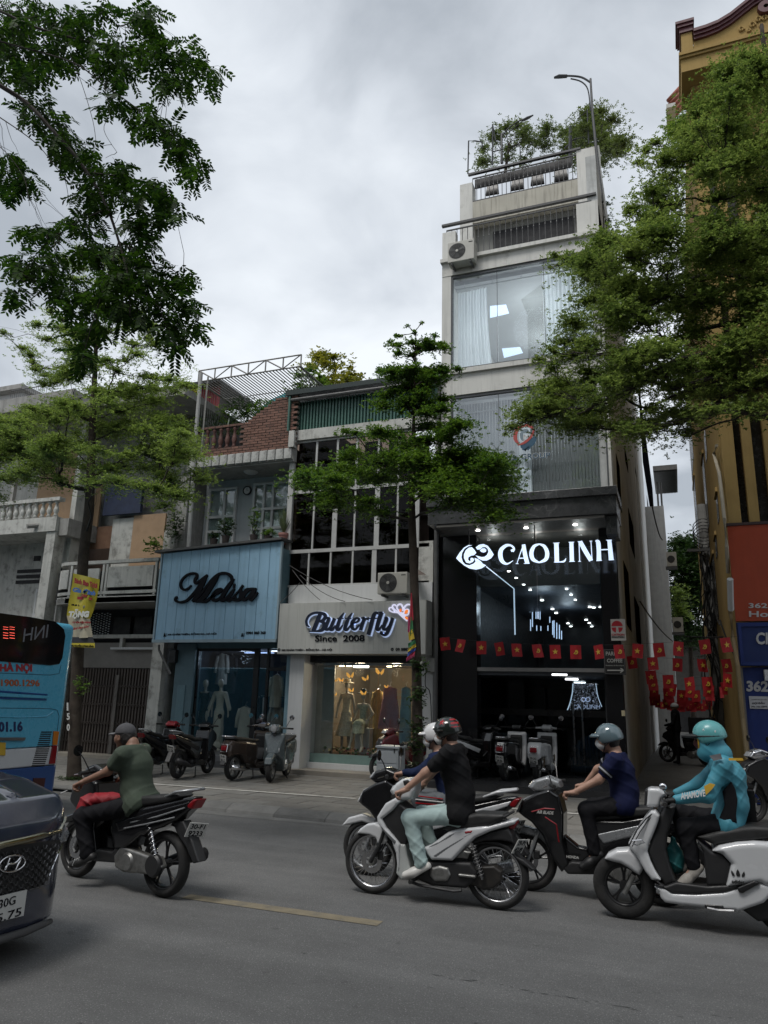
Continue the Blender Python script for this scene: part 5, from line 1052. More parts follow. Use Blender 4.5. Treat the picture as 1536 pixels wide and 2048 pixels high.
bp=thing('blue_wall_panel','deep blue shop wall panel with number 362 beside the alley','wall',(2,16,.15))
box('panel',1.12,5,15.98,16.2,.14,2.6,BL2,bp);box('post',1.06,1.14,15.9,16.1,.14,2.6,mat('post_grey',(.12,.11,.1),.6,n=.2),bp);box('lamp',1.5,1.6,15.8,15.97,2.35,2.55,WHITEC,bp)
textF('number','362',[(1493,1383),(1537,1384),(1493,1361)],15.97,LTR,bp,.02,bold=.04)
nt_=F(1500,1417,15.96);nu=F(1536,1393,15.96);nn=thing('paper_notice','white paper notice taped on the deep blue wall','notice',tuple(nt_));box('paper',nt_[0],nu[0],15.955,15.97,nt_[2],nu[2],mat('paper_white',(.5,.5,.52),.7,n=.03),nn)
textF('lettering','GỌI ĐẦU',[(1504,1409),(1530,1409),(1504,1403)],15.953,INK,nn,.003,bold=.03)
for y in(1399.5,1414):textF('lettering','CHUYÊN NHUỘM UỐN' if y<1405 else '096 786 8899',[(1502,y+1),(1534,y+1),(1502,y-2)],15.953,INK,nn,.003)
up=thing('utility_pole','concrete pole wrapped in black cables in the alley','utility pole',(1.0,24,0))
pt=F(*Z('Y7',650,700),24);MB().tube([(pt[0]+.1,24,0),(pt[0],24,pt[2]+1.2)],[.19,.13],12).build('pole',mat('pole_concrete',(.2,.2,.19),.85,n=.15,streak=.3),up,smooth=True)
cb=MB();R2=random.Random(3)
for i in range(13):
 p=[(pt[0]+R2.uniform(-.3,.3),23.8+R2.uniform(-.2,.1),pt[2]+R2.uniform(-.6,.4)-j*1.0+R2.uniform(-.2,.2))for j in range(6)]
 cb.tube(smooth_pts([(a+R2.uniform(-.1,.1),b_,c_)for a,b_,c_ in p],4),R2.uniform(.01,.025),4)
for i in range(5):cb.tube(smooth_pts([(pt[0]+.3*cos(t),23.75,pt[2]+.1*i+.3*sin(t))for t in np.linspace(0,6,8)],3),.012,4)
cb.build('cable_bundle',CABLE,up,kind='stuff');MB().box(pt[0]-.5,pt[0]+.35,23.7,23.8,pt[2]-.3,pt[2]-.22).build('cross_arm',IRON,up)
for i,(a,da,b,db,s)in enumerate((((1280,1203),17.5,(1345,1282),24,.1),((1349,1270),26,(1470,1272),20,.05),((1300,990),22,(1325,1080),26,.3),((1405,1095),24,(1398,1230),24,.2),((1418,1150),23.5,(1440,1250),20,.3),((1440,1240),18,(1475,1320),16.6,.1))):
 p,q=F(*a,da),F(*b,db);P=[p+(q-p)*t-np.array([0,0,s*4*t*(1-t)])for t in np.linspace(0,1,9)]
 tag(MB().tube(P,.018,4).build('overhead_cable',CABLE),['black cable running down from the tower side into the alley','level black cable crossing the alley above the flags','short looping cable high on the tower side wall','cable drop left of the alley pole','cable drop right of the alley pole','cable along the yellow wall corner'][i],'cable')
for i,(px,py,w,h)in enumerate(((1430,1385,10,30),(1395,1370,12,32),(1430,1410,8,14),(1412,1345,10,16))):
 c=F(px,py,25);s=25/1480;tag(MB().box(c[0]-w*s/2,c[0]+w*s/2,c[1],c[1]+.1,c[2]-h*s/2,c[2]+h*s/2).build('meter_box',mat('meter_grey',(.22,.23,.24),.6,n=.1)),['tall grey meter box on the right alley wall','grey meter box hanging mid alley behind flags','lowest grey meter box in the alley','small grey box just under the flags'][i],'meter box')
OP=thing('opposite_house','tall dark house across the street reflected in the tower glass','building',(-4,-9,0))
OPM=mat('opposite_wall',(.16,.15,.14),.85,n=.2,streak=.3)
box('wall',-7.4,3.5,-16,-9,0,26.5,OPM,OP);box('balcony',-7.7,3.5,-9.0,-8.3,19.2,19.5,OPM,OP);box('balcony',-7.6,3.5,-9.0,-8.2,15.4,15.7,OPM,OP)
MB().prism([(-7.7,26.5),(-5,28.2),(3.9,28.5),(3.9,26.5)],-16.3,-8.6).build('roof',OPM,OP)
O2=thing('opposite_house','low long row house across the street reflected in shop glass','building',(-20,-9,0));box('wall',-60,-7.3,-16,-9,0,9.5,OPM,O2);box('roof',-60,-7.3,-16.3,-8.4,9.5,9.8,CONC,O2)
O3=thing('opposite_house','broad house across the street, right of the tall dark one','building',(12,-9,0));box('wall',3.6,30,-16,-9,0,12,OPM,O3);box('roof',3.5,30,-16.3,-8.4,12,12.3,CONC,O3)
N1=thing('neighbour_house','plain house continuing the row beyond the yellow building','building',(14,18,0));box('wall',8.05,30,16.3,30,0,13,CONC,N1);box('roof',8.0,30,16,30,13,13.3,CONC,N1)
BARK=mat('bark',(.05,.04,.032),.9,n=.35,ns=5,b=1,bs=18,spec=.2,dirt=((.10,.095,.08),.5,6,.58))
TWIG=mat('dark_twig',(.028,.022,.017),.85,n=.2)
LF_A=leafm('leaf_fresh',(.085,.13,.032),(.23,.30,.08),.45);LF_B=leafm('leaf_mid',(.035,.08,.016),(.13,.21,.035),.4);LF_C=leafm('leaf_green',(.07,.11,.028),(.20,.255,.07),.45);LF_D=leafm('leaf_pinnate',(.010,.026,.006),(.042,.085,.014),.35,.65,.15)
LF_Y=leafm('leaf_yellow_green',(.10,.12,.02),(.26,.25,.04));LF_T=leafm('leaf_roof',(.05,.075,.02),(.13,.17,.05));LF_K=leafm('leaf_dark',(.012,.03,.008),(.04,.075,.018))
def unit(v):return v/(np.linalg.norm(v,axis=-1,keepdims=True)+1e-9)
def leaf_quads(P,d,nrm,ln,wd):
 """kite shaped leaves: P base points, d directions, nrm rough normals"""
 d=unit(d);s=unit(np.cross(d,nrm));ln=ln[:,None];wd=wd[:,None];u=unit(np.cross(s,d))
 V=np.stack([P,P+d*ln*.58+s*wd*.5+u*wd*.12,P+d*ln,P+d*ln*.58-s*wd*.5+u*wd*.12],1).reshape(-1,3)
 return V,np.arange(len(P)*4).reshape(-1,4)
def rosettes(C,k,ln,wd,rng,up=.35,droop=.1):
 """k leaves in a whorl round every twig tip"""
 n=len(C);a=rng.random((n,1))*2*pi+np.arange(k)[None]*2*pi/k+rng.normal(0,.3,(n,k))
 el=rng.normal(up,.35,(n,k));d=np.stack([np.cos(a)*np.cos(el),np.sin(a)*np.cos(el),np.sin(el)-droop],2).reshape(-1,3)
 P=np.repeat(C,k,0)+rng.normal(0,.006,(n*k,3));nr=np.tile([0,0,1.],(n*k,1))+rng.normal(0,.35,(n*k,3))
 L_=ln*rng.uniform(.65,1.15,n*k);return leaf_quads(P,d,nr,L_,wd*rng.uniform(.8,1.15,n*k))
def in_poly(x,y,P):
 r=np.zeros(x.shape,bool);n=len(P)
 for i in range(n):
  x0,y0=P[i];x1,y1=P[(i+1)%n];c=(y0>y)!=(y1>y);r^=c&(x<(x1-x0)*(y-y0)/(y1-y0+1e-9)+x0)
 return r
def pad_leaves(pads,per,rng,k=6,ln=.055,wd=.026,edge=.5,droop=.1):
 """pads: (centre, rx, ry, rz) flattened sprays of foliage; returns twig tips"""
 T=[]
 for c,rx,ry,rz in pads:
  n=int(per*rx*ry*(1+rz));u=unit(rng.normal(0,1,(n,3)));r=np.minimum(np.abs(rng.normal(0,.74,(n,1))),1.9)
  q=u*r;lump=.6+.4*np.sin(q[:,:1]*7+c[0]*9)*np.cos(q[:,1:2]*6+c[1]*7)
  q=q*np.array([rx,ry,rz]);q[:,2]+=-.25*rz*(q[:,0]**2/rx**2+q[:,1]**2/ry**2)*2
  keep=rng.random(n)<lump[:,0]+.25
  T.append((q+np.array(c))[keep])
 return np.concatenate(T)
def limb(mb,a,b,r0,r1,rng,sag=.0,n=6,wig=.06):
 a=np.array(a,float);b=np.array(b,float);L_=np.linalg.norm(b-a);t=np.linspace(0,1,n)[:,None]
 P=a+(b-a)*t;P[1:-1]+=rng.normal(0,wig*L_*.35,(n-2,3));P[:,2]+=sag*L_*4*(t*(1-t))[:,0]
 mb.tube(P,np.linspace(r0,r1,n),6 if r0>.02 else 4,cap=False);return P
def crown(tree,trunkP,pads,per,rng,leafmat,k=6,ln=.055,wd=.026,r0=.05,twigs=8,edge=.5,low=.4):
 br=MB();tp=np.array(trunkP)
 C_=np.array([p[0]-np.array([0,0,p[3]*.5])for p in pads]);hd=np.array([np.linalg.norm((tp-q)[:,:2],axis=1).min()for q in C_]);od=np.argsort(hd);par={};wt=np.ones(len(pads));con={}
 for n_,i in enumerate(od):
  q=C_[i];tz=q[2]-.45*hd[i]-.1;ta=tp[np.argmin(abs(tp[:,2]-tz))];best=(np.linalg.norm(q-ta)*1.25,-1)
  for k_ in od[:n_]:
   v=q-C_[k_];dd=np.linalg.norm(v)*(1+1.2*max(0,-v[2]/(np.linalg.norm(v)+.01)-.2))+.42*hd[k_]
   if hd[k_]<hd[i]-.08 and dd<best[0]:best=(dd,k_)
  par[i]=best[1];con[i]=ta if best[1]<0 else C_[best[1]]
 for i in od[::-1]:
  if par[i]>=0:wt[par[i]]+=wt[i]
 for i,(c,rx,ry,rz)in enumerate(pads):
  P=limb(br,con[i],C_[i],min(r0,.0045+.0075*sqrt(wt[i])),min(r0,.004+.005*sqrt(max(0,wt[i]-1))),rng,sag=.03,n=6,wig=.09)
  for _ in range(twigs):
   s=P[rng.integers(2,6)];e=np.array(c)+unit(rng.normal(0,1,3))*np.array([rx,ry,rz])*.9;limb(br,s,e,.004,.002,rng,n=4,sag=.05)
 br.build('branch_work',TWIG,tree,smooth=True,kind='stuff')
 T=pad_leaves(pads,per*3.6,rng,edge=edge);V,Fq=rosettes(T,k,ln,wd,rng)
 return np_mesh('foliage',V,Fq,leafmat,tree,kind='stuff')
def px_pads(poly,D0,D1,n,rng,rx=(.35,.6),rz=(.09,.18),jit=None):
 P=np.array(poly,float);lo,hi=P.min(0),P.max(0);out=[]
 while len(out)<n:
  x,y=rng.uniform(lo[0],hi[0]),rng.uniform(lo[1],hi[1])
  if not in_poly(np.array([x]),np.array([y]),poly)[0]:continue
  D=rng.uniform(D0,D1);c=F(x,y,D);r=rng.uniform(*rx);out.append((c,r,r*rng.uniform(.8,1.2),rng.uniform(*rz)))
 return out
rg=np.random.default_rng(5)
D=12.6;ltr=thing('street_tree','left street tree with yellow-green layered crown and a yellow banner on its trunk','tree',tuple(F(150,1562,12.3)),'young street trees with layered crowns')
tp=[F(*p,12.35)for p in((148,1566),(150,1450),(155,1330),(163,1180),(168,1100),(178,1020),(182,930),(186,820),(190,740),(194,640),(200,560))]
TPs=smooth_pts(tp,5);TPs[0][2]=.1;MB().tube(TPs,np.interp(np.linspace(0,1,len(TPs)),[0,.06,.5,.62,1],[.155,.125,.105,.085,.02]),14).build('trunk',BARK,ltr,smooth=True)
pads=px_pads([(-60,870),(0,820),(80,800),(200,800),(330,810),(395,870),(400,930),(415,985),(395,1025),(330,1020),(250,985),(200,965),(150,975),(60,960),(0,1000),(-60,990)],10.9,14.2,120,rg,(.28,.5),(.09,.18))
pads+=px_pads([(-60,880),(-40,780),(40,850),(20,960),(-60,1000)],11.2,13.6,18,rg)
pads+=px_pads([(90,740),(210,715),(330,745),(385,775),(350,815),(230,800),(130,795),(70,775)],11.4,13.6,34,rg,(.25,.45),(.07,.14))
pads+=px_pads([(50,640),(160,600),(290,610),(320,700),(250,730),(130,740),(90,700)],11.6,13.4,34,rg,(.22,.4),(.06,.13))
pads+=px_pads([(100,520),(200,470),(270,540),(280,610),(180,620),(110,590)],11.9,13,18,rg,(.18,.32),(.05,.1))
pads+=px_pads([(-30,660),(30,650),(90,700),(70,750),(0,730)],12,13,7,rg,(.2,.35),(.05,.1))
crown(ltr,TPs[22:],pads,480,rg,LF_A,k=5,ln=.06,wd=.026,twigs=10)
D=12.9;mtr=thing('street_tree','slim middle street tree with a narrow spire and a wide dark green lower layer','tree',tuple(F(832,1600,12.9)),'young street trees with layered crowns')
tp=[F(*p,12.9)for p in((836,1600),(836,1500),(834,1400),(832,1280),(828,1150),(824,1040),(824,980),(826,900),(828,820),(830,740),(832,660))]
TPm=smooth_pts(tp,5);TPm[0][2]=.1;MB().tube(TPm,np.interp(np.linspace(0,1,len(TPm)),[0,.06,.5,.62,1],[.13,.10,.075,.05,.006]),12).build('trunk',BARK,mtr,smooth=True)
pads=px_pads([(590,960),(640,900),(740,890),(900,885),(1000,915),(1045,955),(1000,1010),(940,1010),(830,960),(720,985),(640,1020),(610,1000)],11.6,14.4,46,rg,(.28,.5),(.09,.17))
pads+=px_pads([(610,1020),(650,960),(700,975),(690,1010),(640,1035)],11.6,13.5,6,rg,(.2,.3),(.08,.13));pads+=px_pads([(880,970),(1000,980),(1010,1040),(940,1045),(880,1010)],12,13.8,8,rg,(.22,.36),(.08,.14));pads+=px_pads([(700,1000),(790,985),(800,1035),(720,1030)],12.4,13.6,5,rg,(.2,.3),(.06,.1))
pads+=px_pads([(700,860),(780,845),(900,840),(945,850),(900,880),(760,885)],12,13.8,11,rg,(.22,.38),(.06,.11));pads+=[(F(710,866,12.5),.2,.2,.06),(F(930,848,12.6),.25,.2,.06),(F(690,862,12.4),.14,.15,.04)]
pads+=px_pads([(755,790),(820,770),(885,780),(890,820),(830,830),(760,825)],12.3,13.5,18,rg,(.18,.3),(.06,.11));pads+=px_pads([(755,735),(800,720),(880,735),(905,745),(850,770),(780,760)],12.4,13.3,17,rg,(.14,.26),(.05,.09))
pads+=px_pads([(785,690),(860,680),(890,695),(850,715),(790,710)],12.5,13.2,13,rg,(.12,.2),(.04,.08));pads+=[(F(x,y,12.9),r,r,.03)for x,y,r in((795,672,.09),(870,672,.09),(830,665,.07),(815,652,.05),(843,646,.05),(780,686,.09),(882,688,.1),(915,738,.12))]
crown(mtr,TPm[25:],pads,820,rg,LF_B,k=6,ln=.055,wd=.03,twigs=6)
for i,(zz)in enumerate((1.3,1.8,.6,2.3,1.0)):
 T=TPm[0]+np.array([0,-.1,zz])+rg.normal(0,.09,(26,3));V,Fq=rosettes(T,5,.1,.045,rg,0,.2);np_mesh('trunk_shoots',V,Fq,LF_K,mtr,kind='stuff')
T=np.array(F(165,1372,12.15))+rg.normal(0,.09,(30,3));V,Fq=rosettes(T,5,.08,.035,rg,0,.2);np_mesh('trunk_shoots',V,Fq,LF_B,ltr,kind='stuff')
rtr=thing('street_tree','biggest street tree, dense crown covering the yellow building at the right edge','tree',(2.6,12.4,.1),'young street trees with layered crowns')
tp=[(2.6,12.4,.1),(2.55,12.4,2),(2.5,12.45,3.8),(2.4,12.5,5.5),(2.35,12.5,7.2),(2.3,12.6,9),(2.25,12.6,11),(2.2,12.6,12.6),(2.2,12.6,14)]
TPr=smooth_pts(tp,5);MB().tube(TPr,np.linspace(.2,.03,len(TPr)),12).build('trunk',BARK,rtr,smooth=True)
poly=[(1640,60),(1540,95),(1480,100),(1440,120),(1410,190),(1385,250),(1350,300),(1290,350),(1240,410),(1210,460),(1160,505),(1115,540),(1190,580),(1165,620),(1130,660),(1120,700),(1090,730),(1070,790),(1040,850),(1120,870),(1200,850),(1300,870),(1380,870),(1430,830),(1640,800)]
pads=px_pads(poly,11.0,14.4,330,rg,(.26,.5),(.09,.2))
pads+=[(F(x,y,12+rg.random()),r,r,.07)for x,y,r in((1290,300,.22),(1275,325,.16),(1310,285,.2),(1110,510,.16),(1135,520,.2),(1100,535,.1),(1025,855,.18),(1050,840,.22),(1150,520,.18),(1080,720,.2),(1105,700,.2),(1010,868,.09))]
crown(rtr,TPr[6:],pads,520,rg,LF_C,k=6,ln=.055,wd=.026,r0=.05,twigs=9)
lb=MB()
for pts in(((1600,705,12.4),(1500,700,12),(1400,710,11.8),(1330,730,11.8),(1250,790,12),(1150,830,12.2)),((1600,860,12.4),(1520,830,12.1),(1440,825,12),(1340,850,12.2),(1260,855,12.4)),((1600,640,12.5),(1500,640,12.6),(1400,660,12.8),(1300,690,12.9),(1180,710,13)),((1620,780,12.5),(1520,760,12.2),(1430,770,12.4),(1350,790,12.6),(1280,830,12.8)),((1600,500,12.5),(1500,460,12.6),(1420,440,12.6),(1350,430,12.7),(1260,445,12.8))):
 P=smooth_pts([F(x,y,d)for x,y,d in pts],5);lb.tube(P,np.linspace(.06,.01,len(P)),7)
lb.build('limb',TWIG,rtr,smooth=True)
ov=thing('overhanging_tree','dark feathery branches of a near tree hanging in from the upper left','tree',(-9.6,3.6,0))
MB().tube(smooth_pts([(-9.6,3.6,0),(-9.6,3.6,3),(-9.5,3.8,6),(-9.4,4.0,10)],4),np.linspace(.3,.12,13),10).build('trunk',BARK,ov,smooth=True)
BL=((150,60,170,110),(420,120,120,110),(300,250,150,110),(560,250,150,100),(800,80,75,60),(760,60,60,40),(820,250,140,100),(1000,290,120,90),(1130,390,70,70),(950,430,120,80),(640,380,120,80),(600,540,80,60),(560,60,80,40),(800,620,80,80),(880,680,80,60),(970,770,90,80),(1050,900,55,60),(150,380,130,110),(60,200,100,150),(200,570,90,100),(330,720,100,110),(440,830,110,90),(620,900,110,80),(810,1000,130,60),(920,1110,80,80),(500,1030,130,100),(700,1050,90,60),(750,1190,110,70),(450,1190,110,70),(230,1240,130,60),(130,1420,100,80),(90,1560,55,60),(250,1400,110,70),(300,1500,130,80),(520,1350,140,80),(760,1340,120,90),(950,1470,100,60),(860,1570,130,90),(620,1560,170,110),(400,1620,130,70),(900,1740,120,90),(940,1850,60,50),(480,1780,80,100),(450,1910,70,80),(700,1650,130,70),(50,880,80,80),(60,990,80,50),(150,960,50,50),(1060,1740,20,40),(1010,1620,60,60),(700,1450,140,80),(-60,300,100,160))
rg2=np.random.default_rng(21);br=MB();mains=[]
def X1(x,y,D):return F(*Z('X1',x,y),D)
for pts,r in((((-200,330,5.6),(0,460,5.8),(150,560,6),(300,720,6.1),(430,870,6.2),(560,1080,6.3),(640,1300,6.3),(690,1500,6.3),(700,1700,6.2)),.035),(((-200,-20,5.6),(0,60,5.8),(200,150,6),(500,230,6.3),(800,280,6.6),(1120,390,6.8)),.022),(((-100,200,5.6),(100,250,5.8),(400,340,6),(560,460,6.2),(720,570,6.4),(900,720,6.5),(1080,880,6.5)),.012),(((-50,600,5.7),(180,760,5.9),(300,900,6),(400,1020,6.1)),.008),(((560,1130,6.3),(400,1210,6.2),(230,1330,6.2),(100,1500,6.1)),.01),(((480,930,6.2),(700,960,6.4),(880,1020,6.5),(980,1180,6.6)),.01),(((640,1300,6.3),(800,1400,6.4),(960,1480,6.5),(1080,1720,6.5)),.009),(((640,1300,6.3),(560,1550,6.2),(480,1800,6.1),(440,1950,6)),.009),(((690,1500,6.3),(850,1650,6.4),(920,1850,6.4)),.008),(((380,300,6),(440,450,6.1),(500,650,6.1),(520,790,6.1)),.005),(((560,460,6.1),(590,600,6.1),(560,700,6.1),(630,820,6.1)),.004),(((640,140,6.5),(740,150,6.5),(800,90,6.5)),.005),(((-40,760,5.7),(40,830,5.8),(130,960,5.9),(160,1110,5.9)),.006)):
 P=smooth_pts([X1(*p)for p in pts],5);mains.append(P);br.tube(P,np.linspace(r,max(.003,r*.25),len(P)),6)
AM=np.concatenate(mains);LV=[];LFc=[];nv=0
for cx,cy,rx,ry in BL:
 nfr=int(8+rx*ry/290)
 for _ in range(nfr):
  a=rg2.random()*2*pi;q=.85*sqrt(rg2.random());D=6.3+rg2.normal(0,.3)+cx/3500
  b0=X1(cx+rx*q*cos(a),cy+ry*q*sin(a),D);near=AM[np.argmin(((AM-b0)**2).sum(1))]
  az=rg2.random()*2*pi if rg2.random()<.5 else atan2(b0[1]-near[1],b0[0]-near[0])+rg2.normal(0,.6);el=rg2.normal(-.45,.4)
  d=np.array([cos(az)*cos(el),sin(az)*cos(el),sin(el)]);L_=rg2.uniform(.16,.27);npair=int(L_/.030)
  t=np.linspace(.15,1,npair);R_=b0+d*(t*L_)[:,None]+np.array([0,0,-1.])*(.18*L_*t**2)[:,None]
  sd_=np.cross(d,[0,0,1.]);sd_/=np.linalg.norm(sd_)+1e-6;up=np.cross(sd_,d)
  sz=rg2.uniform(.85,1.2)*(1-.35*abs(t-.55))
  for s in(-1,1):
   dd=unit(d*.45+sd_*s*.9+np.array([0,0,-.25])+rg2.normal(0,.14,(npair,3)));w=.029*sz;ln=.086*sz
   su=unit(np.cross(dd,up+rg2.normal(0,.2,3)))
   V=np.stack([R_,R_+dd*(ln*.35)[:,None]+su*w[:,None]*.55,R_+dd*(ln*.72)[:,None]+su*w[:,None]*.45,R_+dd*ln[:,None],R_+dd*(ln*.72)[:,None]-su*w[:,None]*.45,R_+dd*(ln*.35)[:,None]-su*w[:,None]*.55],1).reshape(-1,3)
   LV.append(V);f=np.arange(npair)[:,None]*6+nv;LFc.append(np.concatenate([np.concatenate([f,f+1,f+2,f+3],1),np.concatenate([f,f+3,f+4,f+5],1)]));nv+=len(V)
  if rg2.random()<.45:br.tube([b0,R_[npair//2],R_[-1]],[.002,.0015,.001],3,cap=False)
  if rg2.random()<.22:limb(br,near,b0,.004,.002,rg2,n=5)
br.build('branch_work',TWIG,ov,kind='stuff');np_mesh('foliage',np.concatenate(LV),np.concatenate(LFc),LF_D,ov,kind='stuff')
def bushy(name,lab,cat,base,px_poly,D0,D1,n,lm,ln,wd,per,rx,rz,group=None,k=5,trunkr=.06,twigs=5,seed=3,tops=None):
 rr=np.random.default_rng(seed);t=thing(name,lab,cat,tuple(base),group);P=px_pads(px_poly,D0,D1,n,rr,rx,rz);top=np.mean([p[0]for p in P],0)
 TP=smooth_pts([base,np.array(base)*.5+top*.5+(0,0,0),top],4);MB().tube(TP,np.linspace(trunkr,trunkr*.4,len(TP)),7).build('trunk',BARK,t,smooth=True)
 crown(t,TP,P,per,rr,lm,k=k,ln=ln,wd=wd,twigs=twigs,r0=trunkr*.6);return t
bushy('roof_tree','airy green tree on the left of the tower roof terrace','tree',F(1010,350,21),[(960,330),(970,280),(1020,240),(1070,245),(1090,290),(1070,320),(1010,330)],20,22.5,17,LF_T,.085,.036,210,(.25,.5),(.12,.25),'roof terrace trees',seed=31)
bushy('roof_tree','airy green tree in the middle of the tower roof terrace','tree',F(1120,330,22),[(1080,330),(1075,270),(1110,240),(1160,250),(1180,300),(1150,330)],21,23,15,LF_T,.085,.036,210,(.25,.5),(.12,.25),'roof terrace trees',seed=32)
bushy('roof_tree','larger roof terrace tree spilling over the right side of the tower','tree',F(1175,330,21),[(1160,270),(1170,225),(1210,215),(1245,215),(1235,250),(1225,280),(1255,285),(1245,320),(1210,345),(1185,310)],19.5,22.5,24,LF_T,.085,.036,230,(.3,.5),(.12,.25),'roof terrace trees',seed=33)
bushy('side_creeper','thin creeper running down the rear edge of the tower','creeper',F(1210,480,22),[(1203,360),(1212,400),(1218,450),(1208,480)],19,24,5,LF_K,.08,.035,200,(.15,.25),(.1,.2),seed=34)
bushy('alley_tree','tall dark green tree rising at the far end of the alley','tree',(0.6,50,0),[(1350,1075),(1375,1060),(1395,1090),(1400,1200),(1390,1300),(1360,1280),(1350,1180)],47,52,46,LF_K,.2,.09,30,(1.0,1.6),(.5,.9),seed=35,trunkr=.2,twigs=4)
bushy('alley_shrub','lighter green shrub leaning from the left alley wall','shrub',(-.6,40,5),[(1348,1170),(1365,1185),(1370,1230),(1352,1230)],39,41,10,LF_A,.14,.06,60,(.4,.7),(.3,.5),seed=36,trunkr=.05)
bushy('roof_tree','yellow-green leafy tree behind the metal roof trellis','tree',F(650,800,21),[(620,760),(625,715),(650,700),(690,730),(725,745),(722,770),(690,785),(650,790)],19.5,22,26,LF_Y,.12,.07,95,(.3,.5),(.15,.3),seed=37,k=4)
bushy('trellis_plant','green climbing plants hanging inside the roof trellis','plant',F(620,800,19),[(590,790),(600,740),(640,740),(655,790)],17.5,19.5,12,LF_B,.09,.05,150,(.2,.35),(.12,.2),seed=38)
bushy('creeper','small creeper hanging by the tiled eave of the yellow building','creeper',F(1340,260,18),[(1338,250),(1365,235),(1370,265),(1345,275)],17,18.5,7,LF_B,.08,.035,200,(.2,.35),(.1,.15),seed=39)
def blades(name,lab,base,n,L_,w,m,spread=.9,cat='plant',pot=None,group=None,up=.9,seed=0):
 rr=random.Random(seed);t=thing(name,lab,cat,tuple(base),group);base=np.array(base,float)
 for i in range(n):
  a=rr.uniform(0,2*pi);s=rr.uniform(.1,spread);ln=L_*rr.uniform(.6,1.1);d=np.array([cos(a)*s,sin(a)*s,up]);d/=np.linalg.norm(d);sd_=np.array([-sin(a),cos(a),0])*w/2
  P=[base+d*ln*q-np.array([0,0,1])*(q*q*ln*.25*s)for q in(0,.35,.7,1)];W_=[.6,1,.8,.05];V=[]
  for p,ww in zip(P,W_):V+=[p+sd_*ww,p-sd_*ww,p+np.array([0,0,-.006])]
  f=[]
  for j in range(3):f+=[(3*j,3*j+1,3*j+4,3*j+3),(3*j+1,3*j+2,3*j+5,3*j+4),(3*j+2,3*j,3*j+3,3*j+5)]
  MB().add(V,f).build('leaf',m,t)
 if pot:
  r,h,pm=pot;MB().lathe([(.001,-h),(r*.7,-h),(r,-.04),(r*1.1,-.04),(r*1.1,.02),(r*.9,.02),(.001,0)],base,14).build('pot',pm,t,smooth=30)
 return t
AG1=mat('agave_leaf',(.05,.085,.05),.5,n=.2);SNK=mat('snake_plant_leaf',(.10,.13,.055),.5,n=.25,ns=12)
for i,(px,py)in enumerate(((402,868),(432,862),(455,858))):blades('agave',['spiky agave at the left end of the brick parapet','spiky agave second from the left on the brick parapet','spiky agave third along the brick parapet'][i],F(px,py,16.6),26,.55,.035,AG1,1.2,up=.7,seed=i,group='agaves on the parapet')
blades('snake_plant','tall upright snake plant in a pink pot on top of the blue sign',F(567,1068,16.3),34,.72,.05,SNK,.45,pot=(.12,.28,mat('pink_pot',(.3,.14,.12),.7,n=.1)),up=1,seed=9)
def shrub(name,lab,px,py,D,r,n,lm,ln,wd,cat='plant',pot=None,h=.25,seed=1,k=5):
 rr=np.random.default_rng(seed);b=F(px,py,D);t=thing(name,lab,cat,tuple(b));br=MB()
 T=b+np.array([0,0,h])+unit(rr.normal(0,1,(n,3)))*rr.random((n,1))**.5*np.array(r)
 for q in T[::max(1,n//14)]:limb(br,b,q,.006,.003,rr,n=4)
 br.build('stems',TWIG,t);V,Fq=rosettes(T,k,ln,wd,rr,.1,.2);np_mesh('foliage',V,Fq,lm,t,kind='stuff')
 if pot:MB().lathe([(.001,-.2),(.08,-.2),(.11,0),(.001,0)],b,12).build('pot',pot,t)
 return t
POT=mat('dark_pot',(.04,.03,.028),.7,n=.2)
shrub('potted_shrub','bushy dark potted shrub on the blue sign by the left window',452,1072,16.4,(.3,.2,.28),120,LF_K,.06,.04,pot=POT,seed=2)
shrub('potted_shrub','thin pale green potted plant between the windows on the blue sign',508,1070,16.4,(.22,.15,.38),46,LF_B,.08,.035,pot=POT,h=.4,seed=3);shrub('potted_shrub','low green potted plant near the pink pot',536,1072,16.4,(.22,.15,.12),70,LF_B,.06,.03,pot=POT,h=.1,seed=4)
shrub('potted_shrub','low dark potted plant at the left end of the sign top',428,1078,16.4,(.2,.15,.12),50,LF_K,.05,.03,pot=POT,h=.1,seed=5)
shrub('climber','dark climbing plant on the wall left of the blue sign',350,1060,16.2,(.3,.25,.5),150,LF_K,.07,.04,h=.1,seed=6);shrub('climber','pale leafy shoots drooping over the curved balcony',312,1092,15.9,(.4,.2,.3),46,LF_B,.11,.055,h=.05,seed=7)
shrub('roof_shrub','leafy shrub mass on the roof behind the agaves',440,850,18,(1.0,.8,.55),520,LF_B,.07,.04,h=.1,seed=8);shrub('roof_shrub','darker roof shrub right of the agaves',490,830,18,(.7,.6,.5),330,LF_K,.07,.04,h=.1,seed=9);shrub('roof_shrub','green shrub creeping up the brick curve under the blue tarpaulin',528,822,17,(.55,.4,.3),300,LF_B,.06,.03,h=.05,seed=10)
shrub('roof_shrub','yellowish shrub by the pole at the left end of the brick roof',372,830,17.5,(.6,.6,.9),260,LF_Y,.07,.035,h=.1,seed=11);shrub('roof_shrub','thin bare-stemmed shrub against the sky left of the trellis',350,770,18,(.9,.6,.9),150,LF_A,.07,.03,h=.2,seed=12)
shrub('roof_shrub','bright leafy shrub near the roof trellis post',330,800,18.5,(1.2,.6,.6),330,LF_A,.08,.035,h=.2,seed=13)
shrub('weed','low weeds round the foot of the left tree',140,1560,12.2,(.35,.2,.06),60,LF_K,.05,.02,h=.03,seed=14)
TR=mat('weathered_pipe',(.24,.235,.22),.6,n=.15,m=.2)
tr=thing('roof_trellis','grey metal bar trellis standing on the brick roof garden','trellis',tuple(F(500,780,17)))
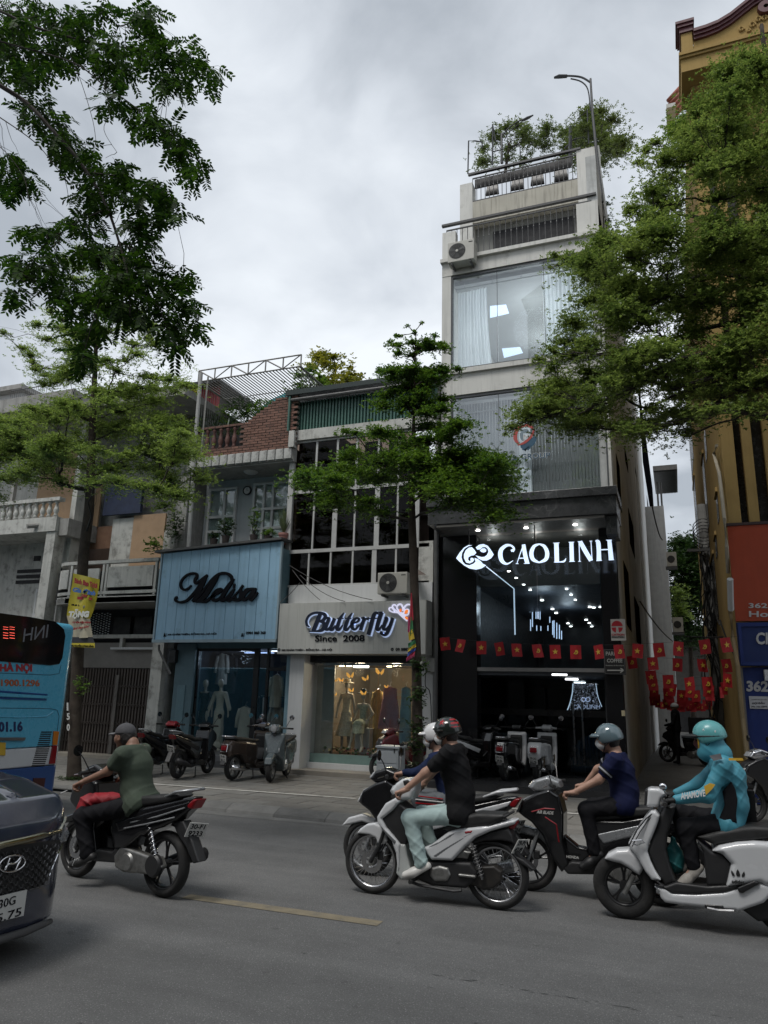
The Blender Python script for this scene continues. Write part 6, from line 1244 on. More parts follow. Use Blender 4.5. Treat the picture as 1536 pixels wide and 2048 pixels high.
A_=F(398,745,16.4);B_=F(603,706,16.4);zt=(A_[2]+B_[2])/2;A_[2]=B_[2]=zt;A2=F(402,763,16.4);zb_=A2[2];yb_=20.3
for z in(zt,zb_):
 MB().cyl((A_[0],16.4,z),(B_[0],16.4,z),.022,n=5).build('front_bar',TR,tr)
MB().cyl((A_[0],yb_,zb_),(B_[0],yb_,zb_),.022,n=5).build('back_bar',TR,tr)
for x in(A_[0],B_[0]):MB().cyl((x,16.4,zb_),(x,yb_,zb_),.022,n=5).build('side_bar',TR,tr)
n=32;sb=None
for i in range(n):
 x=A_[0]+(B_[0]-A_[0])*(i+.5)/n
 if sb is None:sb=MB().cyl((x,16.4,zb_),(x,yb_,zb_),.02,n=4).build('slat',TR,tr)
 else:instance(sb,'slat',tr,((B_[0]-A_[0])*i/n,0,0))
for i in range(7):
 xa=A_[0]+(B_[0]-A_[0])*i/6;MB().cyl((xa,16.4,zb_),(xa,16.4,zt),.024,n=4).build('upright',TR,tr)
 if i<6:xb=A_[0]+(B_[0]-A_[0])*(i+1)/6;MB().cyl((xa,16.39,zb_ if i%2 else zt),(xb,16.39,zt if i%2 else zb_),.02,n=4).build('brace',TR,tr)
for y in(17.7,19.0):MB().cyl((A_[0],y,zb_-.02),(B_[0],y,zb_-.02),.014,n=4).build('cross_bar',TR,tr)
for i in range(40):
 x=B_[0];y=16.5+i*.095
 if i==0:vb=MB().cyl((x,y,zb_),(x,y,zb_-.85),.008,n=3).build('vertical_bar',TR,tr);vb2=MB().cyl((A_[0],y,zb_),(A_[0],y,zb_-1.1),.008,n=3).build('vertical_bar',TR,tr)
 else:instance(vb,'vertical_bar',tr,(0,i*.095,0));instance(vb2,'vertical_bar',tr,(0,i*.095,0))
pp=[F(388,985,16.0),F(388,860,16.0),F(396,760,16.0)];MB().tube([(pp[0][0],16.1,3.2),(pp[1][0],16.1,pp[1][2]),(pp[1][0]-.02,16.1,zb_+.1)],.055,8).build('post',mat('pale_post',(.34,.34,.33),.6,n=.1,streak=.2),tr);MB().cyl((pp[1][0]+.16,16.2,8.2),(pp[1][0]+.16,16.2,zb_),.025,n=6).build('post',TR,tr)
tq=[F(*p,19.5)for p in((505,830),(540,800),(600,772),(645,778),(640,800),(560,830))];tarp=thing('tarpaulin','turquoise sheet behind the brick roof garden','tarpaulin',tuple(tq[0]))
MB().prism([(p[0],p[2])for p in tq],19.5,19.56).build('sheet',mat('turquoise_sheet',(.03,.26,.29),.5,n=.15,ns=3,streak=.3),tarp)
SKIN=mat('skin',(.36,.21,.15),.55,n=.08,ns=20);SKIND=mat('skin_tanned',(.22,.12,.08),.55,n=.1,ns=20);HAIR=mat('black_hair',(.012,.010,.009),.5,n=.2,ns=60,b=.6,bs=200)
EYE=mat('eye_dark',(.02,.015,.012),.2,n=0);LIP=mat('lips',(.22,.09,.075),.5,n=0)
def lerp(a,b,t):return np.asarray(a)*(1-t)+np.asarray(b)*t
def head_geo(c,f,pit=0.0,vx=.0055,s=1.0):
 """head of about 23 cm facing the level direction f"""
 f=unit(np.array([f[0],f[1],0.]));l=np.array([-f[1],f[0],0]);u=np.array([0,0,1.])
 ff=f*cos(pit)+u*sin(pit);uu=-f*sin(pit)+u*cos(pit);R=np.array([ff,l,uu]);W_=lambda a,b,d:c+s*(ff*a+l*b+uu*d)
 h=SD(np.array(c)-.17*s,np.array(c)+.17*s,vx)
 h.ell(W_(-.012,0,.03),(.098*s,.078*s,.092*s),0,R=R);h.ell(W_(.018,0,-.03),(.075*s,.062*s,.085*s),.03*s,R=R)
 h.cone(W_(.045,0,-.085),W_(.06,0,-.082),.03*s,.02*s,.03*s)
 h.cone(W_(.088,0,.018),W_(.108,0,-.022),.010*s,.015*s,.014*s)
 h.cone(W_(.082,.03,.032),W_(.082,-.03,.032),.011*s,.011*s,.02*s)
 for q in(-1,1):
  h.ell(W_(.084,q*.032,.012),(.012*s,.017*s,.011*s),.012*s,'s',R=R);h.ell(W_(.05,q*.045,-.02),(.03*s,.025*s,.03*s),.03*s,R=R)
  h.ell(W_(-.008,q*.079,-.008),(.02*s,.009*s,.032*s),.008*s,R=R);h.ell(W_(-.004,q*.088,-.004),(.010*s,.007*s,.018*s),.006*s,'s',R=R)
 h.cone(W_(.085,.016,-.052),W_(.085,-.016,-.052),.008*s,.008*s,.012*s)
 return h,W_,R
def hand_geo(w,g,side,vx=.005,open_=0.0,bar=None):
 """hand from wrist w gripping at g; the bar runs along y; side +1/-1 = towards +y/-y where the thumb is"""
 w,g=np.array(w,float),np.array(g,float);d=unit(g-w);b=np.array([0,1.,0])if bar is None else unit(np.array(bar));b=unit(b-d*(b@d));n=unit(np.cross(d,b))
 if n[2]<0:n=-n
 h=SD(np.minimum(w,g)-.12,np.maximum(w,g)+.12,vx);k=w+d*.085
 h.cone(w-d*.03,w+d*.02,.027,.026,0,sc=(1,1,1));
 for t in(-.027,-.009,.009,.027):h.cone(w+d*.015+b*t*.7,k+b*t+n*.008,.017,.013,.014)
 for i,(t,ln)in enumerate(((-.030,.9),(-.010,1.08),(.011,1.0),(.031,.78))):
  t=t*side*-1;p0=k+b*t+n*.008;c1=radians(-38-22*(1-open_));c2=radians(-110+50*open_);c3=radians(-165+90*open_)
  p1=p0+(d*cos(c1)+n*sin(c1))*.036*ln;p2=p1+(d*cos(c2)+n*sin(c2))*.026*ln;p3=p2+(d*cos(c3)+n*sin(c3))*.02*ln
  h.cone(p0,p1,.0105,.0095,.006);h.cone(p1,p2,.0092,.0085,.003);h.cone(p2,p3,.0083,.0072,.003)
 q0=w+d*.03+b*.022*side-n*.004;q1=q0+d*.03+b*.02*side-n*.016;q2=q1+d*.02-b*.002*side-n*.02
 h.cone(q0,q1,.015,.011,.012);h.cone(q1,q2,.0105,.0085,.004)
 return h
def capsule_body(segs,blend=.035,vx=.010,wr=0.0,ph=0.0,cuts=(),f=(70,46,84)):
 A=np.array([s[0]for s in segs]+[s[1]for s in segs]);s=SD(A.min(0)-.17,A.max(0)+.17,vx)
 for q in segs:
  a,b,ra,rb=q[:4];s.cone(a,b,ra,rb,q[5]if len(q)>5 else blend,sc=q[4]if len(q)>4 and q[4]else(1,1,1))
 if wr:s.wrinkle(wr,f,ph=ph)
 for c in cuts:s.plane(*c)
 return s
def helmet_geo(W_,R,s=1.0,peak=.06,vx=.006,low=.02):
 h=SD(W_(0,0,0)-.22,W_(0,0,0)+.22,vx);h.ell(W_(-.018,0,.045),(.135*s,.115*s,.118*s),0,R=R);h.ell(W_(-.03,0,.01),(.125*s,.108*s,.10*s),.03,R=R)
 h.plane(W_(0,0,-.01-low),-(R[2]*1.0+R[0]*.28),.012);h.plane(W_(.072,0,-.01),unit(R[0]*.8-R[2]*.75),.01)
 h.ell(W_(-.012,0,.0),(.108,.09,.105),0,'s',R=R)
 return h
def rider(label,j,shirt,trouser,shoe,skin=SKIN,sleeve=.5,f=(-1,0,0),pit=0.0,neck_r=.052,shirt_wr=.0065,ph=0.,shoe_m=None,head_s=1.0,gloves=None,mask=True,loose=0.0,yw=.185,extra=None,barefoot=False,slim=1.0):
 """j: dict of world points. sh/el/wr/gr = near arm, *2 = far arm; hip,kn,an,toe near leg, *2 far leg; neck, head, chest, waist"""
 t=thing('person',label,'person',tuple(j['waist']*np.array([1,1,0])+np.array([0,0,0])))
 F_=unit(np.array([f[0],f[1],0.]));body=MB();z=slim
 mid=lambda a,b:(np.asarray(j[a])+np.asarray(j[b]))/2
 ch,wa,nk=j['chest'],j['waist'],j['neck'];shm=mid('sh','sh2');hpm=mid('hip','hip2')
 segs=[(ch,wa,.115*z,.105*z,(1,.78,1)),(wa,hpm,.105*z,.12*z,(1,.8,1)),(shm,ch,.09*z,.115*z,(1,.75,1)),(shm,nk,.06,neck_r),(nk,j['head']-np.array([0,0,.05]),neck_r,neck_r-.004)]
 for q in('','2'):
  segs+=[(j['sh'+q],j['el'+q],.048,.04),(j['el'+q],j['wr'+q],.041,.027),(shm,j['sh'+q],.07,.055),(j['hip'+q],j['kn'+q],.08,.056),(j['kn'+q],j['an'+q],.055,.036),(j['an'+q],lerp(j['an'+q],j['toe'+q],.9)-np.array([0,0,.01]),.034,.024)]
 v,fs=capsule_body(segs,.03,.011).geo();body.add(v,fs)
 h,W_,R=head_geo(j['head'],F_,pit,s=head_s);v,fs=h.geo();body.add(v,fs)
 for q,sd_ in(('',1),('2',-1)):
  v,fs=hand_geo(j['wr'+q],j['gr'+q],sd_).geo();body.add(v,fs,1 if gloves else 0)
 bo=body.build('body',[skin,gloves or skin],t,smooth=True)
 fe=MB();
 for q in(-1,1):fe.ball(W_(.083,q*.031,.011),.011*head_s,8)
 fe.build('eye',EYE,t,smooth=True)if False else None
 for q in(-1,1):MB().ball(W_(.079,q*.031,.012),.0115*head_s,8).build('eye',EYE,t,smooth=True)
 if not mask:MB().ball(W_(.091,0,-.053),(.006,.018,.005),8).build('mouth',LIP,t,smooth=True)
 g=.002+loose*.7;up=np.array([0,0,1.])
 ss=[(ch,wa,(.128+g)*z,(.12+g)*z,(1,.78,1)),(wa,hpm,(.12+g)*z,(.13+g)*z,(1,.8,1)),(shm,ch,.10+g*.6,(.128+g)*z,(1,.75,1)),(shm,lerp(shm,nk,.75),.075,.062)]
 for q in('','2'):
  ss+=[(shm,j['sh'+q],.082+g*.4,.066+g*.5),(lerp(wa,hpm,.5),lerp(hpm,j['hip'+q],1.0),.11*z,(.112+g)*z)]
  if sleeve<=1:ss+=[(j['sh'+q],lerp(j['sh'+q],j['el'+q],sleeve),.062+g*.6,.058+g*.9)]
  else:ss+=[(j['sh'+q],j['el'+q],.062+g*.6,.056+g),(j['el'+q],lerp(j['el'+q],j['wr'+q],.97),.055+g*.8,.038+g*.5)]
 hem=j.get('hem',hpm-up*.085);hd=unit(wa-hpm)
 cuts=[(hem,-hd*1.0,.01)]
 s=capsule_body(ss,.045,.0095,shirt_wr,ph)
 s.plane(hem,-hd,.012,lo=np.minimum(hem,hpm)-.35,hi=np.maximum(hem,hpm)+np.array([.35,.35,.12]))
 s.plane(lerp(shm,nk,.72),unit(nk-shm),.008,lo=nk-.13,hi=nk+.2)
 for q in('','2'):
  if sleeve<=1:
   p=lerp(j['sh'+q],j['el'+q],sleeve);d=unit(np.asarray(j['el'+q])-np.asarray(j['sh'+q]));s.plane(p,d,.006,lo=p-.085,hi=p+.085)if False else None
 so=s.build('shirt',shirt,t)
 g2=.002+loose*.5
 ts=[(hpm,hpm-up*.02,.125*z,.12*z,(1,.78,1))]
 for q in('','2'):ts+=[(j['hip'+q],j['kn'+q],.088+g2,.066+g2),(j['kn'+q],lerp(j['kn'+q],j['an'+q],.93),.07+g2,.05+g2*1.6),(hpm,j['hip'+q],.115,.10)]
 s=capsule_body(ts,.04,.0095,.0075,ph+2,f=(62,40,74));s.build('trousers',trouser,t)
 for q in('','2'):
  a,b=np.array(j['an'+q]),np.array(j['toe'+q]);d=unit(b-a);s=SD(np.minimum(a,b)-.12,np.maximum(a,b)+.12,.007);hl_=a-d*.055-up*.035
  s.cone(hl_,lerp(a,b,.55)-up*.022,.042,.044,0,sc=(1,.95,1));s.cone(lerp(a,b,.5)-up*.02,b+d*.01,.045,.034,.02,sc=(1,.85,1))
  if not barefoot:s.cone(a+up*.005,a-up*.03,.046,.046,.02)
  fn=unit(np.cross(d,np.array([0,1.,0])));fn=fn if fn[2]>0 else-fn
  s.plane(lerp(a,b,.5)-fn*.058,-fn,.008);so2=s.build('shoe',shoe,t)
 return t,W_,R
def add_mask(t,W_,R,m,s=1.0):
 h=SD(W_(.08,0,-.045)-.12,W_(.08,0,-.045)+.12,.0055);h.ell(W_(.046,0,-.045),(.068,.066,.058),0,R=R);h.cone(W_(.1,0,-.012),W_(.112,0,-.04),.010,.010,.03)
 h.plane(W_(.03,0,0),-R[0],0);h.plane(W_(.1,0,-.002),unit(R[2]+R[0]*.15),.008);h.build('face_mask',m,t)
 for q in(-1,1):MB().tube([W_(.045,q*.068,-.02),W_(.0,q*.088,.012)],.002,4).tube([W_(.04,q*.062,-.07),W_(-.002,q*.088,-.03)],.002,4).build('mask_loop',m,t)
def add_hair(t,W_,R,low=-.06):
 h=SD(W_(0,0,0)-.16,W_(0,0,0)+.16,.006);h.ell(W_(-.018,0,.035),(.1,.083,.094),0,R=R);h.ell(W_(-.045,0,-.025),(.068,.07,.075),.03,R=R)
 h.plane(W_(.0,0,-.02),unit(R[0]*1.0-R[2]*.55),.01);h.plane(W_(0,0,low),-R[2],.01);h.wrinkle(.002,(120,90,150));h.build('hair',HAIR,t)
def straps(t,W_,m):
 for q in(-1,1):MB().tube([W_(.02,q*.098,.02),W_(.02,q*.085,-.05),W_(.045,q*.03,-.118)],.006,5).tube([W_(-.06,q*.09,.02),W_(0,q*.09,-.04),W_(.02,q*.085,-.055)],.005,5).build('chin_strap',m,t)
def mk(zk,D,pts,dy,far):
 """near-side joints traced at D-dy; far-side joints mirrored to D+dy and nudged"""
 j={}
 for k,(x,y)in pts.items():
  off={'sh':dy,'el':dy+.03,'wr':dy+.07,'gr':dy+.09,'hip':.09,'kn':.15,'an':.15,'toe':.17}.get(k,0)
  j[k]=F(*Z(zk,x,y),D-off)
 for k in('sh','el','wr','gr','hip','kn','an','toe'):
  q=np.array(j[k]);q[1]=2*D-q[1];j[k+'2']=q+np.array(far.get(k,(0,0,0)))
 return j
BLKS=mat('rider_black_shirt',(.012,.012,.013),.7,n=.2,ns=12,dirt=((.05,.05,.05),.6,22,.62),spec=.12);NVY=mat('rider_navy_polo',(.010,.013,.045),.75,n=.12,ns=10,spec=.12);OLV=mat('rider_olive_tee',(.045,.062,.042),.85,n=.1,ns=8);TEAL=mat('rider_teal_jacket',(.055,.26,.34),.55,n=.08,ns=8);NV2=mat('rider_blue_sleeve',(.010,.017,.05),.7,n=.12,spec=.12)
AQ=mat('pale_aqua_linen',(.36,.47,.46),.85,n=.07,ns=10,b=.2,bs=120);BTR=mat('black_trousers',(.012,.012,.014),.75,n=.15,ns=9,spec=.12);WSH=mat('white_clog',(.58,.57,.54),.5,n=.04);GSH=mat('grey_trainer',(.30,.28,.25),.7,n=.15,ns=20);BSH=mat('black_shoe',(.015,.015,.016),.5,n=.1);GLV=mat('black_glove',(.01,.01,.01),.7,n=.1)
MSK=mat('mask_white',(.62,.62,.61),.7,n=.03);STRP_=mat('strap_black',(.01,.01,.01),.6,n=0)
DB=7.25
jB=mk('5',DB,dict(sh=(830,410),el=(655,560),wr=(500,690),gr=(425,722),hip=(900,880),kn=(535,905),an=(630,1270),toe=(510,1340),neck=(850,330),head=(815,262),chest=(880,520),waist=(925,720)),.19,dict(el=(-.02,0,.02),kn=(.02,0,.0),toe=(.03,0,0),an=(.03,0,0)))
pB,W_,R=rider('man in black shirt and pale aqua trousers riding the white motorbike',jB,BLKS,AQ,WSH,SKIN,sleeve=.62,pit=-.08,loose=.012,ph=1.,barefoot=True)
add_mask(pB,W_,R,MSK);add_hair(pB,W_,R,-.07);straps(pB,W_,STRP_)
hB=thing('helmet','black half helmet with red star and red rear stripes on the middle rider','helmet',tuple(W_(0,0,.1)));HBK=mat('helmet_black',(.010,.014,.012),.15,n=0,coat=.5);HRD=mat('helmet_red',(.33,.008,.012),.2,n=0,coat=.5)
helmet_geo(W_,R).build('shell',HBK,hB)
def on_shell(W_,az,el,k=1.0,s=1.0):return W_(-.018+.136*k*cos(el)*cos(az)*s,.116*k*cos(el)*sin(az)*s,.045+.119*k*sin(el)*s)
def shell_patch(par,W_,pts,m,name,k=1.012):
 """pts in (az, el) outline fan on the shell"""
 c=np.mean(pts,0);V=[on_shell(W_,*c,k+.004)]+[on_shell(W_,*lerp(c,p,.5),k+.004)for p in pts]+[on_shell(W_,*p,k)for p in pts];n=len(pts)
 f=[(0,1+i,1+(i+1)%n)for i in range(n)]+[(1+i,1+n+i,1+n+(i+1)%n,1+(i+1)%n)for i in range(n)]
 return MB().add(V,f).build(name,m,par,smooth=True)
SDN=1 if W_(0,.1,0)[1]<W_(0,0,0)[1]else-1
shell_patch(hB,W_,[(SDN*1.35+SDN*r*cos(a)*.9,.62+r*sin(a))for i in range(10)for r,a in[((.34 if i%2==0 else .14),pi/2+i*pi/5)]],HRD,'star')
for e0 in(.05,.38,.75):shell_patch(hB,W_,[(SDN*2.1,e0),(SDN*2.1,e0+.17),(SDN*2.5,e0+.2),(SDN*3.0,e0+.2),(SDN*3.0,e0+.02),(SDN*2.5,e0)],HRD,'stripe')
MB().tube([on_shell(W_,a,-.05+.12*(abs(a)<1),1.04)for a in np.linspace(-1.5,1.5,14)],.008,5).build('rim',HBK,hB)
DD=8.1
jD=mk('6',DD,dict(sh=(1150,520),el=(1015,680),wr=(800,790),gr=(715,800),hip=(1225,900),kn=(905,935),an=(985,1320),toe=(880,1415),neck=(1150,425),head=(1088,340),chest=(1190,600),waist=(1235,770)),.19,dict(el=(-.05,0,.06),wr=(.05,0,.03),gr=(.04,0,.02),kn=(.03,0,0)))
pD,W_,R=rider('man in navy polo and blue-grey helmet riding the dark scooter',jD,NVY,BTR,BSH,SKIN,sleeve=.6,pit=-.03,loose=.01,ph=2.)
add_mask(pD,W_,R,MSK);add_hair(pD,W_,R,-.075);straps(pD,W_,STRP_)
for q in('','2'):
 a=lerp(jD['sh'+q],jD['el'+q],.50);b_=lerp(jD['sh'+q],jD['el'+q],.68);MB().cyl(a,b_,.076,.073,16).build('cuff_band',BLKS,pD,smooth=30);a=lerp(jD['sh'+q],jD['el'+q],.555);b_=lerp(jD['sh'+q],jD['el'+q],.62);MB().cyl(a,b_,.0775,.0765,16).build('cuff_stripe',mat('cuff_grey',(.3,.3,.32),.7),pD,smooth=30)
hD=thing('helmet','glossy blue-grey half helmet of the rider in navy polo','helmet',tuple(W_(0,0,.1)));HGR=mat('helmet_bluegrey',(.10,.145,.165),.12,n=0,coat=.6);helmet_geo(W_,R).build('shell',HGR,hD)
s=SD(W_(.1,0,.05)-.16,W_(.1,0,.05)+.16,.006);s.ell(W_(.06,0,.035),(.115,.1,.03),0,R=R);s.ell(W_(.05,0,.01),(.12,.1,.03),.005,'s',R=R);s.plane(W_(.07,0,0),-R[0],0);s.build('peak',HGR,hD)
DC=7.95
jC=mk('5',DC,dict(sh=(735,455),el=(610,560),wr=(490,560),gr=(435,572),hip=(850,770),kn=(600,760),an=(660,1080),toe=(580,1130),neck=(755,370),head=(722,290),chest=(790,520),waist=(830,660)),.17,{})
pC,W_,R=rider('person in navy long sleeves and white helmet half hidden behind the man in black shirt',jC,NV2,mat('grey_track_pants',(.10,.11,.12),.8,n=.1),BSH,SKIN,sleeve=2,pit=-.05,ph=3.,slim=.92)
add_mask(pC,W_,R,MSK);add_hair(pC,W_,R,-.08);straps(pC,W_,STRP_)
hC=thing('helmet','small white helmet peak just ahead of the black and red helmet','helmet',tuple(W_(0,0,.1)));HWH=mat('helmet_white',(.6,.6,.6),.2,n=0,coat=.3);helmet_geo(W_,R,.97).build('shell',HWH,hC)
s=SD(W_(.1,0,.05)-.16,W_(.1,0,.05)+.16,.006);s.ell(W_(.065,0,.04),(.11,.1,.028),0,R=R);s.ell(W_(.05,0,.015),(.12,.1,.03),.005,'s',R=R);s.plane(W_(.07,0,0),-R[0],0);s.build('peak',HWH,hC)
for k in range(3):a=lerp(jC['hip'],jC['kn'],.15)+np.array([0,-.1,.02-.03*k]);b_=jC['kn']+np.array([0,-.085,.04-.035*k]);MB().cyl(a,b_,.006,n=5).build('trouser_stripe',[HRD,MSK,HRD][k],pC)
DE=7.55
jE=mk('7',DE,dict(sh=(1130,560),el=(1010,810),wr=(735,850),gr=(640,870),hip=(1170,1060),kn=(815,1085),an=(890,1440),toe=(755,1590),neck=(1090,430),head=(1005,335),chest=(1180,650),waist=(1215,880)),.19,dict(kn=(-.05,0,.08),an=(-.02,0,.0),toe=(-.02,0,0),el=(-.05,0,.05)))
pE,W_,R=rider('delivery rider in teal jacket and hood with black side panel on the white scooter',jE,TEAL,BTR,GSH,SKIN,sleeve=2,pit=-.05,loose=.008,ph=4.,gloves=GLV,shirt_wr=.006)
s=SD(W_(0,0,0)-.2,W_(0,0,0)+.2,.007);s.ell(W_(-.015,0,.0),(.115,.098,.125),0,R=R);s.cone(W_(.02,0,-.11),jE['neck']+np.array([0.02,0,-.03]),.085,.10,.05);s.ell(W_(.125,0,-.015),(.06,.06,.075),.02,'s',R=R);s.wrinkle(.003,ph=5);s.build('hood',TEAL,pE)
YLO=mat('yellow_trim',(.55,.33,.03),.6,n=.05);MB().tube([W_(.085+.02*cos(a)*0,SDN*.07*cos(a*.0)+.0,0)if False else W_(.082,.066*cos(a),-.015+.085*sin(a))for a in np.linspace(0,2*pi,20)],.008,5).build('hood_trim',YLO,pE)
add_mask(pE,W_,R,mat('dark_scarf',(.10,.03,.03),.8,n=.3,ns=30))
gl=MB();gl.tube([W_(.108,.03+.022*cos(a),.012+.018*sin(a))for a in np.linspace(0,2*pi,14)],.0025,4).tube([W_(.108,-.03+.022*cos(a),.012+.018*sin(a))for a in np.linspace(0,2*pi,14)],.0025,4).tube([W_(.108,-SDN*-.052,.014),W_(.03,-SDN*-.085,.012)],.002,4);gl.build('glasses',STEEL,pE)
hE=thing('helmet','turquoise half helmet with long black peak on the delivery rider','helmet',tuple(W_(0,0,.1)));HTQ=mat('helmet_turquoise',(.10,.33,.34),.3,n=.05,coat=.2);helmet_geo(W_,R,1.04).build('shell',HTQ,hE)
s=SD(W_(.13,0,.05)-.2,W_(.13,0,.05)+.2,.006);s.ell(W_(.09,0,.03),(.135,.095,.02),0,R=R);s.plane(W_(.085,0,0),-R[0],0);s.build('peak',STRP_,hE)
MB().tube([on_shell(W_,a,-.12,1.05)for a in np.linspace(SDN*.4,SDN*2.9,10)],.006,5).build('rim',STRP_,hE);straps(pE,W_,STRP_)
a,b_,c_=on_shell(W_,SDN*1.15,.28,1.06),on_shell(W_,SDN*1.95,.12,1.06),on_shell(W_,SDN*1.15,.42,1.06);text('lettering','AHAMOVE',a,b_,c_,MSK,hE,.004,bold=.03)
def side_patch(par,name,P3,m,th=.006):
 P3=[np.asarray(p)for p in P3];n=len(P3);o=np.array([0,-th,0]);MB().add([p+o for p in P3]+P3,[tuple(range(n)),tuple(range(2*n-1,n-1,-1))]+[(i,i+n,(i+1)%n+n,(i+1)%n)for i in range(n)]).build(name,m,par)
s=capsule_body([(jE['chest'],jE['waist'],.145,.137,(1,.78,1)),(jE['waist'],(jE['hip']+jE['hip2'])/2,.137,.147,(1,.8,1)),(jE['chest'],(jE['sh']+jE['sh2'])/2,.145,.11,(1,.75,1))],.045,.0095,.006,4.)
pl=[F(*Z('7',x,y),DE-.17)for x,y in((1205,690),(1240,760),(1258,850),(1245,980),(1255,1050),(1100,1010),(1150,900),(1130,780))]
s2=SD(s.lo+.03,s.lo+s.n*s.vx-.03,s.vx);s2.lo=s.lo;s2.n=s.n;s2.D=s.D-.022;s3=SD(s.lo+.03,s.lo,s.vx);s3.lo=s.lo;s3.n=s.n;s3.D=np.full(tuple(s.n),.3,np.float32)
s3.poly([(p[0],p[2])for p in pl],DE-.25,.2,.01);s2.D=np.maximum(s2.D,s3.D);s2.build('side_panel',BTR,pE)
text('sleeve_lettering','GRABFAST'[:0]+'AHAMOVE',lerp(jE['el'],jE['wr'],.85)+np.array([0,-.066,.0]),lerp(jE['el'],jE['wr'],.1)+np.array([0,-.075,-.0]),lerp(jE['el'],jE['wr'],.85)+np.array([0,-.056,.055]),MSK,pE,.004,bold=.03)
sp_=lerp(jE['sh'],jE['el'],.78);side_patch(pE,'sleeve_mark',[sp_+np.array(v)for v in((-.05,-.075,-.05),(.0,-.082,.0),(.03,-.082,.04),(-.01,-.075,.05),(-.06,-.068,.02))],YLO)
q0=jE['sh']+np.array([.0,-.075,.02]);side_patch(pE,'shoulder_stripe',[q0+np.array(v)for v in((.05,-.005,.05),(.16,.0,.055),(.165,0,.035),(.05,-.008,.03))],YLO)
side_patch(pE,'shoulder_patch',[q0+np.array(v)for v in((-.10,.01,.06),(-.01,-.01,.085),(.0,-.012,.04),(-.07,.0,.02))],mat('grey_patch',(.15,.15,.16),.6))
DA=6.3
jA=mk('1',DA,dict(sh=(850,1045),el=(735,1170),wr=(570,1240),gr=(510,1275),hip=(930,1395),kn=(560,1475),an=(600,1745),toe=(500,1800),neck=(905,975),head=(850,935),chest=(925,1130),waist=(935,1290)),.18,dict(sh=(.02,0,0),wr=(.05,-.02,.0),gr=(.04,-.02,0),kn=(.03,0,0)))
jA['sh']=F(*Z('1',835,1055),DA-.2);jA['sh2']=F(*Z('1',975,1030),DA+.19)
pA,W_,R=rider('man in olive t-shirt and grey cap seen from behind on the black motorbike',jA,OLV,BTR,mat('black_white_trainer',(.02,.02,.02),.6),SKIND,sleeve=.55,f=(-1,.12,0),pit=-.05,loose=.018,ph=6.,mask=False,shirt_wr=.007)
add_hair(pA,W_,R,-.08)
cA=thing('cap','faded grey baseball cap worn by the man in olive t-shirt','cap',tuple(W_(0,0,.08)));CAPM=mat('cap_cloth',(.06,.06,.065),.85,n=.12,ns=9)
s=SD(W_(0,0,0)-.22,W_(0,0,0)+.22,.006);s.ell(W_(-.012,0,.04),(.108,.09,.098),0,R=R);s.plane(W_(0,0,.03),-R[2],.01);s.wrinkle(.002,ph=2);s.build('crown',CAPM,cA)
s=SD(W_(.12,0,.04)-.14,W_(.12,0,.04)+.14,.005);s.ell(W_(.11,0,.03),(.085,.075,.016),0,R=R);s.plane(W_(.075,0,0),-R[0],0);s.build('peak',mat('cap_peak',(.11,.11,.115),.8,n=.1),cA);MB().ball(W_(-.012,0,.14),.009,6).build('button',CAPM,cA)
for k in range(3):a=lerp(jA['an'],jA['toe'],.35+.16*k)+np.array([0,-.045,-.0]);MB().cyl(a+np.array([.0,0,.02]),a+np.array([-.02,0,-.035]),.006,n=4).build('shoe_stripe',MSK,pA)
MB().cyl(lerp(jA['an'],jA['toe'],-.35)+np.array([0,-.02,-.06]),jA['toe']+np.array([-.03,-.02,-.03]),.016,.014,7).build('shoe_sole',mat('white_sole',(.4,.39,.37),.6),pA)
cg=jA['gr']+np.array([-.03,-.06,-.03]);tag(MB().cyl(cg,cg+np.array([-.05,-.03,-.025]),.004,n=6).build('cigarette',MSK),'white cigarette between the fingers of the man in olive t-shirt','cigarette')
RUB=mat('tyre_rubber',(.014,.014,.014),.8,n=.2,b=.4,bs=120,dirt=((.06,.055,.05),.4,6,.5));PBLK=mat('gloss_black_plastic',(.010,.010,.011),.18,n=0,coat=.4);MBLK=mat('matt_black_plastic',(.018,.018,.019),.5,n=.1);PWH=mat('pearl_white',(.56,.57,.58),.22,n=.02,coat=.4);PSL=mat('silver_paint',(.30,.31,.32),.3,m=.5,n=.03);ALUM=mat('cast_aluminium',(.26,.26,.25),.45,m=.8,n=.25,ns=12,dirt=((.05,.045,.04),.6,8,.5));TLR=mat('tail_red',(.20,.008,.012),.15,n=0);PLT=mat('plate_white',(.48,.48,.46),.5,n=.04,dirt=((.25,.24,.22),.5,8,.55));LENS=mat('clear_lens',(.35,.36,.37),.08,n=0,coat=.5);SEATM=mat('seat_vinyl',(.018,.018,.018),.55,n=.15,b=.3,bs=150);RED=mat('red_paint',(.26,.012,.018),.25,n=0,coat=.3);SPR=mat('spring_grey',(.12,.12,.12),.4,m=.5,n=.1);PGR=mat('grey_green_paint',(.085,.105,.11),.25,n=.02,coat=.4);PBR=mat('dark_brown_paint',(.045,.032,.026),.2,n=0,coat=.4);ORL=mat('orange_lens',(.5,.16,.02),.2,n=0)
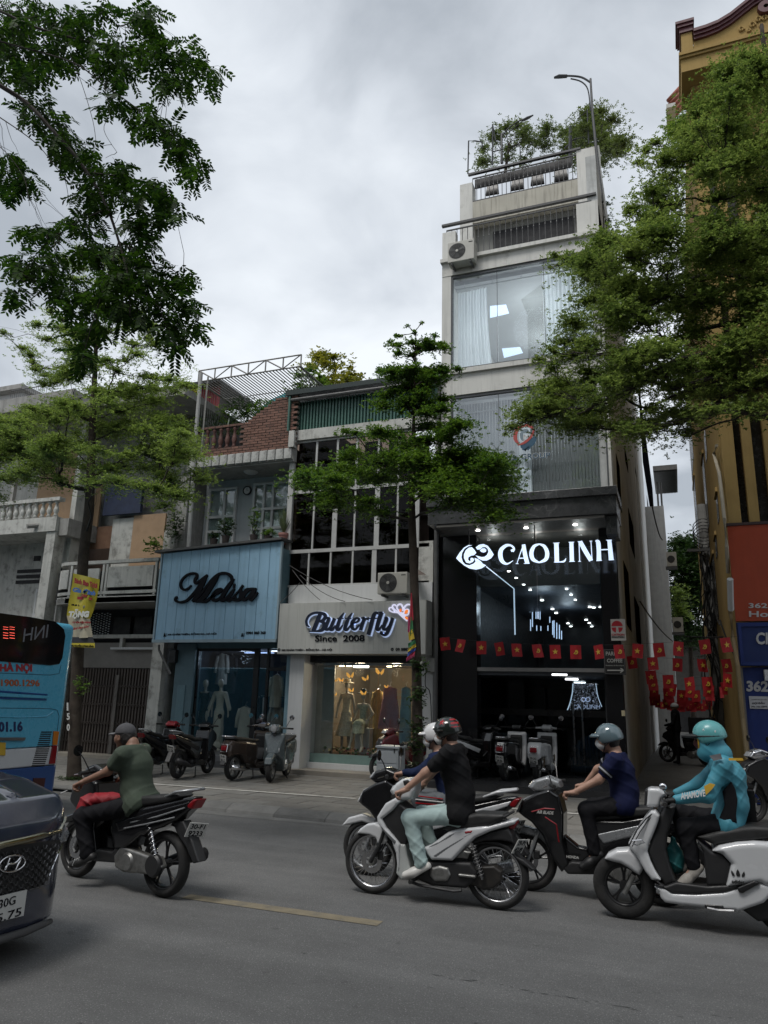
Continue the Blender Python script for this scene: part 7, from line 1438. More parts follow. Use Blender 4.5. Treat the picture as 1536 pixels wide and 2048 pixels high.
def wheel(root,x,r,w,kind='cast',disc=True,rimr=None,rimm=None,y=0.0):
 g=thing('w','x','y')if False else None
 z=r;rr=rimr or r-.07;t=w/2
 prof=[(rr,-t*.7),(rr+.012,-t),(r-.03,-t*1.0),(r-.008,-t*.6),(r,0),(r-.008,t*.6),(r-.03,t),(rr+.012,t),(rr,t*.7)]
 n=40;ty=MB().lathe(prof,(x,y,z),n,'y').build('tyre',RUB,root,smooth=True);rimm=rimm or MBLK
 rm=MB().lathe([(rr+.004,-t*.72),(rr-.004,-t*.78),(rr-.018,-t*.6),(rr-.022,0),(rr-.018,t*.6),(rr-.004,t*.78),(rr+.004,t*.72)],(x,y,z),n,'y').build('rim',rimm,root,smooth=True)
 MB().lathe([(.0,-t*.9),(.035,-t*.9),(.04,-t*.5),(.04,t*.5),(.035,t*.9),(0,t*.9)],(x,y,z),16,'y').build('hub',ALUM if kind=='wire' else rimm,root,smooth=30)
 if kind=='cast':
  for k in range(5):
   a=k*2*pi/5+.3
   for da in(-.13,.13):
    c,s_=cos(a),sin(a);c2,s2=cos(a+da),sin(a+da);MB().tube([(x+.03*c,y,z+.03*s_),(x+rr*.6*cos(a+da*.5),y,z+rr*.6*sin(a+da*.5)),(x+(rr-.012)*c2,y,z+(rr-.012)*s2)],[.013,.010,.011],5).build('spoke',rimm,root)
 else:
  sp=None
  for k in range(32):
   a=k*2*pi/32;a2=a+(.5 if(k//2)%2 else-.5);s_=.02 if k%2 else-.02
   MB().cyl((x+.035*cos(a2),y+s_,z+.035*sin(a2)),(x+(rr-.018)*cos(a),y,z+(rr-.018)*sin(a)),.0022,n=3).build('spoke',CHROME,root)
 if disc:MB().lathe([(.06,-t*1.05),(.105,-t*1.05),(.105,-t*1.05+.004),(.06,-t*1.05+.004)],(x,y,z),24,'y').build('brake_disc',STEEL,root);MB().box(x+.06,x+.12,y-t*1.3,y-t*.6,z+.02,z+.1).build('brake_caliper',MBLK,root,bevel=.01)
def spring(root,a,b,r=.028,turns=9,m=None,wr=.006):
 a,b=np.array(a,float),np.array(b,float);d=unit(b-a);u=unit(np.cross(d,[0,1,0]));v=np.cross(d,u);t=np.linspace(0,1,turns*9)
 P=a+(b-a)*t[:,None]+r*(np.cos(t*turns*2*pi)[:,None]*u+np.sin(t*turns*2*pi)[:,None]*v);MB().tube(P,wr,4).build('shock_spring',m or SPR,root,smooth=True);MB().cyl(a-d*.03,b+d*.03,.012,n=8).build('shock_rod',STEEL,root)
def plate(root,c,w,h,tilt,l1,l2,rx=+1):
 """number plate at the tail facing +x, tilted back"""
 c=np.array(c,float);yw_=-.3;up=np.array([-sin(tilt),0,cos(tilt)]);n=np.array([cos(tilt),0,sin(tilt)]);rt=np.array([0,1.,0]);n,rt=n*cos(yw_)+rt*sin(yw_),rt*cos(yw_)-n*sin(yw_)
 MB().obox(c,(.003,w/2,h/2),np.array([n,rt,up]).T).build('number_plate',PLT,root)
 o=c+n*.004
 for s_,lo,hi in((l1,.08,.42),(l2,-.42,-.05)):text('plate_number',s_,o-rt*w*.38+up*h*lo,o+rt*w*.38+up*h*lo,o-rt*w*.38+up*h*hi,INK,root,.002,bold=.02)
def local(zk,pts,D,bx,off=0.0):
 return[(q[0]-bx,q[2])for q in(F(*Z(zk,x,y),D-off)for x,y in pts)]
def tl(zk,x,y,D,bx,off=0.0,D0=None):
 q=F(*Z(zk,x,y),D-off);return np.array([q[0]-bx,-off,q[2]])
def mirrors(root,x,z,m=PBLK,both=True,h=.2):
 for s in(-1,1):
  c=np.array([x-.03,s*.33,z+h]);MB().tube([(x+.02,s*.2,z),(x,s*.27,z+h*.6),c],.006,5).build('mirror_stem',BLACK,root);MB().lathe([(0,-.012),(.045,-.008),(.055,.006),(0,.008)],c,14,'x').build('mirror',m,root,smooth=30)
def sport_scooter(label,main,trim,group=None,wb=1.27,plate_t=('30-F1','9233'),rimm=None,spr=None,cowl=None,parked=False,grab=PSL,name='scooter',cat='motorbike',r=.285,front=True):
 t=thing(name,label,cat,(0,0,0),group);h=wb/2
 wheel(t,-h,r,.09,'cast',True,rimm=rimm);wheel(t,h,r,.11,'cast',False,rimm=rimm)
 slab('front_fender',[(-h-.30,.47),(-h-.22,.56),(-h-.06,.61),(-h+.08,.58),(-h+.16,.62),(-h+.24,.5),(-h+.22,.42),(-h+.12,.50),(-h-.06,.53),(-h-.2,.49)],0,.06,trim,t,.02)
 for s in(-.065,.065):MB().cyl((-h,s,r),(-h+.16,s,.68),.018,n=8).build('fork',PSL if s<0 else MBLK,t)
 wf=lambda X,Z_:.16-.10*np.clip((-h-.02-X)/.22,0,1)-.03*np.clip((.5-Z_)/.3,0,1)
 slab('leg_shield',[(-h-.08,.74),(-h-.02,.86),(-h+.12,.94),(-h+.24,.98),(-h+.34,.93),(-h+.38,.76),(-h+.37,.5),(-h+.42,.30),(-h+.34,.22),(-h+.24,.36),(-h+.17,.54),(-h+.06,.66)],0,.17,main,t,.03,wf=wf)
 slab('nose_trim',[(-h-.11,.73),(-h-.04,.86),(-h+.1,.93),(-h+.14,.88),(-h+.04,.78)],0,.1,trim,t,.02)
 for s in(-1,1):MB().ball((-h-.03,s*.075,.79),(.05,.045,.03),10).build('indicator',LENS,t,smooth=True)
 slab('handlebar_cowl',[(-h+.04,.98),(-h+.1,1.06),(-h+.22,1.10),(-h+.34,1.06),(-h+.36,1.0),(-h+.24,.95),(-h+.1,.94)],0,.12,cowl or main,t,.035)
 slab('headlight',[(-h+.015,.985),(-h+.07,1.05),(-h+.11,1.05),(-h+.08,.96)],0,.085,LENS,t,.02)
 MB().tube([(-h+.32,-.33,1.03),(-h+.27,-.2,1.03),(-h+.22,0,1.02),(-h+.27,.2,1.03),(-h+.32,.33,1.03)],.013,7).build('handlebar',BLACK,t)
 for s in(-1,1):MB().cyl((-h+.28,s*.22,1.03),(-h+.33,s*.35,1.03),.019,n=9).build('grip',RUB,t);MB().tube([(-h+.24,s*.2,1.02),(-h+.22,s*.33,1.01)],.005,4).build('brake_lever',STEEL,t)
 mirrors(t,-h+.26,1.04)
 slab('floorboard',[(-h+.34,.27),(-h+.44,.33),(.02,.33),(.1,.42),(.16,.34),(.12,.24),(-h+.4,.21)],0,.13,MBLK,t,.02)
 slab('tunnel',[(-h+.36,.3),(-h+.36,.56),(-h+.5,.46),(-.04,.45),(.04,.3)],0,.06,main,t,.03)
 wf2=lambda X,Z_:.155-.09*np.clip((X-.45)/.5,0,1)-.02*np.clip((.5-Z_)/.3,0,1)
 slab('rear_body',[(-.04,.72),(.0,.5),(.06,.36),(.2,.38),(.4,.52),(.62,.6),(.8,.68),(.96,.80),(1.0,.90),(.9,.89),(.6,.81),(.3,.74)],0,.16,main,t,.03,wf=wf2)
 slab('side_trim',[(.05,.6),(.4,.7),(.95,.86),(.9,.80),(.5,.64),(.12,.52)],0,.162,trim,t,.01,wf=lambda X,Z_:wf2(X,Z_)+.006)
 slab('seat',[(-.08,.74),(-.04,.80),(.1,.79),(.25,.80),(.36,.86),(.6,.885),(.8,.92),(.84,.89),(.7,.83),(.3,.75),(.0,.71)],0,.14,SEATM,t,.03,wf=lambda X,Z_:.14-.05*np.clip((X-.5)/.4,0,1))
 MB().tube([(.62,-.1,.86),(.8,-.12,.93),(.98,-.06,.96),(.98,.06,.96),(.8,.12,.93),(.62,.1,.86)],.014,7).build('grab_rail',grab,t,smooth=True)
 slab('tail_light',[(.86,.80),(.98,.88),(1.03,.88),(.97,.79)],0,.07,TLR,t,.015)
 slab('rear_fender',[(.72,.66),(.86,.68),(1.0,.52),(1.1,.36),(1.03,.34),(.93,.46),(.78,.58)],0,.055,MBLK,t,.012)
 MB().tube([(h-.30,0,.40),(h-.26,0,.55),(h-.1,0,.63),(h+.1,0,.62),(h+.24,0,.52)],.02,6).build('inner_fender',MBLK,t)
 plate(t,(.99,0,.61),.19,.14,-.45,*plate_t)
 slab('engine_case',[(.05,.30),(.14,.40),(.3,.38),(.5,.36),(h+.02,.36),(h+.08,.28),(h,.2),(.45,.19),(.2,.17),(.08,.2)],-.09,.045,ALUM,t,.025)
 MB().lathe([(0,-.155),(.07,-.155),(.085,-.135),(.085,-.12)],(.26,0,.27),20,'y').build('engine_cover',ALUM,t,smooth=30);MB().lathe([(0,-.15),(.085,-.15),(.1,-.13),(.1,-.1)],(h-.03,0,.28),20,'y').build('clutch_cover',MBLK,t,smooth=30)
 MB().ball((.1,0,.3),(.13,.12,.12),12).build('engine_block',MBLK,t,smooth=True)
 spring(t,(h-.02,-.12,.36),(h-.16,-.12,.68),m=spr)
 MB().tube([(.1,.12,.25),(.4,.15,.24),(.62,.16,.3),(.95,.16,.38)],[.02,.03,.055,.06],10).build('exhaust',MBLK,t,smooth=True)
 if parked:MB().tube([(.12,-.12,.2),(.18,-.16,.02),(.24,-.16,.01)],.012,5).tube([(.12,.12,.2),(.18,.16,.02),(.24,.16,.01)],.012,5).build('centre_stand',BLACK,t)
 return t
def retro_scooter(label,main,trim=None,group=None,plate_t=('29-X3','17.78'),name='scooter',parked=True,rack=False):
 t=thing(name,label,'motorbike',(0,0,0),group);h=.65;r=.26;trim=trim or main
 wheel(t,-h,r,.11,'cast',True,rimm=ALUM);wheel(t,h,r,.11,'cast',False,rimm=ALUM)
 slab('front_fender',[(-h-.27,.36),(-h-.22,.48),(-h-.05,.56),(-h+.12,.56),(-h+.22,.44),(-h+.2,.33),(-h+.08,.42),(-h-.08,.43),(-h-.2,.36)],0,.085,main,t,.04)
 slab('leg_shield',[(-h+.02,.56),(-h+.08,.74),(-h+.15,.93),(-h+.22,.96),(-h+.26,.9),(-h+.24,.66),(-h+.3,.42),(-h+.36,.26),(-h+.28,.22),(-h+.16,.42)],0,.2,main,t,.03,wf=lambda X,Z_:.10+.12*np.clip((X+h-.02)/.16,0,1))
 slab('headset',[(-h+.04,1.0),(-h+.07,1.1),(-h+.16,1.13),(-h+.28,1.1),(-h+.3,1.04),(-h+.2,.99),(-h+.1,.97)],0,.11,main,t,.04)
 MB().lathe([(.0,-.03),(.06,-.02),(.07,.01),(.075,.03)],(-h+.04,0,1.05),20,'x').build('headlight',LENS,t,smooth=30);MB().tube([(-h+.045,.075*cos(a),1.05+.075*sin(a))for a in np.linspace(0,2*pi,21)],.007,5).build('headlight_ring',CHROME,t)
 MB().cyl((-h+.12,0,.9),(-h+.17,0,1.02),.03,n=8).build('stem',MBLK,t)
 for s in(-1,1):MB().cyl((-h+.2,s*.09,1.06),(-h+.28,s*.24,1.05),.03,.02,9).build('headset_arm',main,t,smooth=30);MB().cyl((-h+.28,s*.24,1.05),(-h+.33,s*.35,1.045),.018,n=9).build('grip',RUB,t);MB().ball((-h+.07,s*.13,.62),(.02,.02,.045),8).build('indicator',LENS,t,smooth=True)
 mirrors(t,-h+.26,1.07,CHROME)
 MB().tube([(-h+.25,-.2,.93),(-h+.26,-.22,.6),(-h+.36,-.2,.3),(-h+.5,-.18,.24)],.008,5).build('shield_rim',CHROME,t)
 slab('floorboard',[(-h+.3,.24),(-h+.36,.32),(-.05,.32),(.03,.42),(.1,.3),(0,.2),(-h+.36,.18)],0,.18,main,t,.02)
 slab('inner_panel',[(-h+.24,.9),(-h+.31,.85),(-h+.3,.6),(-h+.4,.36),(-h+.32,.33),(-h+.25,.6)],0,.13,MBLK,t,.02)
 slab('rear_body',[(-.06,.68),(-.04,.5),(.02,.36),(.2,.28),(.42,.33),(.55,.48),(.75,.5),(.95,.46),(1.0,.58),(.97,.72),(.85,.80),(.5,.78),(.1,.74)],0,.2,main,t,.07,wf=lambda X,Z_:.2-.07*np.clip((X-.5)/.5,0,1)-.05*np.clip((.1-X)/.2,0,1))
 slab('seat',[(-.1,.74),(-.06,.80),(.1,.80),(.3,.83),(.6,.86),(.82,.87),(.88,.83),(.7,.78),(.3,.75)],0,.15,SEATM,t,.035)
 MB().tube([(.66,-.13,.82),(.85,-.13,.88),(1.02,-.06,.88),(1.02,.06,.88),(.85,.13,.88),(.66,.13,.82)],.012,7).build('grab_rail',CHROME,t,smooth=True)
 slab('tail_light',[(.96,.6),(.98,.70),(1.02,.69),(1.03,.6)],0,.07,TLR,t,.015);MB().tube([(1.02,-.08,.58),(1.02,-.08,.72),(1.0,.08,.72),(1.03,.08,.58),(1.02,-.08,.58)],.006,4).build('light_bezel',CHROME,t)
 slab('rear_fender',[(.78,.5),(.96,.5),(1.06,.32),(1.0,.3),(.9,.42)],0,.06,MBLK,t,.012);plate(t,(1.02,0,.45),.19,.14,-.25,*plate_t)
 MB().ball((.35,-.05,.26),(.22,.12,.1),12).build('engine_case',ALUM,t,smooth=True);MB().tube([(.2,.12,.2),(.5,.16,.22),(.9,.16,.28)],[.02,.05,.05],10).build('exhaust',CHROME,t,smooth=True);spring(t,(h,-.13,.3),(h-.08,-.13,.55))
 if parked:MB().tube([(.05,-.1,.2),(.1,-.16,.02),(.16,-.16,.01)],.012,5).tube([(.05,.1,.2),(.1,.16,.02),(.16,.16,.01)],.012,5).build('centre_stand',BLACK,t)
 return t
def place(t,x,y,rz=0,z=0,lean=0):t.location=(x,y,z);t.rotation_euler=(lean,0,rz)
xA=G(327,1798)[0]-.07;a_=sport_scooter('black motorbike carrying the man in olive t-shirt, plate 30-F1 9233',PBLK,PBLK,rimm=BLACK,spr=CHROME,plate_t=('30-F1','9233'),cowl=PBLK);del a_['label'];a_['label']='glossy black motorbike carrying the man in olive t-shirt, silver shock spring'
place(a_,xA-.60,DA+.06,radians(-11))
for s_,pts in((-1,[(.28,.62),(.6,.70),(.9,.80)]),(-1,[(.2,.56),(.5,.63),(.8,.71)])):MB().tube([(x,-.165+.09*max(0,(x-.45))/.5,z)for x,z in pts],.007,4).build('silver_line',PSL,a_)
q=F(*Z('1',640,1370),DA-.1);bag=thing('red_bag','crumpled red bag lying in front of the man in olive t-shirt','bag',tuple(q));s=SD(q-.35,q+.35,.009);s.ell(q+np.array([.02,.1,.0]),(.2,.13,.07),0);s.ell(q+np.array([-.12,.06,-.07]),(.1,.1,.1),.06);s.ell(q+np.array([.15,.12,.02]),(.12,.1,.05),.05);s.wrinkle(.014,(60,50,70),ph=1);s.build('cloth',mat('red_bag_cloth',(.30,.012,.02),.6,n=.15,ns=9),bag)
fD=G(1072,1765)[0];d_=sport_scooter('dark scooter with silver front and red pinstripes ridden by the man in navy polo',PBLK,PSL,rimm=BLACK,cowl=PSL,plate_t=('29-D2','417.05'));place(d_,fD+.635,DD,0);d_.children[0]
for pts in([(-.635+.07,.76),(-.635+.2,.80),(-.635+.3,.80)],[(-.635+.2,.72),(-.635+.31,.66),(-.635+.33,.5)]):MB().tube([(x,-.158+.05*max(0,-.635+.05-x)/.2,z)for x,z in pts],.009,4).build('red_stripe',RED,d_)
def txl(par,s_,x0,x1,z0,z1,y,m,shear=.3,dz=0):text('logo_lettering',s_,(x0,y,z0),(x1,y,z0+dz),(x0,y,z1),m,par,.003,shear=shear,bold=.03)
txl(d_,'AIR BLADE',-.635+.12,-.635+.29,.75,.78,-.168,PLT);txl(d_,'HONDA',-.24,-.12,.36,.385,-.138,PLT,0)
c_x=F(*Z('5',215,1110),DC)[0];k_=sport_scooter('black and white motorbike mostly hidden behind the white one',PBLK,PWH,rimm=PSL,cowl=PBLK,grab=PWH,plate_t=('29-K1','228.41'));place(k_,c_x+.635,DC,0)
bx=(jB['hip'][0]+jB['kn'][0])*0+(G(748,1785)[0]+G(992,1822)[0])/2;RB=.285
b_=thing('motorbike','white and grey underbone motorbike with wire wheels under the man in black shirt','motorbike',(0,0,0))
xf=G(748,1785)[0]-bx;xr=G(992,1822)[0]-bx;wheel(b_,xf,.292,.075,'wire',True,rimr=.235,rimm=STEEL);wheel(b_,xr,.295,.085,'wire',False,rimr=.233,rimm=STEEL)
def TB(name,pts,hw,m,rnd=.02,off=None,**kw):return slab(name,local('5',pts,DB,bx,hw if off is None else off),0,hw,m,b_,rnd,vx=.007,**kw)
GRB=mat('decal_grey',(.11,.115,.12),.3,n=0);WHG=mat('lower_shield_white',(.42,.44,.43),.35,n=.05)
TB('front_cowl',[(275,900),(345,795),(425,750),(452,785),(400,850),(318,915),(350,985),(430,1075),(458,1110),(452,1290),(440,1330),(425,1180),(390,1080),(330,1010),(280,945)],.15,PWH,.025,wf=lambda X,Z_:.15-.05*np.clip((xf+.12-X)/.15,0,1))
TB('lower_shield',[(455,1105),(500,1110),(515,1200),(560,1370),(470,1385),(428,1335),(440,1200)],.13,WHG,.02)
TB('inner_shield',[(318,912),(452,795),(525,850),(550,1000),(505,1112),(455,1105),(400,1020)],.125,MBLK,.02)
TB('handlebar_cowl',[(385,690),(425,640),(470,608),(530,603),(570,640),(572,700),(545,765),(460,775),(400,730)],.12,PWH,.04);TB('gauge',[(480,620),(520,612),(548,640),(535,665),(490,660)],.125,MBLK,.01);TB('headlight',[(380,700),(400,660),(425,650),(425,720),(400,735)],.09,LENS,.02)
TB('front_fender',[(125,1027),(150,990),(205,952),(262,945),(300,968),(345,1035),(362,1085),(330,1110),(287,1105),(272,1062),(225,1037),(165,1030)],.06,PWH,.02)
for s_ in(-.07,.07):MB().cyl((xf,s_,.29),tuple(tl('5',320,1110,DB,bx)+np.array([0,s_,0])),.02,n=8).build('fork',MBLK,b_);MB().cyl(tuple(tl('5',320,1110,DB,bx)+np.array([0,s_,0])),tuple(tl('5',430,760,DB,bx)+np.array([0,s_*.6,0])),.018,n=8).build('fork',MBLK,b_)
TB('side_body',[(642,1132),(700,1110),(830,1012),(900,990),(1130,968),(1300,925),(1345,932),(1330,962),(1150,1012),(1040,1060),(960,1130),(860,1237),(700,1230),(668,1190)],.14,PWH,.03,wf=lambda X,Z_:.145-.075*np.clip((X-xr+.1)/.5,0,1))
for pts in([(700,1200),(790,1140),(900,1075),(1020,1010),(940,1080),(830,1150),(740,1215)],[(660,1140),(760,1085),(840,1030),(930,1000),(850,1060),(740,1120)],[(930,1050),(1010,1015),(1120,985),(1040,1020),(960,1060)]):TB('decal',pts,.1455,GRB,.003,off=.146)
TB('decal',[(310,960),(345,1000),(430,1085),(420,1110),(360,1040),(320,990)],.148,GRB,.003,off=.148,wf=lambda X,Z_:.154-.05*np.clip((xf+.12-X)/.15,0,1));TB('red_badge',[(955,1010),(1020,1000),(1010,1022),(955,1030)],.149,RED,.003,off=.149)
TB('seat',[(780,1000),(850,930),(930,895),(1045,870),(1250,878),(1275,905),(1160,960),(1000,985),(830,1012)],.135,SEATM,.035);TB('tail_light',[(1290,965),(1352,928),(1358,950),(1330,998),(1297,993)],.06,TLR,.012)
for s_ in(-.11,.11):MB().tube([tuple(tl('5',x,y,DB,bx)+np.array([0,s_,0]))for x,y in((1130,980),(1200,930),(1320,865))],[.016,.016,.012],7).build('grab_rail',MBLK,b_)
TB('rear_fender',[(1000,1120),(1080,1085),(1200,1085),(1290,1120),(1350,1200),(1410,1230),(1495,1305),(1480,1315),(1390,1260),(1320,1190),(1230,1120),(1120,1105)],.06,MBLK,.012);TB('tail_underside',[(1010,1080),(1150,1015),(1290,985),(1320,1040),(1330,1100),(1240,1080),(1100,1085),(1000,1120)],.09,MBLK,.02)
pc=tl('5',1380,1125,DB,bx);plate(b_,(pc[0],0,pc[2]),.19,.14,-.5,'29-P1','452.89')
TB('engine',[(640,1240),(860,1240),(1000,1250),(1060,1330),(1020,1400),(960,1450),(700,1430),(560,1370),(620,1330)],.11,MBLK,.03);TB('crankcase',[(690,1290),(760,1270),(830,1290),(850,1350),(820,1400),(720,1400),(680,1350)],.13,ALUM,.03)
TB('chain_case',[(900,1290),(1180,1275),(1240,1320),(1235,1400),(1180,1450),(1100,1465),(1000,1420),(900,1360)],.075,mat('chain_case_black',(.02,.018,.016),.5,n=.3,dirt=((.06,.05,.04),.5,9,.5)),.02,off=.08);TB('step_bar',[(905,1335),(1040,1350),(1040,1372),(905,1358)],.14,ALUM,.006)
spring(b_,tuple(tl('5',1110,1330,DB,bx)+np.array([0,-.12,0])),tuple(tl('5',1045,1110,DB,bx)+np.array([0,-.12,0])),.026);MB().tube([tuple(tl('5',x,y,DB,bx)+np.array([0,.13,0]))for x,y in((600,1360),(850,1410),(1000,1360),(1300,1290))],[.02,.02,.04,.055],10).build('exhaust',PSL,b_,smooth=True)
MB().tube([tuple(tl('5',x,y,DB,bx)+np.array([0,-.12,0]))for x,y in((560,1370),(640,1400),(900,1445),(960,1440))],.014,6).build('frame_tube',MBLK,b_);MB().cyl(tuple(tl('5',600,1360,DB,bx)+np.array([0,-.24,0])),tuple(tl('5',600,1360,DB,bx)+np.array([0,.24,0])),.016,n=8).build('foot_peg',RUB,b_)
g0=jB['gr']-np.array([bx,DB,0]);g1=jB['gr2']-np.array([bx,DB,0]);MB().tube([g0+np.array([0,-.06,-.015]),g0+np.array([-.02,.12,-.01]),(g0[0]-.02,0,g0[2]+.03),g1+np.array([-.02,-.12,-.01]),g1+np.array([0,.06,-.015])],.013,7).build('handlebar',BLACK,b_)
for g_,s_ in((g0,-1),(g1,1)):MB().cyl(g_+np.array([0,s_*.07,-.015]),g_+np.array([0,-s_*.05,-.015]),.018,n=9).build('grip',RUB,b_)
place(b_,bx,DB)
ex=G(1252,1835)[0]+.65;e_=thing('scooter','white retro scooter with black floor cut by the right edge, under the delivery rider','motorbike',(0,0,0))
def TE(name,pts,hw,m,rnd=.025,off=None,add=(),**kw):return slab(name,local('7',pts,DE-.05,ex,hw if off is None else off)+list(add),0,hw,m,e_,rnd,vx=.008,**kw)
wheel(e_,-.65,.268,.11,'cast',False,rimr=.165,rimm=BLACK);wheel(e_,.65,.268,.11,'cast',False,rimr=.165,rimm=BLACK)
TE('leg_shield',[(520,945),(560,942),(597,985),(575,1060),(545,1135),(500,1240),(492,1300),(520,1380),(560,1460),(612,1538),(530,1540),(470,1470),(430,1400),(395,1340),(330,1265),(322,1230),(400,1105),(460,1020)],.2,PWH,.03,off=.16,wf=lambda X,Z_:.11+.1*np.clip((X+.6)/.3,0,1))
TE('inner_panel',[(600,985),(640,900),(735,905),(700,1040),(660,1160),(652,1290),(680,1400),(735,1555),(640,1600),(575,1470),(500,1300),(520,1200),(560,1110)],.15,MBLK,.03,off=.15)
TE('floorboard',[(560,1530),(640,1590),(735,1555),(1000,1590),(1170,1580),(1300,1560),(1310,1590),(1150,1640),(900,1655),(700,1648),(600,1600)],.19,MBLK,.015,off=.18);TE('trim_line',[(545,1565),(640,1590),(640,1598),(545,1575)],.2,BLACK,.002,off=.18)
TE('lower_body',[(545,1592),(640,1602),(700,1648),(900,1657),(1150,1640),(1290,1595),(1450,1560),(1519,1580)],.19,PWH,.03,off=.18,add=[(.62,.46),(.45,.28),(.2,.17)]+local('7',[(1250,1800),(1150,1795),(970,1772),(780,1752),(640,1732),(602,1690),(590,1640)],DE-.05,ex,.18))
TE('under_seat_panel',[(900,1180),(1040,1290),(1130,1320),(1205,1395),(1190,1500),(1160,1595),(1000,1592),(965,1300),(930,1230)],.17,MBLK,.03,off=.17)
TE('rear_body',[(1040,1290),(1100,1245),(1250,1215),(1400,1205),(1519,1213)],.21,PWH,.05,off=.19,add=[(.7,.80),(.95,.78),(1.03,.68),(.98,.55),(.75,.5),(.5,.42)]+local('7',[(1519,1600),(1460,1562),(1160,1600),(1205,1400),(1130,1320)],DE-.05,ex,.19),wf=lambda X,Z_:.21-.05*np.clip((X-.5)/.5,0,1)-.035*np.clip((.1-X)/.2,0,1))
TE('seat',[(900,1170),(1100,1120),(1310,1085),(1400,1078),(1519,1085)],.16,SEATM,.035,off=.16,add=[(.75,.92),(.85,.87),(.7,.81)]+local('7',[(1400,1203),(1200,1218),(1060,1240)],DE-.05,ex,.16))
TE('front_fender',[(118,1362),(145,1318),(220,1280),(330,1272),(400,1325),(442,1395),(452,1450),(425,1502),(385,1482),(330,1440),(260,1400),(190,1385)],.095,PWH,.04,off=.09)
for s_ in(-.09,.09):MB().cyl(tuple(tl('7',378,1480,DE-.05,ex)+np.array([0,s_,0])),tuple(tl('7',300,1632,DE-.05,ex)+np.array([0,s_,0])),.022,n=10).build('fork',ALUM if s_<0 else MBLK,e_,smooth=30)
TE('headlight_housing',[(492,758),(520,750),(600,756),(652,800),(605,855),(590,912),(500,914),(478,905)],.11,PWH,.03,off=.09);TE('headlight',[(468,770),(500,756),(500,912),(462,902)],.1,MBLK,.02,off=.09);TE('stem',[(565,965),(590,900),(640,905),(610,985)],.04,PSL,.015,off=.03)
g0=jE['gr']-np.array([ex,DE-.05,0]);g1=jE['gr2']-np.array([ex,DE-.05,0]);MB().tube([g0+np.array([0,-.06,-.015]),(g0[0]-.03,-.1,g0[2]+.01),(g0[0]-.04,0,g0[2]+.02),(g0[0]-.03,.1,g0[2]+.01),g1+np.array([0,.06,-.015])],.014,7).build('handlebar',BLACK,e_);MB().cyl(g0+np.array([0,.05,-.015]),g0+np.array([0,-.08,-.015]),.02,n=9).build('grip',RUB,e_)
c=tl('7',622,740,DE-.05,ex,.2);MB().ball(c+np.array([0,0,0]),(.035,.02,.03),10).build('mirror',CHROME,e_,smooth=True);MB().tube([c,c+np.array([.02,.05,-.08])],.006,5).build('mirror_stem',CHROME,e_)
for pts,w in(([(330,1250),(400,1110),(480,1010),(540,965)],.006),([(360,1250),(430,1120),(500,1020),(555,975)],.004)):MB().tube([tl('7',x,y,DE-.05,ex,.18)+np.array([0,.0,0])for x,y in pts],w,4).build('pinstripe',MBLK,e_)
b2=MB()
for k,(dx_,r_)in enumerate(((-.032,.85),(0,1.1),(.032,.85))):
 c=tl('7',1265,1505,DE-.05,ex,.212)+np.array([dx_*1.1,0,0]);b2.prism([(c[0]+dx_*.4*q+.014*w_*r_,c[2]+.05*q*r_)for q,w_ in((0,-.7),(.3,-1),(.65,-.7),(1,0),(.65,.7),(.3,1),(0,.7))],-.2145,-.2115)
b2.build('trefoil_logo',MBLK,e_);c=tl('7',1265,1545,DE-.05,ex,.212);txl(e_,'adidas',c[0]-.05,c[0]+.045,c[2]-.022,c[2]+.008,-.2125,MBLK,0)
TE('swing_arm',[(1265,1770),(1300,1720),(1519,1640)],.12,MBLK,.03,off=.13,add=[(.7,.36),(.72,.2),(.4,.12)]);TE('side_stand_box',[(975,1740),(1140,1752),(1150,1790),(980,1782)],.196,BLACK,.01,off=.19);MB().tube([tl('7',x,y,DE-.05,ex,.2)for x,y in((1000,1775),(1100,1795),(1230,1800))],.012,6).build('side_stand',STEEL,e_)
TE('side_slot',[(1255,1600),(1400,1540),(1455,1562),(1300,1650),(1270,1640)],.214,BLACK,.008,off=.2)
MB().tube([tl('7',x,y,DE-.05,ex,.19)for x,y in((360,1200),(440,1195),(470,1215),(400,1240),(365,1225),(380,1205))],.005,4).build('badge',CHROME,e_)
place(e_,ex,DE-.05)
q=F(*Z('7',725,1340),DE);pbg=thing('plastic_bag','teal plastic bag hanging at the feet of the delivery rider','bag',tuple(q));s=SD(q-.22,q+.22,.008);s.ell(q+np.array([0,0,-.02]),(.085,.07,.12),0);s.cone(q+np.array([0,0,.08]),q+np.array([-.01,0,.16]),.04,.015,.04);s.wrinkle(.009,(60,50,80));s.build('bag',mat('teal_plastic',(.05,.26,.27),.3,n=.1),pbg)
q=F(*Z('7',1335,930),DE+.15);MB().obox(q,(.07,.09,.16)).build('box',BLKS)and None
bb=[o for o in COL.objects if o.name=='box'][0];bb.name='waist_pouch';tag(bb,'small black pouch behind the back of the delivery rider','pouch')
def parked(t,px,py,rz,lean=0,z=.13):p=G(px,py,z);place(t,p[0],p[1],rz,z,lean)
PK='motorbikes parked on the pavement'
p1=sport_scooter('black scooter parked with its back to the road before the mannequins',PBLK,MBLK,PK,parked=True,plate_t=('30-H4','71.26'));place(p1,-9.85,14.15,radians(-84),.13)
p2=sport_scooter('black motorbike with red handlebar cowl parked at the far left',PBLK,MBLK,PK,parked=True,cowl=RED,plate_t=('29-T1','60.33'),name='scooter');place(p2,-10.75,14.2,radians(-80),.13)
p3=retro_scooter('brown scooter with chrome rack parked tail to the road beside the grey one',PBR,group=PK,plate_t=('29-B1','04.13'));place(p3,-8.72,14.6,radians(-92),.13)
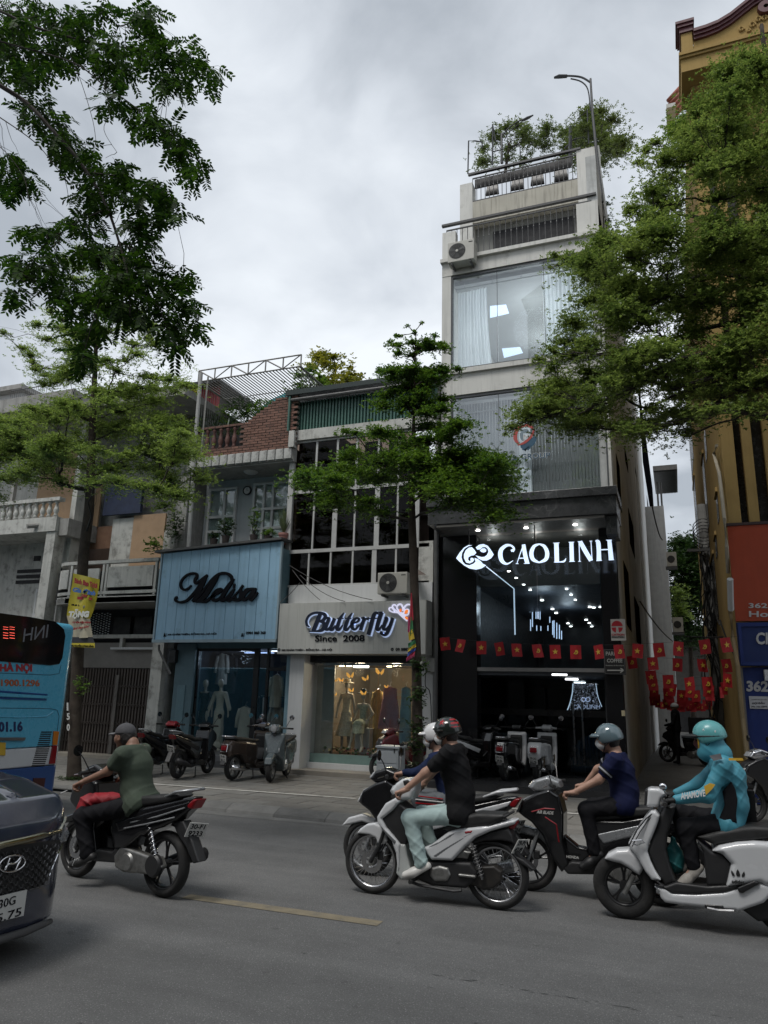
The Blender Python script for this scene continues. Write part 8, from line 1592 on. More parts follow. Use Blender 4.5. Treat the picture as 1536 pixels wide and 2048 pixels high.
p4=retro_scooter('grey-green retro scooter parked facing the road with turned front wheel',PGR,group=PK,plate_t=('30-K9','33.10'));place(p4,-8.08,14.72,radians(104),.13)
p5=retro_scooter('black scooter with white leg shield parked before the black lobby glass',PBLK,group=PK,plate_t=('30-X1','24.96'));parked(p5,1025,1556,radians(-93),0,.25)
for c in p5.children:
 if c.name.startswith('leg_shield'):c.data=c.data.copy();c.data.materials[0]=PWH
p6=retro_scooter('cream white retro scooter with chrome rack parked before the lobby glass',PWH,group=PK,plate_t=('29-X3','17.78'));parked(p6,1088,1559,radians(-92),0,.25)
p7=sport_scooter('dark motorbike with white front parked behind the man in black shirt',PBLK,PWH,PK,parked=True,plate_t=('29-C1','18.42'));parked(p7,955,1556,radians(-118),0,.25)
p8=sport_scooter('dark red motorbike parked behind the grey utility cabinet',mat('dark_red_paint',(.10,.008,.012),.2,n=0,coat=.4),MBLK,PK,parked=True,plate_t=('29-L5','50.07'));parked(p8,812,1560,radians(50))
p9=sport_scooter('black motorbike whose lamp and mirror peek in at the right edge by the blue wall',PBLK,MBLK,PK,parked=True,cowl=CHROME,plate_t=('29-M1','90.50'));parked(p9,1585,1650,radians(20))
p10=sport_scooter('dark motorbike with lit tail lamp stopped in the alley',PBLK,MBLK,None,plate_t=('29-N2','66.12'));p=G(1375,1528,.2);place(p10,p[0],p[1],radians(-30),.2);MB().box(1.0,1.03,-.05,.05,.82,.87).build('tail_lamp',glow('tail_glow',(.9,.02,.02),1.2),p10);MB().obox((.55,0,1.12),(.28,.27,.24)).build('carried_box',MBLK,p10)
q=np.array([p[0]-.25,p[1]-.1,.2]);pa=thing('person','dark clothed person with pale cap standing at the motorbike in the alley','person',tuple(q))
s=SD(q+np.array([-.3,-.3,0]),q+np.array([.3,.3,1.75]),.016)
for a,b,ra,rb in(((0,0,1.45),(0,0,1.0),.13,.14),((0,0,1.0),(.02,-.08,.5),.1,.075),((0,0,1.0),(.02,.1,.5),.1,.075),((.02,-.08,.5),(0,-.09,.05),.07,.05),((.02,.1,.5),(0,.1,.05),.07,.05),((0,0,1.45),(0,0,1.58),.05,.05),((-.02,-.15,1.4),(-.1,-.2,1.15),.055,.045),((-.1,-.2,1.15),(-.3,-.15,1.1),.045,.035),((0,.15,1.4),(-.1,.2,1.15),.055,.045),((-.1,.2,1.15),(-.28,.15,1.1),.045,.035),((0,-.09,.05),(-.12,-.09,.04),.04,.035),((0,.1,.05),(-.12,.1,.04),.04,.035)):s.cone(q+np.array(a),q+np.array(b),ra,rb,.04)
s.build('body',BTR,pa);h,W_,R=head_geo(q+np.array([0,0,1.62]),(-1,0,0),vx=.012);h.build('head',SKIN,pa);s=SD(q+np.array([-.2,-.2,1.5]),q+np.array([.2,.2,1.85]),.012);s.ell(q+np.array([0,0,1.67]),(.12,.11,.1),0);s.plane(q+np.array([0,0,1.64]),(0,0,-1));s.build('cap',WHITEC,pa)
BB=mat('bus_light_blue',(.09,.37,.54),.3,n=.03,coat=.3,streak=.06);BD=mat('bus_dark_blue',(.010,.055,.20),.35,n=.05,coat=.3);BW=mat('bus_white',(.50,.52,.54),.35,n=.04,coat=.2);BGL=mat('bus_glass',(.008,.009,.010),.06,n=0,coat=.6);BTXT=mat('bus_red_text',(.30,.02,.03),.45,n=0);BOR=mat('bus_orange_text',(.34,.09,.03),.45,n=0);NVB=mat('bus_navy_text',(.008,.015,.08),.4,n=0)
bus=thing('bus','light blue city bus seen from its rear corner, cut by the left edge','bus',(-13.5,8.6,0))
XB=-9.1;YB0,YB1=7.3,None;YB1=FX(134,1400,XB)[1];ZT=FX(138,1247,XB)[2];Z0=.27
def BX(px,py):return FX(px,py,XB)
s=SD((XB-3.2,YB0,Z0),(XB,YB1,ZT),.03)
def rbox(z0,z1,x0=XB-3.2,rnd=.16):s=SD((x0,YB0-.02,z0),(XB+.02,YB1+.02,z1),.025);s.box(((x0+XB)/2,(YB0+YB1)/2,(z0+z1)/2-.3),((XB-x0)/2,(YB1-YB0)/2,(z1-z0)/2+.3),rnd);s.plane((0,0,z0),(0,0,-1));return s
full=rbox(Z0,ZT,rnd=.15);ctr=np.array([XB-1.6,(YB0+YB1)/2,0])
zb1=BX(112,1530)[2];zw1=BX(115,1492)[2]
def band(name,z0,z1,m):
 s=rbox(Z0,ZT,rnd=.09);s.plane((0,0,z0),(0,0,-1),0);s.plane((0,0,z1),(0,0,1),0);return s.build(name,m,bus)
band('skirt',Z0,zb1,BD);band('white_band',zb1,zw1,BW);band('body',zw1,ZT,BB)
box('side',-19,XB-3.15,YB0+.01,YB1-.01,Z0+.02,ZT-.05,BB,bus,bevel=.1)
def bpan(name,pts,m,th=.012,rnd=True):
 """flat panel on the rear face from photo pixels"""
 P=[BX(*p)for p in pts];n=len(P);return MB().add([(XB+th,p[1],p[2])for p in P]+[(XB-.02,p[1],p[2])for p in P],[tuple(range(n)),tuple(range(2*n-1,n-1,-1))]+[(i,i+n,(i+1)%n+n,(i+1)%n)for i in range(n)]).build(name,m,bus,bevel=.004)
bpan('rear_window',[(-220,1190),(0,1226),(60,1234),(110,1243),(127,1258),(130,1272),(124,1316),(118,1328),(100,1331),(40,1326),(-220,1306)],BGL)
bpan('engine_louvre',[(-200,1372),(0,1381),(94,1388),(94,1391),(0,1385),(-200,1376)],BD,.016);bpan('engine_louvre',[(-200,1387),(0,1394),(92,1398),(92,1401),(0,1398),(-200,1392)],BD,.016);bpan('louvre_ridge',[(-200,1377),(0,1386),(96,1392),(92,1397),(0,1393),(-200,1386)],BB,.03)
def line(pts,r=.006,m=NVB,nm='panel_gap'):MB().tube([BX(*p)+np.array([.002,0,0])for p in pts],r,4).build(nm,m,bus)
DL=mat('gap_dark_blue',(.02,.08,.13),.5,n=0)
line([(-200,1330),(0,1346),(100,1350),(118,1347),(122,1330)],.005,DL);line([(-200,1412),(0,1416),(100,1417),(114,1420),(118,1432),(112,1480)],.005,DL);line([(-200,1425),(40,1435),(92,1433),(106,1424)],.012,BB,'crease')
bpan('tail_lamp',[(106,1462),(117,1463),(113,1490),(104,1490)],ORL,.02);bpan('tail_lamp',[(104,1491),(113,1491),(109,1527),(97,1528)],TLR,.02)
bpan('fog_lamp',[(66,1556),(90,1556),(87,1575),(64,1575)],mat('dark_red_lens',(.05,.01,.01),.2,n=0),.015);bpan('handle_bar',[(-60,1474),(48,1475),(46,1481),(-60,1481)],IRON,.04)
bpan('number_plate',[(-60,1482),(10,1485),(9,1511),(-60,1510)],mat('yellow_plate',(.50,.33,.03),.5,n=.05),.02)
vent=MB()
for i in range(13):
 for k in range(17):
  y=1463+k*4.2;x=82+i*2-(k*1.15)
  if x>102-(k*.55):continue
  p=BX(x,y);q=BX(x+1.2,y+2.4);vent.box(XB-.01,XB+.004,p[1],q[1],q[2],p[2])
vent.build('vent_hole',BLACK,bus,kind='stuff')
def btxt(s_,a,b,c,m,sh=0,bold=.04):P=[BX(*a),BX(*b),BX(*c)];o=np.array([.003,0,0]);text('lettering',s_,P[0]+o,P[1]+o,P[2]+o,m,bus,.006,sh,bold)
btxt('BUS HÀ NỘI',(-42,1347),(64,1347),(-42,1322),BTXT,0,.05);btxt('Hotline:1900.1296',(-70,1372),(79,1373),(-70,1357),BOR,0,.03);btxt('29B-001.16',(-58,1466),(45,1463),(-58,1444),NVB,0,.04);btxt('66',(-10,1506),(5,1506),(-10,1494),INK,0,.03)
def mirrored(s_,a,b,c,m):
 P=[BX(*a),BX(*b),BX(*c)];o=np.array([.014,0,0]);text('window_lettering',s_,P[1]+o,P[0]+o,P[2]+(P[1]-P[0])+o,m,bus,.003,-.15)
mirrored('INH',(44,1284),(96,1274),(44,1258),mat('faint_white',(.16,.17,.19),.6,n=0))
LED=glow('led_red',(1,.12,.08),1.6)
for dg in(0,1):
 led=MB();x=5+dg*13
 for k,yy in enumerate((1253.5,1258,1265,1270,1275.5)):
  p=BX(x,yy);q=BX(x+9.5,yy+1.6);led.box(XB+.012,XB+.018,p[1],q[1],q[2],p[2])
 led.build('led_number',LED,bus,kind='stuff')
for x in(XB-2.1,XB-7.4):MB().lathe([(.3,0),(.44,0),(.46,.06),(.46,.22),(.3,.24)],(x,YB1-.28,.46),24,'y').build('wheel',RUB,bus,smooth=30);MB().lathe([(.3,0),(.44,0),(.46,.06),(.46,.22),(.3,.24)],(x,YB0+.05,.46),24,'y').build('wheel',RUB,bus,smooth=30)
box('underframe',-19,XB-.25,YB0+.3,YB1-.25,.2,.4,BLACK,bus)
CB=mat('car_dark_blue',(.018,.022,.040),.12,n=.05,coat=1.0,dirt=((.12,.12,.12),.25,1.6,.52));CGL=mat('car_glass',(.01,.011,.012),.05,n=0,coat=.5);GRL=mat('grille_black',(.015,.015,.016),.3,n=0);GBR=mat('grille_bar',(.07,.07,.072),.3,m=.4,n=0);BRZ=mat('bronze_chrome',(.30,.28,.20),.18,m=1,n=.1)
XC=-4.33;car=thing('car','dark navy car nose with hexagon mesh grille cut by the left edge','car',(-6.5,4.4,0))
YC1=FX(133,1740,XC-.1)[1]+.03;YC0=YC1-1.8;YM=(YC0+YC1)/2
s=SD((XC-4.2,YC0-.03,.1),(XC+.05,YC1+.03,1.65),.022)
side=[(XC-4.15,.3),(XC-4.2,.85),(XC-4.0,1.1),(XC-3.5,1.2),(XC-2.95,1.6),(XC-1.9,1.6),(XC-1.15,1.2),(XC-.6,1.13),(XC-.25,1.03),(XC-.07,.88),(XC+.02,.72),(XC+.02,.3),(XC-.02,.19),(XC-.5,.17)]
s.poly(side,YM,.9,.08,0)
g=s.reg(s.lo,s.lo+s.n*s.vx)[1];X=g[0]+0*g[1];Y=g[1]+0*g[0]
cr=.5;qx=np.maximum(X-(XC-cr*.62),0)/(.62);qy=np.maximum(np.abs(Y-YM)-(.9-cr),0);pl=(np.sqrt(qx**2+qy**2)-cr).astype(np.float32)
h_=np.maximum(.05-np.abs(s.D-pl),0)/.05;s.D=(np.maximum(s.D,pl)+h_*h_*.05*.25).astype(np.float32)
tum=(np.abs(Y-YM)-.9+.55*np.maximum(g[2]-1.05,0)).astype(np.float32);s.D=np.maximum(s.D,tum)
for q in(-1,1):
 yy=YM+q*.9
 for xx in(XC-.85,XC-3.3):s.cone((xx,yy+q*.1,.32),(xx,yy-q*.28,.32),.36,.36,.01,'s')
s.cone((XC-1.2,YM-.55,1.14),(XC-.3,YM-.45,1.06),.03,.02,.05);s.cone((XC-1.2,YM+.55,1.14),(XC-.3,YM+.45,1.06),.03,.02,.05)
s.build('body',CB,car)
def cx_at(y):
 d=max(abs(y-YM)-.4,0);return XC-.31+.62*sqrt(max(0,.25-d*d))
def CP(px,py,out=.0):
 """point of the photo pixel on the curved front, pushed out"""
 x=XC-.05
 for _ in range(12):p=FX(px,py,x);x=.5*x+.5*(cx_at(p[1])-.02*max(0,.5-p[2])-.3*max(0,p[2]-.78))
 p=FX(px,py,x);return p+np.array([out,0,0])
def T_(x,y):return Z('T',x,y)
def cpan(name,pts,m,out=.012,th=.03,sub=6):
 P=[]
 n=len(pts)
 for i in range(n):
  a,b=np.array(pts[i]),np.array(pts[(i+1)%n]);P+=[CP(*T_(*(a+(b-a)*k/sub)),out)for k in range(sub)]
 c=CP(*T_(*np.mean(pts,0)),out);n=len(P);return MB().add([c]+P+[p-np.array([th,0,0])for p in P],[(0,1+i,1+(i+1)%n)for i in range(n)]+[(1+i,1+n+i,1+n+(i+1)%n,1+(i+1)%n)for i in range(n)]).build(name,m,car)
gp=[(-900,640),(-100,440),(880,330),(950,380),(880,560),(735,890),(700,1010),(430,1090),(-900,1480)]
V=[];nu=16;nv=8;up_=[(-900,660),(0,440),(500,360),(940,300)];lo_=[(-900,1440),(0,1210),(500,1080),(715,1000)]
def pl_(P,t):P=np.array(P,float);k=t*(len(P)-1);i=min(int(k),len(P)-2);return P[i]+(P[i+1]-P[i])*(k-i)
gm=MB();G_=[CP(*T_(*(pl_(up_,i/(nu-1))*(1-j/(nv-1))+pl_(lo_,i/(nu-1))*j/(nv-1))),.008)for i in range(nu)for j in range(nv)];gm.grid(G_,nu,nv);gm.build('grille',GRL,car)
hx=MB()
def gq(u,v):return CP(*T_(*(pl_(up_,u)*(1-v)+pl_(lo_,u)*v)),.022)
for i in range(18):
 for j in range(6):
  u0=i/18;v0=(j+(.5 if i%2 else 0))/6
  pts=[(u0+.004,v0+.085),(u0+.02,v0+.155),(u0+.04,v0+.155),(u0+.052,v0+.085)]
  if v0>.86:continue
  hx.tube([gq(min(a,1),min(b,1))for a,b in pts],.005,4)
hx.build('mesh_bars',GBR,car,kind='stuff')
MB().tube([CP(*T_(*p),.03)for p in((-900,640),(0,385),(300,320),(600,245),(910,165))],[.024,.024,.024,.022,.014],8).build('grille_trim',BRZ,car,smooth=True)
MB().tube([CP(*T_(*p),.02)for p in((950,370),(880,530),(800,720),(745,870))],.004,4).build('chrome_line',CHROME,car);MB().tube([CP(*T_(*p),.02)for p in((730,990),(560,1060),(430,1095))],.004,4).build('chrome_line',IRON,car)
cpan('headlamp',[(935,150),(1000,60),(1060,130),(1085,220),(1040,330),(975,350),(920,280)],LENS,.004,.02,3)
MB().tube([CP(*T_(*p),.012)for p in((925,160),(960,80),(1000,10),(1015,-40))],.010,6).build('lamp_trim',mat('pale_lamp',(.55,.55,.45),.2),car,smooth=True)
s=MB();s.tube([CP(*T_(*p),.02)for p in((-900,2150),(0,1870),(350,1760),(640,1640),(760,1590))],[.03,.03,.028,.025,.02],8).build('lower_lip',mat('lip_grey',(.06,.06,.062),.4,n=.1),car,smooth=True)
c0=[CP(*T_(x,y),.03)for x,y in((130,680),)][0]
def ring(rx,rz,r,out,m,nm,a0=0,a1=2*pi):MB().tube([CP(*T_(130+rx*cos(a)-rz*.0*sin(a),680-rz*sin(a)-.18*rx*cos(a)),out)for a in np.linspace(a0,a1,30)],r,6).build(nm,m,car,smooth=True)
ring(205,128,.006,.035,CHROME,'emblem_ring')
for pts in([(95,590),(70,640),(35,740),(10,780)],[(265,575),(250,640),(215,700),(175,785)],[(10,760),(70,690),(150,680),(215,640),(262,580)]):MB().tube(smooth_pts([CP(*T_(*p),.035)for p in pts],3),.008,6).build('emblem_letter',CHROME,car,smooth=True)
cp_=[CP(*T_(x,y),.035)for x,y in((430,1098),(375,1510))];xp=cp_[0][0]
Pq=[FX(*T_(x,y),xp)for x,y in((428,1098),(372,1508),(-420,1700),(-390,1300))];MB().add(Pq+[p-np.array([.01,0,0])for p in Pq],[(0,1,2,3),(7,6,5,4),(0,4,5,1),(1,5,6,2),(2,6,7,3),(3,7,4,0)]).build('number_plate',PLT,car)
o=np.array([.004,0,0])
def pt_(s_,bl,br,tl_):a,b,c=(FX(*T_(*q),xp)+o for q in(bl,br,tl_));text('plate_number',s_,a,b,c,INK,car,.003,0,.0)
pt_('30G',(-30,1400),(232,1322),(-12,1262));pt_('15.75',(-160,1655),(322,1500),(-140,1520))
for xx in(XC-.85,XC-3.3):
 for q in(-1,1):MB().lathe([(.2,0),(.3,0),(.32,.05),(.32,.17),(.2,.19)],(xx,YM+q*.78-.09,.32),26,'y').build('wheel',RUB,car,smooth=30);MB().lathe([(.0,.05),(.2,.02),(.205,.17),(0,.14)],(xx,YM+q*.78-.09,.32),16,'y').build('wheel_rim',ALUM,car,smooth=30)
box('underbody',XC-4.0,XC-.3,YC0+.2,YC1-.2,.16,.3,BLACK,car)
box('windscreen_shade',XC-3.0,XC-2.0,YM-.6,YM+.6,1.3,1.42,CGL,car)
cab=thing('utility_cabinet','grey steel utility cabinet on a concrete plinth beside the white motorbike','cabinet',tuple(G(775,1600,.12)));CBM=mat('cabinet_grey',(.29,.31,.325),.5,n=.04,streak=.15);DCB=12.3
cx0_,cx1_=F(752,1560,DCB)[0],F(795,1560,DCB)[0];zt_=F(775,1492,DCB)[2]
box('plinth',cx0_-.05,cx1_+.05,DCB-.04,DCB+.42,.12,.38,CONC,cab,bevel=.01);box('body',cx0_,cx1_,DCB,DCB+.36,.38,zt_-.04,CBM,cab,bevel=.006);box('door',cx0_+.02,cx1_-.02,DCB-.008,DCB,.78,zt_-.09,CBM,cab,bevel=.003);box('lower_door',cx0_+.02,cx1_-.02,DCB-.008,DCB,.41,.76,CBM,cab,bevel=.003)
box('top',cx0_-.02,cx1_+.02,DCB-.02,DCB+.39,zt_-.04,zt_,CBM,cab,bevel=.008);box('handle',cx1_-.07,cx1_-.055,DCB-.018,DCB-.008,.95,1.08,BLACK,cab);box('side_vent',cx1_,cx1_+.004,DCB+.08,DCB+.28,.9,1.1,MBLK,cab)
def AP(x,y,D=12.1):return F(*Z('X6',x,y),D)
bn=thing('banner','yellow advertising banner tied on the left tree trunk','banner',tuple(AP(740,300)))
BY=mat('banner_yellow',(.46,.38,.03),.5,n=.06);BK2=mat('banner_grey',(.42,.38,.28),.5,n=.1);n=9;V=[]
Lf=[(637,72),(630,150),(612,250),(592,360),(580,440),(600,520),(612,600),(612,640)];Rt=[(870,125),(862,200),(845,290),(815,400),(785,470),(795,540),(805,600),(808,632)]
for(a,b),(c,d)in zip(Lf,Rt):V+=[AP(a+(c-a)*k/6,b+(d-b)*k/6,12.1+.05*sin(k*1.3+a*.01)-.03*(k in(2,3,4)))for k in range(7)]
MB().grid(V,5,7).build('upper_sheet',BY,bn,smooth=True)if False else MB().grid(V[:5*7],5,7).build('upper_sheet',BY,bn,smooth=True);MB().grid(V[4*7:],4,7).build('lower_sheet',BK2,bn,smooth=True)
def atxt(s_,bl,br,tl_,m,sh=0,bold=.05,D=12.02):text('lettering',s_,AP(*bl,D),AP(*br,D),AP(*tl_,D),m,bn,.006,sh,bold)
RDT=mat('banner_red',(.30,.015,.02),.5,n=0);BLT=mat('banner_blue',(.05,.14,.40),.5,n=0);WHT=mat('banner_white',(.6,.6,.55),.5,n=0)
atxt('Bánh Bao Tươi',(648,158),(845,205),(652,112),RDT);atxt('Gia Đình',(632,232),(828,268),(640,190),BLT,.2);box_=[AP(672,300,12.04),AP(800,305,12.04),AP(800,285,12.04),AP(675,275,12.04)];MB().add(box_+[p+np.array([0,.01,0])for p in box_],[(0,1,2,3),(7,6,5,4),(0,4,5,1),(2,6,7,3)]).build('red_ribbon',RDT,bn)
atxt('26',(700,275),(760,285),(705,250),RDT,.3);atxt('MUA 2',(622,355),(690,362),(625,338),INK);atxt('TẶNG',(595,470),(775,470),(602,385),WHT,.15,.08);atxt('1 LY SỮA ĐẬU NÀNH',(628,512),(790,512),(628,488),RDT);atxt('bánh bao nóng',(625,575),(775,550),(632,545),RDT,.2,.02)
c=AP(733,365,12.03);MB().ball(c,(.035,.012,.033),12).build('bun_picture',mat('bun_grey',(.2,.19,.12),.6),bn,smooth=True)
s_b=[AP(612,640),AP(808,640),AP(825,690),AP(612,680)];MB().add([AP(608,628,12.08),AP(808,628,12.08),AP(826,680,12.08),AP(608,678,12.08)]+[AP(608,628,12.1),AP(808,628,12.1),AP(826,680,12.1),AP(608,678,12.1)],[(0,1,2,3),(7,6,5,4)]).build('dark_strip',mat('strip_dark',(.03,.03,.035),.5),bn)
MB().add([AP(608,680,12.06),AP(826,680,12.06),AP(826,722,12.06),AP(608,712,12.06)]+[AP(608,680,12.08),AP(826,680,12.08),AP(826,722,12.08),AP(608,712,12.08)],[(0,1,2,3),(7,6,5,4)]).build('yellow_strip',BY,bn);atxt('0982 NGUYỄN LƯƠNG BẰNG',(612,708),(815,715),(612,688),INK,0,.03,12.05)
tn=thing('trunk_number','white painted number 150 down the left tree trunk','number',tuple(AP(600,1300)))
for s_,y0,y1 in(('1',1270,1200),('5',1350,1290),('0',1445,1385)):
 text('digit',s_,AP(582,y0,12.16),AP(608 if s_!='1' else 596,y0,12.16),AP(582,y1,12.16),mat('white_chalk',(.5,.5,.48),.7,n=.1),tn,.006,0,.03)
sm=thing('festival_flag','multicoloured fringed festival flag tied on the middle tree trunk','flag',tuple(F(822,1250,12.7)))
cols=[mat('cloth_%s'%n_,c_,.7,n=.1)for n_,c_ in(('red',(.35,.02,.04)),('blue',(.02,.05,.25)),('yellow',(.5,.36,.03)),('green',(.03,.16,.06)),('pink',(.4,.05,.14)))]
def SY(x,y,D=12.72):return F(*Z('Y4',x,y),D)
for i,(a,b,c_,d)in enumerate((((1200,1390),(1212,1390),(1225,1620),(1190,1640)),((1178,1600),(1200,1580),(1190,1740),(1175,1720)),((1195,1590),(1215,1600),(1225,1720),(1195,1760)),((1180,1730),(1215,1700),(1235,1780),(1185,1800)),((1178,1820),(1240,1790),(1245,1820),(1180,1860)),((1180,1862),(1245,1822),(1246,1850),(1175,1895)),((1175,1895),(1246,1852),(1240,1880),(1172,1935)),((1172,1935),(1240,1882),(1232,1920),(1165,1960)))):
 m_=cols[[0,4,3,2,3,2,1,0][i]];nn_=5;V=[]
 for r_ in range(nn_):
  f_=r_/(nn_-1);L1=lerp(a,d,f_);R1=lerp(b,c_,f_)
  V+=[SY(*lerp(L1,R1,k/4),12.72+.02*sin(k*2+i+r_))for k in range(5)]
 MB().grid(V,nn_,5).build('cloth_strip',m_,sm,smooth=True)
fr_=MB()
for k in range(12):
 x=1165+k*6;a=SY(x,1925-k*3.5+20);fr_.tube([a,a+np.array([.004,-.01,-.05-.02*random.random()])],[.006,.002],4)
fr_.build('fringe',cols[4],sm,kind='stuff');MB().cyl(SY(1205,1380,12.76),SY(1245,1900,12.76),.01,n=5).build('stick',TWIG,sm)
FR_=mat('flag_red',(.34,.008,.014),.7,n=.06);FY=mat('flag_gold',(.62,.40,.05),.6,n=0);fl0={}
def flag_mesh(star):
 if star in fl0:return fl0[star]
 b=MB();V=[]
 for i in range(5):
  for j in range(6):V.append(((j/5-.5)*.21,.012*sin(j*1.4+i*.8),-i/4*.27))
 b.grid(V,5,6);f=b.build('flag',FR_,None,smooth=True)
 e=MB()
 if star:e.prism([((.062 if i%2==0 else .025)*cos(pi/2+i*pi/5),-.135+(.062 if i%2==0 else .025)*sin(pi/2+i*pi/5))for i in range(10)],-.018,-.014)
 else:
  arc=[(.045*cos(a)+.0,-.135+.045*sin(a))for a in np.linspace(-2.2,1.3,12)];inn=[(.030*cos(a)-.008,-.130+.034*sin(a))for a in np.linspace(1.2,-2.1,12)];e.prism(arc+inn,-.018,-.014)
  e.prism([(-.045,-.165),(-.035,-.175),(.018,-.118),(.008,-.108)],-.0185,-.0145);e.prism([(-.005,-.095),(.03,-.125),(.018,-.138),(-.017,-.108)],-.019,-.015)
 em=e.build('emblem',FY,None);fl0[star]=(f.data,em.data);bpy.data.objects.remove(f);bpy.data.objects.remove(em);return fl0[star]
rf=random.Random(8)
def bunting(label,A,B,n,sag,t0=.02,t1=.98,first=True,sc=1.0,pts=None):
 A,B=np.array(A),np.array(B);t=thing('flag_bunting',label,'bunting',tuple(A),'strings of small red flags')
 P=[A+(B-A)*k/16-np.array([0,0,sag*4*(k/16)*(1-k/16)])for k in range(17)];MB().tube(P,.0025,3).build('string',MSK if False else CABLE,t)
 for i in range(n):
  u=t0+(t1-t0)*(i+rf.uniform(-.09,.09))/max(1,n-1);p=A+(B-A)*u-np.array([0,0,sag*4*u*(1-u)]);f,e=flag_mesh((i%2==0)==first)
  o=bpy.data.objects.new('flag',f);COL.objects.link(o);o.parent=t;o.location=p-A;o.rotation_euler=(rf.uniform(-.3,.25),rf.uniform(-.16,.16),rf.uniform(-.6,.6));o.scale=(sc,1,sc)
  q=bpy.data.objects.new('emblem',e);COL.objects.link(q);q.parent=o
BL_=15.3
bunting('front flag string crossing from the black shop pier to the alley pole',F(880,1274,BL_),F(1480,1272,BL_),15,.17,.02,.955)
bunting('second flag string a little lower, over the alley mouth',F(1240,1310,17),F(1470,1318,17),5,.03,.1,.93,False)
labs=['third flag string tilted across the alley','fourth flag string behind the tilted one','fifth flag string deeper in the alley','sixth flag string, small flags in the alley','seventh flag string deeper still','eighth flag string near the meter boxes','ninth flag string, among the smallest flags','tenth and deepest flag string']
for i,(xa,ya,xb,yb__,D,n)in enumerate(((1290,1338,1465,1345,19,5),(1300,1356,1460,1362,21,5),(1300,1368,1455,1372,23,6),(1302,1378,1455,1376,25,6),(1305,1386,1450,1386,27,6),(1300,1392,1445,1394,29,6),(1310,1398,1440,1398,32,7),(1320,1402,1430,1402,35,6))):bunting(labs[i],F(xa,ya,D),F(xb,yb__,D),n,.15,.05,.95,i%2==0,1.15)
MN=mat('mannequin_skin',(.42,.38,.32),.45,n=.03)
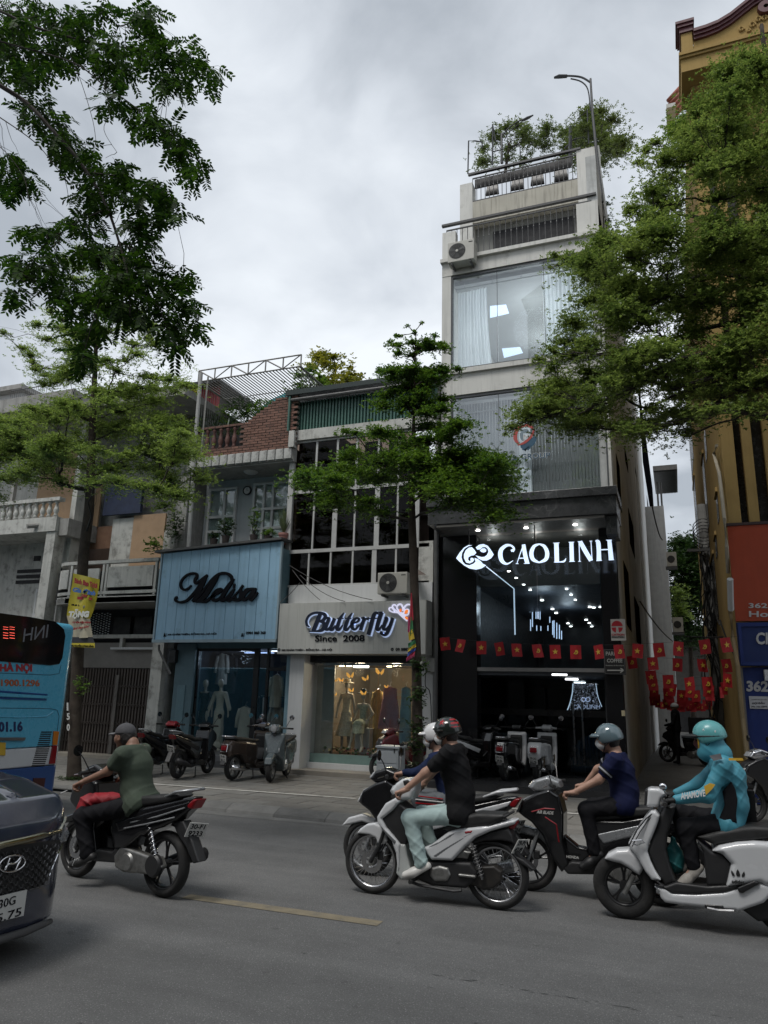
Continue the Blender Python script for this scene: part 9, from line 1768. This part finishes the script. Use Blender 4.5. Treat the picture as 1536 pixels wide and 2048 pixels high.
def mannequin(label,base,h,m_cloth,pose,skirt=.42,flare=.2,seated=False,top=None,long=False,hatm=None):
 b=np.array(base,float);t=thing('mannequin',label,'mannequin',tuple(b));k=h/1.75;P=lambda x,y,z:b+np.array([x,y,z])*k
 s=SD(P(-.45,-.45,-.02),P(.45,.3,1.8),.012)
 hip=.92 if not seated else .72
 s.cone(P(0,0,hip+.42),P(0,0,hip+.12),.095*k,.075*k,.03,sc=(1,1.3,1));s.cone(P(0,0,hip+.12),P(0,0,hip),.075*k,.105*k,.03,sc=(1,1.2,1));s.cone(P(-.13,0,hip+.47),P(.13,0,hip+.47),.045*k,.045*k,.05);s.cone(P(0,0,hip+.5),P(0,0,hip+.62),.036*k,.036*k,.03);s.ell(P(0,-.01,hip+.72),(.07*k,.085*k,.105*k),.02)
 if seated:L_=[((-.08,0,hip),(-.1,-.3,hip-.02)),((-.1,-.3,hip-.02),(-.22,-.33,.12)),((.08,0,hip),(.06,-.32,hip+.02)),((.06,-.32,hip+.02),(.14,-.36,.12)),((-.22,-.33,.12),(-.26,-.44,.03)),((.14,-.36,.12),(.14,-.46,.03))]
 else:L_=[((-.08,0,hip),(-.09,-.02,.5)),((-.09,-.02,.5),(-.1,0,.07)),((.08,0,hip),(.09,-.03,.5)),((.09,-.03,.5),(.1,0,.07)),((-.1,0,.07),(-.12,-.12,.02)),((.1,0,.07),(.12,-.12,.02))]
 for a,c_ in L_:s.cone(P(*a),P(*c_),.062*k if a[2]>.6 else .046*k,.045*k if c_[2]>.3 else .028*k,.03)
 for q,(ex_,ey,ez,hx_,hy,hz)in zip((-1,1),pose):s.cone(P(q*.15,0,hip+.46),P(ex_,ey,ez),.04*k,.033*k,.02);s.cone(P(ex_,ey,ez),P(hx_,hy,hz),.033*k,.02*k,.01);s.ell(P(hx_,hy,hz-.05),(.022,.028,.055),.02)
 s.build('body',MN,t)
 d=SD(P(-.5,-.5,-.02),P(.5,.35,1.7),.012);d.cone(P(0,0,hip+.40),P(0,0,hip+.14),.112*k,.09*k,.03,sc=(1,1.3,1));d.cone(P(0,0,hip+.14),P(0,0,hip),.09*k,.122*k,.03,sc=(1,1.2,1));d.cone(P(-.12,0,hip+.44),P(.12,0,hip+.44),.055*k,.055*k,.04)
 if top:
  for q,(ex_,ey,ez,hx_,hy,hz)in zip((-1,1),pose):d.cone(P(q*.15,0,hip+.46),P(*(lerp((q*.15,0,hip+.46),(ex_,ey,ez),top))),.056*k,.052*k,.03)
 if not seated:
  d.cone(P(0,0,hip),P(0,0,hip-skirt),.122*k,(.122+flare)*k,.03,sc=(1,1.25,1));d.wrinkle(.012,(70,60,4),lo=P(-.5,-.5,hip-skirt-.3),hi=P(.5,.4,hip+.02));d.plane(P(0,0,hip-skirt),(0,0,-1),.005)
 else:d.cone(P(-.05,0,hip),P(-.06,-.3,hip-.02),.12*k,.10*k,.04);d.cone(P(.05,0,hip),P(.04,-.3,hip),.12*k,.1*k,.04);d.cone(P(0,-.25,hip-.02),P(0,-.3,hip-.25),.14*k,.16*k,.04);d.plane(P(0,0,hip-.25),(0,0,-1),.005);d.wrinkle(.007,(60,50,20))
 d.build('dress',m_cloth,t)
 if hatm:MB().lathe([(.001,.12),(.07,.11),(.09,.03),(.17,.01),(.17,.0),(.001,0)],P(0,-.01,hip+.77),18).build('hat',hatm,t,smooth=30)
 return t
MB_=F(*Z('3',525,300),17.0)
x1m=F(407,1400,17.0)[0];x2m=F(438,1400,16.95)[0]
mannequin('mannequin in long black dress behind the left pane',(x1m,17.05,.45),1.78,BLKC,((-.24,0,1.15,-.26,-.05,.9),(.24,0,1.15,.25,0,.9)),.55,.06,top=.9)
mannequin('mannequin in cream blouse and wide trousers behind the left pane',(x2m,17.0,.45),1.8,CREAM,((-.24,0,1.15,-.28,-.05,.9),(.24,0,1.15,.27,0,.9)),.85,.05,top=1.6)
x3m=F(691,1430,17.3)[0];x4m=F(721,1450,17.2)[0]
EMB=mat('embroidered_cream',(.55,.50,.38),.8,n=.35,ns=26);EM2=mat('embroidered_sage',(.42,.44,.33),.8,n=.4,ns=30)
mannequin('tall standing mannequin in embroidered cream dress in the warm shop',(x3m,17.35,.58),1.68,EMB,((-.22,-.02,1.15,-.24,-.08,.9),(.22,-.02,1.15,.26,-.05,.9)),.55,.16,hatm=EMB)
mannequin('seated mannequin in sage sequin dress on a white block',(x4m,17.35,.58),1.62,EM2,((-.2,-.05,.95,-.24,-.2,.72),(.3,-.05,.98,.16,-.15,.78)),seated=True,hatm=BLKC)
box('display_block',x4m-.18,x4m+.2,17.3,17.65,.55,1.14,WHITEC,None);tag([o for o in COL.objects if o.name=='display_block'][0],'white block under the seated mannequin','block')
lt=thing('wall_box','small grey wall box with cables on the right shop pillar','wall box',tuple(F(862,1322,16.35)));q=F(862,1335,16.35);box('case',q[0]-.08,q[0]+.1,16.28,16.4,q[2]-.1,q[2]+.2,mat('box_grey',(.25,.25,.24),.6,n=.1),lt);MB().tube(smooth_pts([q+np.array([-.1,-.02,0]),q+np.array([-.12,-.03,-.4]),q+np.array([0,-.03,-.6]),q+np.array([.05,-.03,-1.6])],4),.012,5).build('cable',CABLE,lt)
